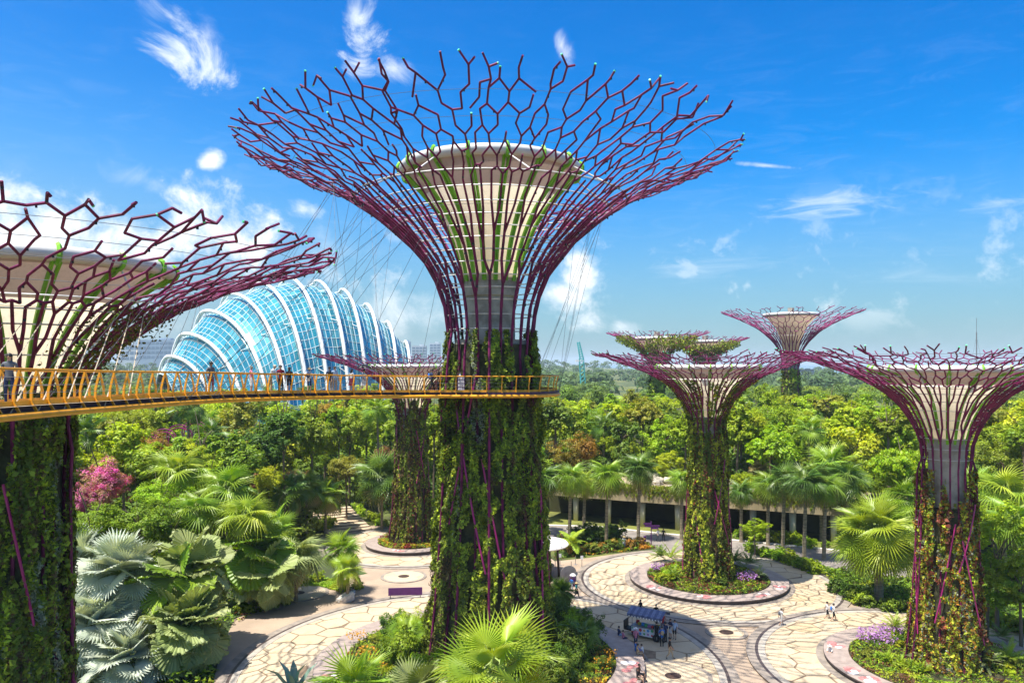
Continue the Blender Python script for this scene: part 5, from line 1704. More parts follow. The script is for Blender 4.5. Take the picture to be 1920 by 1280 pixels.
for (px, py, d, s, n, lf, mt, lab) in ((555, 1050, 77, 2.0, 28, 'droopy', P_GREY, 'shaggy dull fan palm right of the round-leaved palms'),
                                  (515, 1005, 80, 1.9, 22, 'fan', P_FAN, 'green fan palm behind the round-leaved palms'),
                                  (640, 1035, 80, 1.45, 22, 'fan', P_FAN, 'upper of the two small fan palms left of the small drain disc'),
                                  (652, 1072, 77, 1.2, 18, 'fan', P_FANY, 'lower of the two small fan palms left of the small drain disc'),
                                  (335, 892, 84, 2.3, 22, 'droopy', P_FANY, 'pale drooping fan palm left of the dark broad bush, mid left'),
                                  (428, 925, 82, 2.3, 22, 'droopy', P_FAN, 'drooping fan palm in the middle of the left garden'),
                                  (375, 965, 74, 1.9, 20, 'droopy', P_FAN, 'fan palm right of the dark bushy tree'),
                                  (465, 975, 74, 2.1, 22, 'droopy', P_FANY, 'pale fan palm above the round-leaved palms'),
                                  (540, 925, 100, 2.2, 22, 'fan', P_FAND, 'dark fan palm left of the stone steps, leftmost of three'),
                                  (575, 920, 104, 2.0, 20, 'fan', P_FAND, 'dark fan palm left of the stone steps, middle of three'),
                                  (610, 932, 106, 2.0, 20, 'fan', P_FAN, 'small trunked fan palm at the foot of the stone steps'),
                                  (716, 900, 110, 2.7, 24, 'fan', P_FAND, 'tall dark fan palm just left of the small back tower trunk')):
    x, y, z = at_px(px, py, d)
    palm(x, y, 0, max(1.0, z), lf, s, n, mt, lab, None, (78, -38), 0.8, 'fan_palm', r_trunk=0.2, dry=2)
# bottom centre: bright fan palm and its neighbours
x, y, z = at_px(930, 1272, 40)
palm(x, y, 0, z, 'big', 2.35, 16, P_FANY, 'bright yellow-green fan palm cut by the bottom edge in front of the tallest trunk', None, (72, -12), 0.8, 'fan_palm', r_trunk=0.3, seed=5)
x, y, z = at_px(660, 1300, 41); palm(x, y, 0, z, 'spiky', 1.7, 14, P_FAN, 'fan palm top poking up at the bottom edge left of centre', None, (75, 0), 0.7, seed=6)
x, y, z = at_px(775, 1305, 42); palm(x, y, 0, z, 'silver', 1.5, 12, P_GREY, 'dull fan palm top at the bottom edge, left of the bright one', None, (75, 0), 0.7, seed=7)
x, y, z = at_px(550, 1310, 40); palm(x, y, 0, z, 'sword', 2.2, 9, P_BLUE, 'blue-grey sword-leaved plant at the bottom edge', None, (85, 30), 1.0, 'agave', 'agave', r_trunk=0.2, seed=8)

# right: huge fan palm, palms along the arcade, palms at the right edge
x, y = G(1648, 1130)
palm(x, y, 0, 6.6, 'big', 2.7, 46, P_FANY, 'huge shaggy fan palm right of the middle planter', None, (82, -65), 0.9, 'fan_palm', r_trunk=0.45, dry=2, seed=21)
for i, (px, base, top, s, mt, lab) in enumerate(((1020, 1020, 900, 1.9, P_FAND, 'trunked fan palm nearest the tallest trunk on its right'),
                                  (1068, 1022, 898, 2.0, P_FAN, 'second trunked fan palm right of the tallest trunk'),
                                  (1137, 1024, 893, 2.1, P_FAN, 'third trunked fan palm right of the tallest trunk, before the arcade'),
                                  (1197, 1012, 882, 2.0, P_FAND, 'trunked fan palm left of the fingerpost sign'),
                                  (1095, 1000, 905, 1.8, P_FANY, 'yellow-green fan palm between the trunked palms before the arcade'),
                                  (1468, 1035, 902, 1.9, P_FAND, 'left of the two trunked palms before the arcade, right of the middle tower'),
                                  (1508, 1050, 908, 2.0, P_FAND, 'right of the two trunked palms before the arcade, right of the middle tower'),
                                  (1440, 1022, 912, 1.9, P_FAN, 'sunlit trunked palm just left of the dark pair before the arcade'), (1390, 1016, 925, 1.6, P_FAND, 'short trunked palm before the arcade just right of the middle trunk'),
                                  (1545, 1048, 915, 1.9, P_FAN, 'trunked palm before the right end of the arcade'), (1278, 1012, 905, 1.8, P_FAN, 'trunked palm before the arcade just left of the middle trunk'))):
    x, y = G(px, base); z = EYE - (top - HOR) / F * y
    palm(x, y, 0, z, 'droopy', s, 26, mt, lab, None, (80, -55), 0.55, 'trunked_palm', r_trunk=0.24, dry=4, seed=30 + i)
for i, (px, py, d, s, mt, lab) in enumerate(((1560, 880, 108, 2.6, P_FAN, 'spreading fan palm over the right end of the arcade'),
                                  (1590, 905, 100, 2.2, P_FAND, 'dark fan palm behind the huge shaggy one'),
                                  (1540, 905, 104, 2.0, P_FAND, 'dark fan palm left of the spreading one over the arcade'),
                                  (1885, 930, 84, 2.4, P_FANY, 'pale fan palm at the right edge beside the right tower'),
                                  (1835, 925, 92, 2.2, P_FAN, 'fan palm just right of the right tower trunk'),
                                  (1905, 985, 76, 2.0, P_FAN, 'lower fan palm at the right edge'),
                                  (1695, 940, 96, 2.0, P_FAN, 'fan palm between the huge shaggy palm and the right trunk'))):
    x, y, z = at_px(px, py, d)
    palm(x, y, 0, z, 'droopy' if i % 2 else 'fan', s, 24, mt, lab, None, (80, -40), 0.75, 'fan_palm', r_trunk=0.22, dry=2, seed=50 + i)
x, y = G(1416, 1042)
broadleaf(x, y, 0, 4.6, 2.1, 'layer', L_LIME, 'slender young lime-green tree beside the arcade road', name='young_tree', squash=0.6)

# named broadleaf trees of the middle ground
for (px, py, d, r, shp, mt, lab, nm) in (
        (265, 985, 70, 3.9, 'fine', L_MID, 'dense green rounded tree above the silver palms', 'broadleaf_tree'),
        (165, 990, 67, 3.2, 'fine', L_MID, 'green bushy tree against the left trunk above the silver palms', 'broadleaf_tree'),
        (320, 1000, 72, 2.6, 'fine', L_MID, 'small green tree right of the dense rounded one', 'broadleaf_tree'),
        (192, 905, 84, 3.9, 'fine', L_PINK, 'magenta flowering bush beside the left trunk', 'flowering_bush'),
        (160, 935, 80, 3.0, 'fine', L_PINK, 'lower pink flowering bush hugging the left trunk', 'flowering_bush'),
        (300, 935, 80, 2.9, 'fine', L_LIME, 'lime-green bushy tree between the magenta bush and the drooping palms', 'broadleaf_tree'),
        (505, 900, 98, 3.0, 'fine', L_YEL, 'yellow-green tree left of the dark fan palms', 'broadleaf_tree'),
        (395, 900, 94, 3.2, 'fine', L_LIME, 'lime-green tree behind the drooping palms', 'broadleaf_tree'),
        (560, 815, 120, 4.4, 'fine', L_YEL, 'sunny yellow-green tree just under the walkway, mid left', 'broadleaf_tree'),
        (240, 800, 120, 4.8, 'fine', L_YEL, 'feathery yellow-green tree under the walkway at left', 'broadleaf_tree'),
        (285, 848, 108, 4.2, 'fine', L_AUTUMN, 'bronze-leaved tree beside the violet pergola', 'broadleaf_tree'),
        (205, 880, 96, 3.6, 'fine', L_OLIVE, 'olive tree between the pergola and the magenta bush', 'broadleaf_tree'),
        (350, 860, 100, 3.8, 'fine', L_YEL, 'yellow-green tree right of the bronze-leaved one', 'broadleaf_tree'),
        (470, 890, 100, 2.6, 'fine', L_RED, 'small dull-red tree in the middle of the left garden', 'broadleaf_tree'),
        (420, 860, 112, 4.6, 'fine', L_LIME, 'lime-green spreading tree above the drooping palms', 'broadleaf_tree'),
        (520, 845, 122, 5.2, 'fine', L_LIME, 'large lime-green tree mid left, below the walkway', 'broadleaf_tree'),
        (470, 825, 128, 4.6, 'fine', L_YEL, 'yellow-green tree behind the large lime one', 'broadleaf_tree'),
        (655, 805, 126, 5.0, 'fine', L_MID, 'large mid-green domed tree left of the small back tower', 'broadleaf_tree'),
        (650, 880, 114, 3.2, 'fine', L_OLIVE, 'olive shrubby tree below the large domed tree', 'broadleaf_tree'),
        (585, 870, 118, 3.4, 'fine', L_MID, 'green tree above the steps palms', 'broadleaf_tree'),
        (560, 900, 112, 2.4, 'fine', L_RED, 'dull red bush behind the dark fan palms', 'broadleaf_tree'),
        (735, 860, 122, 3.4, 'fine', L_RED, 'rusty bush beside the small back tower trunk', 'broadleaf_tree'),
        (1080, 845, 122, 4.2, 'fine', L_AUTUMN, 'orange-yellow rounded tree right of the tallest trunk', 'broadleaf_tree'),
        (1130, 800, 140, 4.6, 'fine', L_LIME, 'lime-green tree behind the orange-yellow one', 'broadleaf_tree'),
        (1165, 840, 128, 3.8, 'fine', L_YEL, 'yellow-green tree right of the orange-yellow one', 'broadleaf_tree'),
        (1245, 820, 130, 4.6, 'layer', L_LIME, 'airy lime tree left of the middle tower trunk', 'broadleaf_tree'),
        (1255, 880, 118, 3.0, 'layer', L_YEL, 'airy yellow-green tree above the rockery', 'broadleaf_tree'),
        (1390, 800, 122, 4.6, 'fine', L_YEL, 'yellow-green domed tree right of the middle tower trunk', 'broadleaf_tree'),
        (1450, 790, 128, 5.2, 'fine', L_YEL, 'broad yellow-green tree right of the domed one', 'broadleaf_tree'),
        (1500, 815, 126, 4.4, 'fine', L_LIME, 'lime-green tree at the right of the yellow-green pair', 'broadleaf_tree'),
        (1480, 860, 118, 3.2, 'layer', L_MID, 'mid-green tree below the yellow-green pair', 'broadleaf_tree'),
        (1400, 905, 113, 2.4, 'feathery', L_LIME, 'bright lime weeping bush on the arcade roof', 'weeping_bush'),
        (1690, 880, 100, 4.2, 'feathery', L_LIME, 'bright lime feathery bamboo clump left of the right trunk', 'bamboo_clump'),
        (1640, 895, 104, 3.4, 'feathery', L_LIME, 'lower lime feathery bamboo clump behind the huge shaggy palm', 'bamboo_clump'),
        (1870, 1020, 68, 4.0, 'layer', L_LIME, 'layered bright green tree at the right edge', 'broadleaf_tree'),
        (1850, 1095, 66, 3.2, 'layer', L_MID, 'lower layered green tree right of the right trunk', 'broadleaf_tree'),
        (1915, 1090, 64, 3.0, 'layer', L_MID, 'layered green tree cut by the right edge', 'broadleaf_tree'),
        (1890, 860, 105, 4.4, 'fine', L_MID, 'green tree at the right edge above the pale palm', 'broadleaf_tree')):
    x, y, z = at_px(px, py, d)
    z0 = 5.0 if (px > 1040 and d > 108) else 0.0
    broadleaf(x, y, z0, z + r * 0.8 - z0, r, shp, mt, lab, name=nm, cat='tree' if 'tree' in nm else 'bush', squash=1.0)

# the low spiky tree above the arcade roof, bushes round the plazas
x, y, z = at_px(1423, 880, 116); palm(x, y, 5, z - 5, 'spiky', 1.3, 26, P_DRY, 'pale spiky-headed tree above the arcade roof', None, (85, -50), 0.4, 'spiky_tree', 'tree', r_trunk=0.14)
x, y = G(1052, 1145)
palm(x, y, 0, 1.7, 'spiky', 1.15, 40, P_FAND, 'dark spiky ball-shaped palm bush on the right of the tallest trunk', None, (85, -60), 0.55, 'palm_bush', 'palm', r_trunk=0.3, seed=77)
x, y = G(1072, 1040); palm(x, y, 0, 1.5, 'feather', 2.0, 12, P_FANY, 'bright low feathery palm behind the kiosk', None, (75, 5), 1.0, 'feather_palm', 'palm', seed=78, trunk=False)

BED = {}
def bed(name, label, pts, n, pal, leaf, zfun, cat=None, up=0.9, parent=None):
    """ground-cover planting: uncountable low leaves"""
    rng = np.random.default_rng(abs(hash_(name + label)) % 99991)
    P = pts(n, rng); n = len(P)
    z = zfun(P, rng)
    Q3 = np.stack([P[:, 0], P[:, 1], z], 1)
    N = norm(np.stack([rng.normal(0, 0.6, n), rng.normal(0, 0.6, n), np.full(n, up)], 1))
    L = leaf * rng.uniform(0.6, 1.4, n)
    Q = leaf_quads(Q3, N, L, L * 0.45, rng, 0.1)
    gx = ((P[:, 0] - P[:, 0].min()) / (np.ptp(P[:, 0]) + 1e-6)); gy = ((P[:, 1] - P[:, 1].min()) / (np.ptp(P[:, 1]) + 1e-6))
    k = int(max(6, np.ptp(P[:, 0]) / 1.6)); sp = vnoise(gx * 0.98, gy, k, max(4, int(np.ptp(P[:, 1]) / 1.6)), rng) + rng.normal(0, 0.06, n)
    pal = np.array(pal, float); idx = np.clip(((sp - 0.12) / 0.76 * len(pal)).astype(int), 0, len(pal) - 1)
    col = pal[idx] * rng.uniform(0.7, 1.3, n)[:, None]
    o = link(name, quads_mesh(name, Q, L_ANY, col), parent); kind(o, 'stuff')
    o['label'] = label
    if cat: o['category'] = cat
    return o
def hash_(s):
    h = 7
    for ch in s: h = (h * 131 + ord(ch)) % 1000003
    return h
def annulus(cx, cy, r0, r1):
    def f(n, rng):
        r = np.sqrt(rng.uniform(r0 * r0, r1 * r1, n)); a = rng.uniform(0, 2 * np.pi, n)
        return np.stack([cx + r * np.cos(a), cy + r * np.sin(a)], 1)
    return f
def poly_pts(poly):
    poly = np.array(poly)
    def f(n, rng):
        lo, hi = poly.min(0), poly.max(0); out = []
        q = rng.uniform(lo, hi, (n * 3, 2)); x, y = q[:, 0], q[:, 1]; ins = np.zeros(len(q), bool)
        for i in range(len(poly)):
            (x0, y0), (x1, y1) = poly[i], poly[(i + 1) % len(poly)]
            c = ((y0 > y) != (y1 > y)) & (x < (x1 - x0) * (y - y0) / (y1 - y0 + 1e-12) + x0); ins ^= c
        return q[ins][:n]
    return f
def hz(base, top, k=5):
    def f(P, rng):
        nz = 0.5 + 0.5 * np.sin(P[:, 0] * 1.3 + 2 * np.sin(P[:, 1] * 0.9)) * np.sin(P[:, 1] * 1.1 + 1.7)
        return base + (top - base) * nz * rng.random(len(P)) ** 0.6
    return f
YG, LG, MG, DG, BR, RD, OR, PU, PK, YE = (0.34, 0.40, 0.02), (0.22, 0.36, 0.02), (0.12, 0.21, 0.018), (0.05, 0.10, 0.012), (0.16, 0.07, 0.03), (0.30, 0.05, 0.04), (0.50, 0.22, 0.02), (0.42, 0.20, 0.50), (0.60, 0.14, 0.30), (0.55, 0.48, 0.03)
bed('bed_planting', 'low mixed green ground cover in the widest planter round the tallest trunk', annulus(*C_MAIN, 5.0, 10.6), 16000, [DG, MG, LG, MG, YG, LG, BR, OR, YE, MG], 0.26, hz(0.6, 1.0), 'ground cover')
bed('bed_planting', 'low green and reddish ground cover in the middle planter', annulus(*T_MID, 2.5, 6.45), 9000, [BR, MG, LG, YG, DG, RD, LG, BR, MG, YG], 0.24, hz(0.55, 1.0), 'ground cover')
bed('bed_planting', 'low green and brown ground cover in the lower right planter', annulus(*T_RIGHT, 2.6, 6.95), 9000, [MG, YG, LG, BR, MG, LG, YG, YG, BR], 0.24, hz(0.55, 0.95), 'ground cover')
bed('bed_planting', 'reddish and yellow ground cover in the smallest planter', annulus(*T_BACK, 2.3, 4.35), 5000, [RD, YG, OR, LG, BR, YG, RD], 0.28, hz(0.55, 1.1), 'ground cover')

# flowers: upright purple clusters
def flowers(label, spots, c, cat='flowers', sz=0.15, h=1.15):
    rng = np.random.default_rng(hash_(label) % 9999); P = []
    for (px, py, r, n) in spots:
        gx, gy = G(px, py + 10)
        a = rng.uniform(0, 6.28, n); rr = r * np.sqrt(rng.random(n))
        P.append(np.stack([gx + rr * np.cos(a), gy + rr * np.sin(a), h + rng.uniform(-0.3, 0.25, n)], 1))
    P = np.concatenate(P); n = len(P)
    N = norm(rng.normal(0, 0.6, (n, 3)) + np.array([0, -0.4, 0.7]))
    Q = leaf_quads(P, N, sz * rng.uniform(0.7, 1.5, n), sz, rng, 0)
    o = link('flower_cluster', quads_mesh('flower_cluster', Q, L_ANY, np.array(c) * rng.uniform(0.7, 1.3, (n, 1))), None); kind(o, 'stuff')
    o['label'] = label; o['category'] = cat
flowers('purple orchid flowers along the front of the middle planter', [(1233, 1070, 0.8, 90), (1305, 1082, 1.1, 160), (1358, 1088, 0.9, 110), (1400, 1088, 1.2, 170), (1412, 1082, 0.8, 80)], (0.50, 0.24, 0.60))
flowers('purple orchid flowers at the left of the lower right planter', [(1640, 1200, 1.3, 190), (1670, 1190, 1.1, 140), (1625, 1205, 0.9, 90), (1660, 1212, 1.0, 90)], (0.52, 0.26, 0.60))
flowers('orange flowers in the left of the widest planter', [(670, 1205, 0.9, 70), (690, 1235, 0.8, 70), (700, 1262, 1.2, 110)], (0.65, 0.32, 0.02))
flowers('orange flowers at the right of the widest planter', [(1130, 1258, 0.8, 60), (1145, 1240, 0.6, 40)], (0.65, 0.30, 0.02))

# shrubs in the widest planter
rnd = random.Random(31)
nearmats = [L_MID, L_LIME, L_MID, L_OLIVE, L_YEL, L_DARK, L_MID]
for i in range(66):
    a = rnd.uniform(0, 2 * math.pi); rr = rnd.uniform(6.2, 9.9)
    x, y = C_MAIN[0] + rr * math.cos(a), C_MAIN[1] + rr * math.sin(a)
    if math.hypot(x - T_MAIN[0], y - T_MAIN[1]) < 5.9: continue
    side = 'left' if x < T_MAIN[0] else 'right'
    depth_ = 'in front of' if y < T_MAIN[1] else 'beside'
    big = rnd.random() < 0.5
    shrub(x, y, 0.55, rnd.uniform(1.1, 1.9) if big else rnd.uniform(0.6, 1.0), rnd.choice(nearmats if side == 'left' else [L_MID, L_DARK, L_DARK, L_MID, L_LIME]), f'{"tall" if big else "low"} leafy shrub in the widest planter, {side} {depth_} the trunk', f'{"tall" if big else "low"} shrubs {depth_} the tallest trunk, {side} side', 'bushfine', tall=1.25 if big else 0.8)
for (px, py, lab, mt) in ((765, 1215, 'small green fan palm in the left of the widest planter', P_FAN), (1090, 1215, 'small dark fan palm in the right of the widest planter', P_FAND)):
    x, y = G(px, py + 25); palm(x, y, 0.55, 1.5, 'fan', 1.3, 12, mt, lab, None, (70, -5), 0.7, r_trunk=0.12)
for (px, py, lab) in ((745, 1200, 'yellow sword-leaved plant in the left of the widest planter'), (735, 1180, 'yellow sword-leaved plant behind the small fan palm in the widest planter')):
    x, y = G(px, py + 25); palm(x, y, 0.55, 0.9, 'sword', 1.0, 26, P_FANY, lab, None, (88, 10), 1.0, 'sword_plant', 'plant', trunk=False)

# cycads and small shrubs in the other planters
for (px, py, s, n, mt, lf, lab) in ((1237, 1052, 1.5, 26, P_FAND, 'cycad', 'dark cycad at the back left of the middle planter'), (1258, 1056, 2.3, 12, P_FANY, 'cycad', 'tall pale arching cycad at the back of the middle planter'),
                       (1378, 1062, 1.7, 26, P_FAND, 'cycad', 'dark cycad right of the middle trunk'), (1405, 1066, 1.6, 22, P_FAND, 'cycad', 'second dark cycad right of the middle trunk'),
                       (1262, 1090, 1.2, 20, P_FAN, 'cycad', 'green cycad at the front left of the middle planter'), (1340, 1095, 1.1, 20, P_FAN, 'cycad', 'green cycad at the front of the middle planter'), (1420, 1090, 1.2, 18, P_GREY, 'cycad', 'grey-green cycad at the right of the middle planter'),
                       (1678, 1192, 1.5, 22, P_FANY, 'cycad', 'pale upright cycad at the back of the lower right planter'), (1745, 1252, 1.9, 24, P_GREY, 'cycad', 'large grey-green cycad at the front of the lower right planter'),
                       (1842, 1262, 1.7, 24, P_GREY, 'cycad', 'grey-green cycad below the right trunk'), (1890, 1255, 1.7, 22, P_FAN, 'cycad', 'green cycad at the right edge of the lower right planter'), (1880, 1210, 1.4, 20, P_FAND, 'cycad', 'dark cycad behind the right trunk')):
    x, y = G(px, py + 6); palm(x, y, 0.55, 0.45, lf, s, n, mt, lab, None, (82, 8), 1.0, 'cycad', 'cycad', trunk=False)
for (cx, cy, r0, r1, n, nm) in ((*T_MID, 3.0, 6.0, 16, 'middle planter'), (*T_RIGHT, 3.2, 6.5, 16, 'lower right planter'), (*T_BACK, 2.8, 4.0, 9, 'smallest planter')):
    for i in range(n):
        a = rnd.uniform(0, 6.28); rr = rnd.uniform(r0, r1)
        front = math.sin(a) < 0
        shrub(cx + rr * math.cos(a), cy + rr * math.sin(a), 0.5, rnd.uniform(0.45, 0.9), rnd.choice([L_MID, L_LIME, L_YEL, L_OLIVE, L_DARK]), f'small bedding shrub at the {"front" if front else "back"} of the {nm}', f'bedding shrubs at the {"front" if front else "back"} of the {nm}', 'bush', tall=0.8)
for i, (px, py) in enumerate(((1690, 1262), (1710, 1270), (1665, 1255), (1730, 1275))):
    x, y = G(px, py); palm(x, y, 0.5, 0.1, 'sword', 0.9, 24, P_FANY, 'yellow grassy tuft at the front of the lower right planter', 'yellow grassy tufts in the lower right planter', (85, 15), 1.0, 'grass_tuft', 'grass tuft', trunk=False, seed=60 + i)

# hedges and beds along the floor edges
def hedge_row(px_line, n, r, mats, label, group):
    pts = resample([Vector(G(*p)) for p in px_line], 0.5)
    for i in range(n):
        p = pts[int(i / max(1, n - 1) * (len(pts) - 1))]
        shrub(p.x + rnd.uniform(-.4, .4), p.y + rnd.uniform(-.4, .6), 0, r * rnd.uniform(0.75, 1.25), rnd.choice(mats), label, group)
hedge_row([(1405, 1032), (1450, 1048), (1500, 1066), (1535, 1078)], 18, 1.0, [L_LIME, L_MID], 'clipped green hedge bush along the curve left of the huge shaggy palm', 'hedge bushes left of the huge shaggy palm')
hedge_row([(1570, 1110), (1620, 1138), (1690, 1150)], 12, 1.0, [L_MID, L_DARK], 'dark bush at the foot of the huge shaggy palm', 'bushes under the huge shaggy palm')
hedge_row([(1840, 1165), (1880, 1180), (1930, 1195)], 10, 1.1, [L_MID, L_DARK, L_LIME], 'green bush along the path right of the right trunk', 'bushes right of the right trunk')
hedge_row([(1075, 1040), (1110, 1036), (1150, 1032), (1205, 1026)], 16, 0.9, [L_DARK, L_DARK, L_AUTUMN, L_OLIVE], 'bush under the trunked palms right of the tallest trunk', 'bushes under the trunked palms')
hedge_row([(1075, 1020), (1110, 1018), (1160, 1014)], 10, 1.6, [L_DARK], 'dark shrub between the trunked palms before the arcade', 'dark shrubs before the arcade')
hedge_row([(1385, 1012), (1430, 1016), (1480, 1022), (1545, 1030)], 11, 1.15, [L_LIME, L_MID, L_YEL], 'leafy bush along the far side of the arcade road', 'bushes on the far side of the arcade road')
hedge_row([(535, 1096), (565, 1092), (600, 1092)], 9, 0.8, [L_YEL, L_LIME], 'bright yellow-green edging bush near the half-shaded drain disc', 'yellow-green edging bushes by the half-shaded drain')
hedge_row([(450, 1150), (490, 1142), (535, 1130)], 12, 0.9, [L_DARK, L_MID], 'shaded bush under the round-leaved palms', 'shaded bushes under the round-leaved palms')
hedge_row([(618, 992), (580, 1000)], 6, 1.3, [L_YEL], 'yellow bush at the foot of the steps', 'yellow bushes at the foot of the steps')
hedge_row([(668, 962), (690, 972), (715, 985), (735, 992)], 9, 1.0, [L_YEL, L_LIME], 'yellow edging bush right of the stone steps', 'yellow bushes right of the stone steps')
hedge_row([(640, 1112), (670, 1104)], 5, 0.7, [L_LIME, L_MID], 'low bush at the foot of the two small fan palms', 'low bushes under the two small fan palms')
hedge_row([(1130, 942), (1200, 936), (1250, 930)], 9, 1.5, [L_YEL, L_LIME, L_OLIVE], 'lime shrub behind the arcade roof edge left of the middle trunk', 'roof edge shrubs left of the middle trunk')
bed('bed_planting', 'dark leafy ground cover under the palms at left', poly_pts([G(60, 1300), G(400, 1300), G(420, 1180), G(530, 1128), G(600, 1060), G(590, 1005), G(300, 930), G(80, 930)]), 26000, [DG, MG, DG, LG, MG, YG, DG, BR], 0.45, hz(0.05, 1.3), 'ground cover')
bed('bed_planting', 'bright low grass by the half-shaded drain disc', poly_pts([G(530, 1100), G(600, 1100), G(645, 1112), G(650, 1090), G(560, 1080), G(520, 1088)]), 4500, [LG, YG, LG, YE], 0.3, hz(0.04, 0.25), 'grass')
bed('bed_planting', 'green undergrowth between the floor and the arcade road', poly_pts([G(1040, 1048), G(1230, 1028), G(1215, 1020), G(1040, 1005)]), 5000, [DG, MG, BR, LG, OR], 0.35, hz(0.03, 0.6), 'ground cover')
bed('bed_planting', 'green undergrowth right of the middle plaza', poly_pts([G(1420, 1034), G(1545, 1078), G(1600, 1135), G(1900, 1190), G(1990, 1160), G(1990, 1090), G(1700, 1088), G(1545, 1064)]), 16000, [DG, MG, LG, MG, DG, YG], 0.4, hz(0.03, 0.8), 'ground cover')

# ------------------------------------------------------------------ the wood
rw = random.Random(2024)
arc_x = [p[0] for p in ARC_EDGE]; arc_y = [p[1] for p in ARC_EDGE]
def free(x, y):
    for (cx, cy, rr) in ((*T_BACK, 14.0), (*T_MID, 16.0), (*T_RIGHT, 17.0), (*T_MAIN, 22.0)):
        if math.hypot(x - cx, y - cy) < rr: return False
    if math.hypot(x - sx, y - sy - 5) < 8: return False
    if x > 2:
        e = np.interp(x, arc_x, arc_y)
        if -16 < y - e < 9.5: return False
        if y < e: return False
    if abs(x + 72) < 58 and 215 < y < 330: return False
    return True
spots = []
def sample(d0, d1, sep0, tries):
    for _ in range(tries):
        d = math.sqrt(rw.uniform(d0 * d0, d1 * d1)); a = rw.uniform(-0.62, 0.62)
        x, y = d * math.sin(a), d * math.cos(a)
        if not free(x, y): continue
        px = 960 + F * x / y
        if not (-60 < px < 1990): continue
        if d < 104 and px > 560: continue
        if 1130 < px < 1215 and y > 235 and y < 900: continue
        sep = sep0 * (0.8 + d / 400)
        if any((x - q[0]) ** 2 + (y - q[1]) ** 2 < sep * sep for q in spots): continue
        spots.append((x, y, d, px))
sample(96, 150, 5.6, 2600)
sample(150, 225, 6.2, 3600)
near_spots = list(spots)
TINTS = {'bright lime': L_LIME, 'yellow-green': L_YEL, 'mid-green': L_MID, 'dark green': L_DARK, 'olive': L_OLIVE, 'bronze': L_AUTUMN}
def zone(px):
    if px < 300: return 'left of the glass dome'
    if px < 560: return 'under the walkway'
    if px < 760: return 'by the small back tower'
    if px < 900: return 'behind the tallest trunk'
    if px < 1160: return 'right of the tallest trunk'
    if px < 1330: return 'left of the middle tower'
    if px < 1560: return 'right of the middle tower'
    if px < 1770: return 'left of the right tower'
    return 'at the right edge'
cnt = 0
for (x, y, d, px) in near_spots:
    on = x > 2 and y > np.interp(x, arc_x, arc_y) + 7
    z0 = 5.0 if on else 0.0
    zl = EYE - (742 - HOR) / F * d if px < 860 else EYE - (728 - HOR) / F * d
    if 280 < px < 800 and d > 150: zl = EYE - (712 - HOR) / F * d
    top = min(zl * rw.uniform(0.70, 1.0), 18.5)
    hgt = max(5.0, top - z0)
    far = 'front' if d < 140 else ('middle' if d < 185 else 'rear')
    zn = zone(px); q = rw.random()
    if q < 0.10 and px > 900:
        palm(x, y, z0, hgt - 1.5, 'feather', 3.6, 12, P_FEATHER if rw.random() < .6 else P_FANY, f'feather palm in the {far} wood {zn}', f'feather palms, {far} wood {zn}', (65, -35), 1.0, 'feather_palm', r_trunk=0.18)
    elif q < 0.17:
        palm(x, y, z0, hgt - 1.0, 'fan', 1.9, 14, P_FAN if rw.random() < .5 else P_FAND, f'fan palm in the {far} wood {zn}', f'fan palms, {far} wood {zn}', (78, -40), 0.8, 'fan_palm', r_trunk=0.2)
    elif q < 0.27 and px > 860:
        tn = rw.choice(['mid-green', 'bright lime', 'dark green'])
        broadleaf(x, y, z0, min(hgt * 1.2, 20.5 - z0), rw.uniform(2.0, 2.8), 'cone', TINTS[tn], f'{tn} narrow tree in the {far} wood {zn}', f'{tn} narrow trees, {far} wood {zn}', 'narrow_tree', squash=1.7)
    else:
        tn = rw.choices(list(TINTS), (5, 5, 4, 1.5, 2, 0.7))[0]
        shp = rw.choice(['round', 'round', 'loose', 'round', 'loose'])
        broadleaf(x, y, z0, hgt, rw.uniform(3.6, 5.6) * (1.0 if d > 130 else 0.85), shp, TINTS[tn], f'{tn} rounded tree in the {far} wood {zn}', f'{tn} trees, {far} wood {zn}', squash=rw.uniform(0.85, 1.25))
    cnt += 1

# undergrowth below the wood and the farther wood as one mass
ru = np.random.default_rng(55)
def mass(name, label, trees, per, leaf, mats, seed, cat):
    rng = np.random.default_rng(seed); VV = []; CC = []
    for (x, y, z, r, rz_, tint) in trees:
        b = 7; c = norm(rng.normal(size=(b, 3))) * 0.6; c[:, 2] = np.abs(c[:, 2]) * 0.8
        k = rng.integers(0, b, per); d = norm(rng.normal(size=(per, 3)) + np.array([0, 0, .35]))
        P = (c[k] + d * 0.45) * np.array([r, r, rz_]) + np.array([x, y, z])
        N = norm(d + np.array([0, -0.15, .5]) + rng.normal(0, .35, (per, 3)))
        L = leaf * r * rng.uniform(.6, 1.4, per)
        VV.append(leaf_quads(P, N, L, L * 0.6, rng, .2))
        CC.append(np.array(tint) * (rng.uniform(.75, 1.2, b)[k] * rng.uniform(.75, 1.25, per))[:, None])
    o = link(name, quads_mesh(name, np.concatenate(VV), mats, np.concatenate(CC)), None); kind(o, 'stuff'); o['label'] = label; o['category'] = cat
und = []
for (x, y, d, px) in near_spots:
    for q in range(3):
        xx, yy = x + rw.uniform(-4, 4), y + rw.uniform(-4, 4)
        if not free(xx, yy): continue
        on = xx > 2 and yy > np.interp(xx, arc_x, arc_y) + 7
        r = rw.uniform(1.8, 3.6) * (1.35 if px < 900 and d > 104 else 1.0); und.append((xx, yy, (5.0 if on else 0.0) + r * 0.5, r, r * 1.1, rw.choice([(0.10, 0.18, 0.016), (0.2, 0.3, 0.02), (0.05, 0.10, 0.012), (0.16, 0.2, 0.02)])))
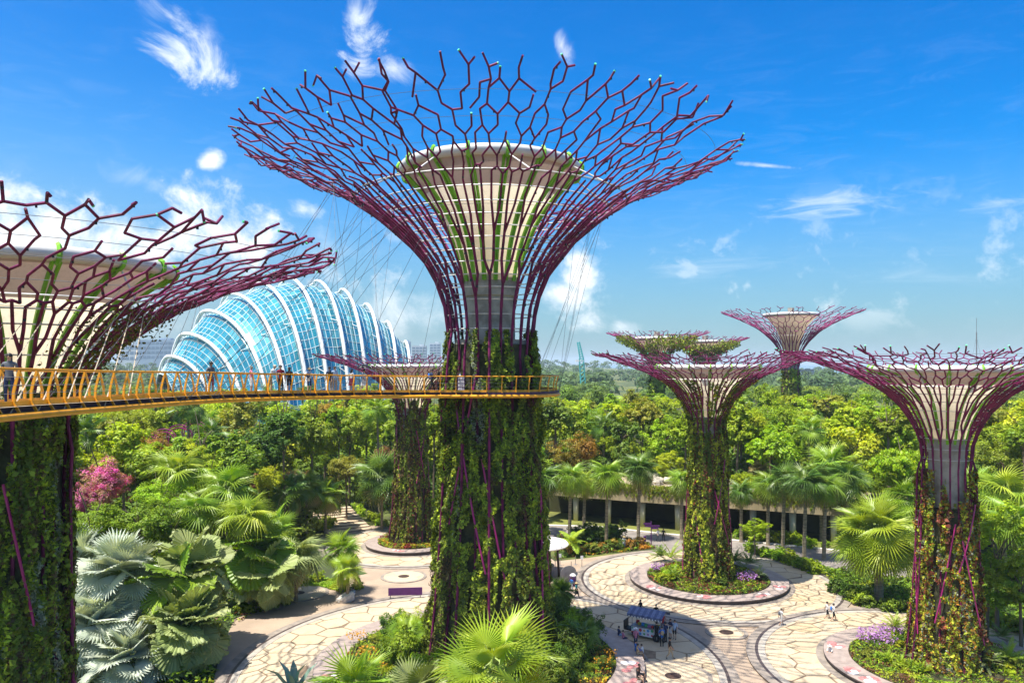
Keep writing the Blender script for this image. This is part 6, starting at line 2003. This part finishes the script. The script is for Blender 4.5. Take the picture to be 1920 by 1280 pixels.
mass('undergrowth', 'shrubby undergrowth filling the wood between the trees', und, 230, 0.2, L_ANY, 5, 'undergrowth')
spots = []; sample(225, 430, 8.5, 5200)
far_t = []
for (x, y, d, px) in spots:
    zl = EYE - ((712 if px < 860 else 716) - HOR) / F * d
    top = max(5.0, min(16, zl * rw.uniform(0.75, 1.05))) if zl > 3 else rw.uniform(4, 6)
    r = rw.uniform(3.5, 5.5)
    far_t.append((x, y, max(1.5, top - r * 0.75), r, r * 0.8, rw.choice([(0.17, 0.28, 0.03), (0.22, 0.30, 0.03), (0.10, 0.18, 0.03), (0.14, 0.22, 0.04)])))
mass('distant_woodland', 'distant woodland beyond the tower trees, one green mass', far_t, 420, 0.16, L_ANY, 6, 'woodland')
far2 = []
for _ in range(1500):
    d = rw.uniform(430, 1900); a = rw.uniform(-0.62, 0.62); x, y = d * math.sin(a), d * math.cos(a); px = 960 + F * x / y
    if not (-60 < px < 1990): continue
    if 1140 < px < 1215 and d < 1000: continue
    if px > 1560 and d > 1200: continue
    r = rw.uniform(7, 14); top = rw.uniform(9, 17) + (max(0, d - 1300) / 600 * 16 if px < 1250 else 0)
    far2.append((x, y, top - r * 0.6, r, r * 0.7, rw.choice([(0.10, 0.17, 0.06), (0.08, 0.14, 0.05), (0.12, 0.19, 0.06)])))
mass('skyline_woodland', 'dim blue-green woodland along the horizon', far2, 70, 0.35, L_ANY, 7, 'woodland')

# creeper hanging in the left tower crown
rng = np.random.default_rng(9); n = 1300
t = rng.random(n); th = R(-25) + rng.normal(0, 0.22, n)
s_ = np.interp(22.5 + 4.5 * t, PR_LEFT.Z, PR_LEFT.S); r_ = np.interp(s_, PR_LEFT.S, PR_LEFT.R)
P = np.stack([r_ * np.cos(th), r_ * np.sin(th), 22.5 + 4.5 * t - rng.random(n) ** 2 * 1.4], 1)
Q = leaf_quads(P, norm(rng.normal(size=(n, 3)) + np.array([0, 0, .5])), 0.22 * rng.uniform(.6, 1.4, n), 0.14, rng, .8)
o = link('crown_creeper', quads_mesh('crown_creeper', Q, M_VINE, np.array([(0.12, 0.13, 0.02), (0.06, 0.08, 0.015), (0.2, 0.17, 0.03)])[rng.integers(0, 3, n)]), tree_left); kind(o, 'stuff')

# ------------------------------------------------------------------ people in their places
def ellip(m, c, r, n=10, k=7, zmin=-1.0, mat=0, rot=None):
    i0 = len(m.v); prof = []
    for j in range(k + 1):
        zz = zmin + (1 - zmin) * j / k; rr = math.sqrt(max(0, 1 - zz * zz)); prof.append((rr, zz))
    for q in range(n):
        a = 2 * math.pi * q / n
        for rr, zz in prof:
            m.v.append((c[0] + r[0] * rr * math.cos(a), c[1] + r[1] * rr * math.sin(a), c[2] + r[2] * zz))
    K = k + 1
    for q in range(n):
        for j in range(k):
            m.f.append((i0 + q * K + j, i0 + ((q + 1) % n) * K + j, i0 + ((q + 1) % n) * K + j + 1, i0 + q * K + j + 1)); m.m.append(mat)

def person(x, y, z, face, label, kind_='stand', top=WHT, bottom=BLK, sleeves=False, shorts=False, hair='short', h=1.7, tan=False, hat=None, bag=None, skirt=None, group=None):
    """face: heading in degrees; 0 = towards the camera (-y)"""
    me, J = body_mesh(kind_, sleeves, shorts)
    o = link('person', me, None, (x, y, z), R(face)); s = h / 1.72; o.scale = (s, s, s)
    tag(o, label, 'person', group)
    override(o, M_SKIN_TAN if tan else M_SKIN, cloth(top), cloth(bottom), M_DARK)
    hd = Vector(J['head'])
    m = MB()
    if hair != 'none':
        ellip(m, (hd.x, hd.y + 0.018, hd.z + 0.035), (0.098, 0.108, 0.105), zmin=-0.25)
        if hair == 'long':
            ellip(m, (hd.x, hd.y + 0.075, hd.z - 0.10), (0.085, 0.05, 0.20), zmin=-1)
        if hair == 'bun':
            ellip(m, (hd.x, hd.y + 0.10, hd.z + 0.07), (0.05, 0.05, 0.05))
        m.build('hair', M_HAIR_W if hair == 'pale' else M_HAIR, o, smooth=True)
    for sx_ in (-1, 1):
        e = MB(); ellip(e, (hd.x + 0.034 * sx_, hd.y - 0.084, hd.z + 0.008), (0.012, 0.008, 0.008), 6, 4); e.build('eye', M_EYE, o)
        e = MB(); ellip(e, (hd.x + 0.092 * sx_, hd.y + 0.01, hd.z - 0.005), (0.012, 0.022, 0.034), 6, 4); e.build('ear', M_SKIN_TAN if tan else M_SKIN, o)
    e = MB(); ellip(e, (hd.x, hd.y - 0.083, hd.z - 0.05), (0.024, 0.008, 0.006), 6, 4); e.build('mouth', cloth(DRD), o)
    if hat:
        m = MB(); m.lathe([(0.20, hd.z + 0.055), (0.105, hd.z + 0.075), (0.10, hd.z + 0.14), (0.06, hd.z + 0.165), (0.005, hd.z + 0.17)], 16, (hd.x, hd.y)); m.build('hat', hat, o)
    if bag:
        c = Vector(J['chest']); m = MB(); ellip(m, (c.x, c.y + 0.19, c.z - 0.05), (0.15, 0.09, 0.22), 8, 6); m.build('backpack', cloth(bag), o)
    if skirt:
        p = Vector(J['pelvis']); m = MB(); m.lathe([(0.25, p.z - 0.42), (0.2, p.z - 0.15), (0.15, p.z + 0.12)], 16, (p.x, p.y)); m.build('skirt', cloth(skirt), o)
    return o

# on the walkway
def on_walk(px, off=0.9):
    best = None
    for a, b in zip(W_NEAR, W_FAR):
        q = a.lerp(b, off / 2.0); e = abs(960 + F * q.x / q.y - px)
        if q.y > 18 and (best is None or e < best[0]): best = (e, q)
    q = best[1]; return q.x, q.y, walk_z(q.y) + 0.30
W_FINE_N = resample(W_NEAR, 0.15); W_FINE_F = resample(W_FAR, 0.15 * 1.0)
k_ = min(len(W_FINE_N), len(W_FINE_F)); W_NEAR = [W_FINE_N[int(i * (len(W_FINE_N) - 1) / (k_ - 1))] for i in range(k_)]; W_FAR = [W_FINE_F[int(i * (len(W_FINE_F) - 1) / (k_ - 1))] for i in range(k_)]
for (px, off, face, kd, kw, lab) in (
        (397, 1.0, 60, 'stand', dict(top=GRY, bottom=DRD, shorts=True, h=1.76, tan=True), 'man in grey shirt and checked red shorts on the walkway'),
        (472, 1.1, 120, 'hold', dict(top=PNK, bottom=WHT, shorts=True, h=1.62, hair='pale'), 'person in pink top and pale shorts on the walkway'),
        (509, 0.6, 95, 'lean', dict(top=WHT, bottom=KHK, h=1.74, hair='pale', shorts=True), 'person in white shirt with pale hair leaning on the walkway rail'),
        (526, 0.9, 30, 'stand', dict(top=MRN, bottom=BLK, h=1.72), 'man in maroon shirt on the walkway beside the leaning person'),
        (542, 1.0, 200, 'stand', dict(top=BLK, bottom=BLK, shorts=True, hair='long', h=1.62), 'long-haired woman in black on the walkway'),
        (580, 1.0, 170, 'hold', dict(top=WHT, bottom=NVY, hair='short', hat=M_STRAW, bag=NVY, shorts=True, h=1.6), 'person in straw hat carrying a dark bag on the walkway'),
        (619, 1.1, 200, 'stand', dict(top=NVY, bottom=KHK, h=1.72, bag=BLK), 'man with black backpack on the walkway, left of a pair'),
        (628, 0.8, 40, 'stand', dict(top=LBL, bottom=KHK, h=1.76), 'man in pale blue shirt on the walkway, right of a pair'),
        (660, 1.0, 150, 'stand', dict(top=WHT, bottom=DRD, skirt=DRD, shorts=True, hair='long', h=1.62), 'woman in red skirt on the walkway'),
        (683, 1.0, 60, 'walk', dict(top=WHT, bottom=WHT, skirt=WHT, shorts=True, hair='bun', h=1.62), 'woman in white skirt under a black umbrella on the walkway'),
        (808, 0.9, 110, 'walk', dict(top=NVY, bottom=BLK, sleeves=True, hair='short', h=1.68, bag=BLU), 'walker with blue backpack approaching the tallest trunk'),
        (822, 0.7, 290, 'stand', dict(top=BLK, bottom=BLK, h=1.74, tan=True), 'man in black near the tallest trunk on the walkway'),
        (18, 1.2, 20, 'stand', dict(top=GRY, bottom=NVY, h=1.7, hair='long'), 'dark-clad person at the left end of the walkway')):
    x, y, z = on_walk(px, off)
    p = person(x, y, z, face, lab, kd, **kw)
    if 'umbrella' in lab:
        u = tag(empty('umbrella', (x, y, z)), 'open black umbrella held above the woman in white skirt', 'umbrella')
        m = MB(); m.lathe([(0.55, 1.70), (0.42, 1.83), (0.2, 1.93), (0.01, 1.96)], 16); m.build('canopy', M_DARK, u)
        m = MB(); m.tube([(0, -0.12, 0.95), (0, 0, 1.93)], 0.012, 6); m.build('shaft', M_GREYSTEEL, u)
a = R(-118); person(T_MAIN[0] + 4.6 * math.cos(a), T_MAIN[1] + 4.6 * math.sin(a), walk_z(57) + 0.28, 100, 'person in white standing on the ring before the tallest trunk', 'stand', top=WHT, bottom=GRY, h=1.6)

# notice board on the ring rail: white lines and blocks on purple
a = R(-112); bx_, by_ = T_MAIN[0] + 5.35 * math.cos(a), T_MAIN[1] + 5.35 * math.sin(a)
k = tag(empty('rules_board', (bx_, by_ - 0.02, walk_z(57) + 0.35), R(8)), 'purple notice board with rows of white symbols on the walkway rail', 'notice board')
m = MB(); m.box((0, 0.25, 0.55), (0.52, 0.04, 1.2)); m.build('board', M_PURPLE_SIGN, k)
for r_ in range(4):
    for c_ in range(3):
        m = MB(); cx_, cz_ = -0.16 + 0.16 * c_, 0.16 + 0.27 * r_
        m.tube([(cx_ + 0.055 * math.cos(t), 0.222, cz_ + 0.06 * math.sin(t)) for t in np.linspace(0, 2 * math.pi, 13)[:-1]], 0.014, 4, closed=True)
        m.tube([(cx_ - 0.04, 0.222, cz_ - 0.04), (cx_ + 0.04, 0.222, cz_ + 0.04)], 0.012, 4); m.build('symbol', M_WHITE, k)
    m = MB(); m.box((0, 0.225, 0.285 + 0.27 * r_ - 0.0), (0.44, 0.012, 0.03)); m.build('text_line', M_WHITE, k)

# on the ground
def ground_person(px, py, face, lab, kd='stand', **kw):
    x, y = G(px, py); return person(x, y, kw.pop('z', 0.04), face, lab, kd, **kw)
ground_person(1256, 1236, 70, 'man in black and red shirt walking with khaki trousers, right of the food cart', 'walk', top=BLK, bottom=KHK, h=1.74, tan=True)
ground_person(1465, 1174, 100, 'lone walker with backpack between the right-hand courts', 'walk', top=WHT, bottom=WHT, bag=GRY, h=1.64, shorts=True)
ground_person(1551, 1162, 80, 'left walker of the pair on the path to the right court', 'walk', top=WHT, bottom=BLK, shorts=True, h=1.7)
ground_person(1563, 1166, 80, 'right walker of the pair with blue backpack on the path', 'walk', top=WHT, bottom=BLK, shorts=True, bag=BLU, h=1.72)
ground_person(1170, 1030, 0, 'person in pale shirt and jeans under the trunked palms', 'stand', top=WHT, bottom=LBL, h=1.68, hat=M_STRAW)
ground_person(1234, 1015, 20, 'person in white top by the fingerpost sign', 'walk', top=WHT, bottom=GRY, h=1.66, hair='long')
ground_person(1244, 1014, 340, 'person in black by the fingerpost sign', 'stand', top=BLK, bottom=BLK, h=1.68)
ground_person(1072, 1112, 120, 'person in blue and white walking behind the spiky palm bush', 'walk', top=BLU, bottom=WHT, h=1.68)
ground_person(1081, 1122, 60, 'woman in teal top and long dark skirt right of the spiky palm bush', 'walk', top=TEAL, bottom=BLK, skirt=BLK, hair='long', h=1.64, hat=M_STRAW)
ground_person(663, 1122, 200, 'stooping figure with a pale sack on the floor at left', 'squat', top=LBL, bottom=NVY, h=1.7)
# customers and sellers round the food cart
ground_person(1241, 1213, 180, 'man in bright blue shirt with brown pack at the food cart', 'hold', top=BLU, bottom=BLK, sleeves=True, bag=KHK, h=1.74)
ground_person(1231, 1205, 160, 'man in black at the cart counter', 'stand', top=BLK, bottom=BLK, h=1.78)
ground_person(1248, 1205, 220, 'man in navy behind the bright blue shirt', 'stand', top=NVY, bottom=BLK, h=1.76)
ground_person(1243, 1186, 150, 'man in red shirt at the right end of the cart', 'stand', top=RED_, bottom=NVY, h=1.78)
ground_person(1257, 1197, 300, 'person in blue top and white shorts right of the cart', 'hold', top=NVY, bottom=WHT, shorts=True, h=1.72)
ground_person(1265, 1199, 330, 'person in pale blue top and dark shorts, rightmost at the cart', 'stand', top=LBL, bottom=BLK, shorts=True, h=1.7)
ground_person(1201, 1157, 30, 'person in dark brown top behind the cart', 'stand', top=BLK, bottom=BLK, hair='long', h=1.64)
ground_person(1230, 1166, 0, 'seller standing behind the cart awning', 'stand', top=BLK, bottom=BLK, h=1.62)
ground_person(1192, 1213, 180, 'person in pink shirt and pale cap left of the cart', 'stand', top=PNK, bottom=NVY, hat=M_WHITE, h=1.62)
ground_person(1206, 1229, 250, 'crouching child in white between the bench and the cart', 'squat', top=WHT, bottom=GRY, h=1.45)
# sitting on the widest planter's rim
def on_rim(ang, lab, kd='sit', c=C_MAIN, r=12.55, hh=0.52, **kw):
    a = R(ang); x, y = c[0] + r * math.cos(a), c[1] + r * math.sin(a)
    return person(x, y, hh - 0.47 + 0.08, math.degrees(a) + 90, lab, kd, **kw)
on_rim(22, 'woman in blue top sitting on the stone rim, farther of two', top=NVY, bottom=LBL, hair='short', shorts=True, h=1.62)
on_rim(18.5, 'girl in pink sitting on the stone rim beside the woman in blue', top=PNK, bottom=NVY, hair='bun', shorts=True, h=1.5)
on_rim(2, 'tan sunbather with bare shoulders sitting on the stone rim', top=KHK, bottom=KHK, hair='short', shorts=True, h=1.68, tan=True)
on_rim(5, 'person in bright blue sitting on the stone rim with dark hood', top=BLU, bottom=BLU, hair='short', h=1.72, sleeves=True)
on_rim(-17, 'woman in brown top stretching out her arm on the stone rim', 'sitreach', top=(0.05, 0.025, 0.02), bottom=BLK, hair='short', shorts=True, h=1.66, tan=True)
on_rim(-20.5, 'long-haired woman with bare legs nearest the bottom edge on the stone rim', top=BLK, bottom=KHK, hair='long', shorts=True, h=1.66)
x, y = G(1557, 1232); person(x, y, 0.1, 320, 'child in white sitting by the rim of the lower right planter', 'squat', top=WHT, bottom=NVY, h=1.5, hat=M_WHITE)

# pale sack beside the stooping figure
c = G(648, 1128)
m = MB(); rnd = random.Random(3); ellip(m, (0, 0, 0.28), (0.95, 0.5, 0.45), 12, 7, -0.6); m.v = [(v[0] * rnd.uniform(.85, 1.1), v[1] * rnd.uniform(.85, 1.1), v[2] * (1.3 + 0.5 * v[0]) * rnd.uniform(.9, 1.1)) for v in m.v]
o = m.build('sack', surface('pale_sackcloth', (0.66, 0.62, 0.56), 0.9, 0.1, 3.0), None, loc=(c[0], c[1], 0.02), rz=0.3); tag(o, 'large pale cloth sack on the floor beside the stooping figure', 'sack')

# ------------------------------------------------------------------ food cart
M_CART = surface('white_cart_panel', (0.72, 0.72, 0.74), 0.5, 0.05, 3.0)
c = G(1216, 1196)
k = tag(empty('food_cart', (c[0], c[1], 0.04), R(-32)), 'white food cart with striped blue awning and dark wheels', 'food cart')
m = MB(); m.box((0, 0, 0.62), (2.7, 1.1, 0.72)); m.build('body', M_CART, k)
m = MB(); m.box((0, 0, 1.005), (2.8, 1.2, 0.05)); m.build('counter', M_GREYSTEEL, k)
rnd = random.Random(12)
cols = [cloth(q) for q in ((0.6, 0.05, 0.05), (0.65, 0.45, 0.05), (0.1, 0.3, 0.6), (0.1, 0.45, 0.15), (0.55, 0.2, 0.45))]
for i in range(16):       # bright stickers on the panels
    m = MB(); xx = -1.25 + 2.5 * (i % 8) / 7.0; zz = 0.45 + 0.34 * (i // 8) + rnd.uniform(-.05, .05); r_ = rnd.uniform(0.08, 0.15); nn_ = rnd.choice((4, 5, 8, 10))
    m.poly([(xx + r_ * math.cos(2 * math.pi * q / nn_), -0.557, zz + r_ * math.sin(2 * math.pi * q / nn_)) for q in range(nn_)]); m.build('sticker', cols[i % 5], k)
for i in range(6):
    m = MB(); yy = -0.4 + 0.8 * (i % 3) / 2.0; zz = 0.45 + 0.34 * (i // 3); r_ = rnd.uniform(0.09, 0.15)
    m.poly([(1.357, yy + r_ * math.cos(2 * math.pi * q / 7), zz + r_ * math.sin(2 * math.pi * q / 7)) for q in range(7)]); m.build('sticker', cols[(i + 2) % 5], k)
for sx_ in (-1.3, 1.3):
    for sy_ in (-0.52, 0.52):
        m = MB(); m.tube([(sx_, sy_, 1.0), (sx_, sy_, 2.25)], 0.03, 6); m.build('awning_post', M_GREYSTEEL, k)
for i in range(12):
    x0, x1 = -1.6 + 3.2 * i / 12, -1.6 + 3.2 * (i + 1) / 12; m = MB()
    m.quad((x0, -0.95, 2.15), (x1, -0.95, 2.15), (x1, 0, 2.55), (x0, 0, 2.55)); m.quad((x0, 0, 2.55), (x1, 0, 2.55), (x1, 0.95, 2.15), (x0, 0.95, 2.15))
    m.quad((x0, -0.95, 1.98), (x1, -0.95, 1.98), (x1, -0.95, 2.148), (x0, -0.95, 2.148)); m.quad((x0, 0.95, 2.148), (x1, 0.95, 2.148), (x1, 0.95, 1.98), (x0, 0.95, 1.98))
    m.build('awning_stripe', cloth((0.10, 0.12, 0.22)) if i % 2 else cloth((0.16, 0.19, 0.30)), k)
for i in range(24):
    m = MB(); x0 = -1.6 + 3.2 * (i + 0.5) / 24; m.poly([(x0 - 0.065, -0.957, 1.99), (x0, -0.957, 1.86), (x0 + 0.065, -0.957, 1.99)]); m.build('awning_tooth', M_WHITE if i % 2 else cloth((0.10, 0.12, 0.22)), k)
for sx_ in (-0.95, 0.95):
    for sy_ in (-0.62, 0.62):
        m = MB(); m.tube([(sx_, sy_ - 0.06, 0.33), (sx_, sy_ + 0.06, 0.33)], 0.33, 18); w_ = m.build('wheel', M_DARK, k)
        m = MB(); m.tube([(sx_, sy_ - 0.07, 0.33), (sx_, sy_ + 0.07, 0.33)], 0.15, 12); m.build('hub', M_GREYSTEEL, w_)
for i in range(8):
    m = MB(); m.box((-1.1 + 0.32 * i, rnd.uniform(-.3, .3), 1.13), (0.22, 0.26, rnd.uniform(.14, .3)), rnd.uniform(-.2, .2)); m.build('goods', cols[i % 5], k)
m = MB(); m.box((-1.75, 0, 0.55), (0.75, 0.9, 0.12)); m.box((-2.1, 0, 0.95), (0.08, 0.9, 0.7)); m.build('seat', M_DARK, k)

# ------------------------------------------------------------------ tropical haze
mt, N, out = new_mat('humid_air')
v = N.add('ShaderNodeVolumePrincipled')
v.inputs['Color'].default_value = (0.72, 0.88, 1.0, 1.0)
v.inputs['Density'].default_value = 0.00013
v.inputs['Anisotropy'].default_value = 0.0
N.t.links.new(v.outputs[0], out.inputs['Volume'])
m = MB(); m.box((0, 6850, 49.0), (18100, 14400, 100.0))
o = m.build('haze', mt, None); kind(o, 'stuff'); o['label'] = 'thin humid haze filling the air over the whole garden'; o['category'] = 'haze'

# ------------------------------------------------------------------ look-alikes told apart by their order from the left
def tell_apart():
    words = ['leftmost', 'second from left', 'third from left', 'fourth from left', 'fifth from left', 'sixth from left', 'seventh from left', 'eighth from left', 'ninth from left', 'tenth from left',
             'eleventh from left', 'twelfth from left', 'thirteenth from left', 'fourteenth from left', 'fifteenth from left', 'sixteenth from left', 'seventeenth from left', 'eighteenth from left']
    by = {}
    for o in SC.objects:
        if o.parent is None and o.get('label') and o.get('category') and o.get('kind') != 'stuff': by.setdefault(o['label'], []).append(o)
    for lab, obs in by.items():
        if len(obs) < 2: continue
        obs.sort(key=lambda o: o.location.x / max(1.0, o.location.y))
        for i, o in enumerate(obs):
            w = words[i] if i < len(words) else None
            if i == len(obs) - 1: w = 'rightmost'
            if w: o['label'] = lab + ', ' + w
tell_apart()
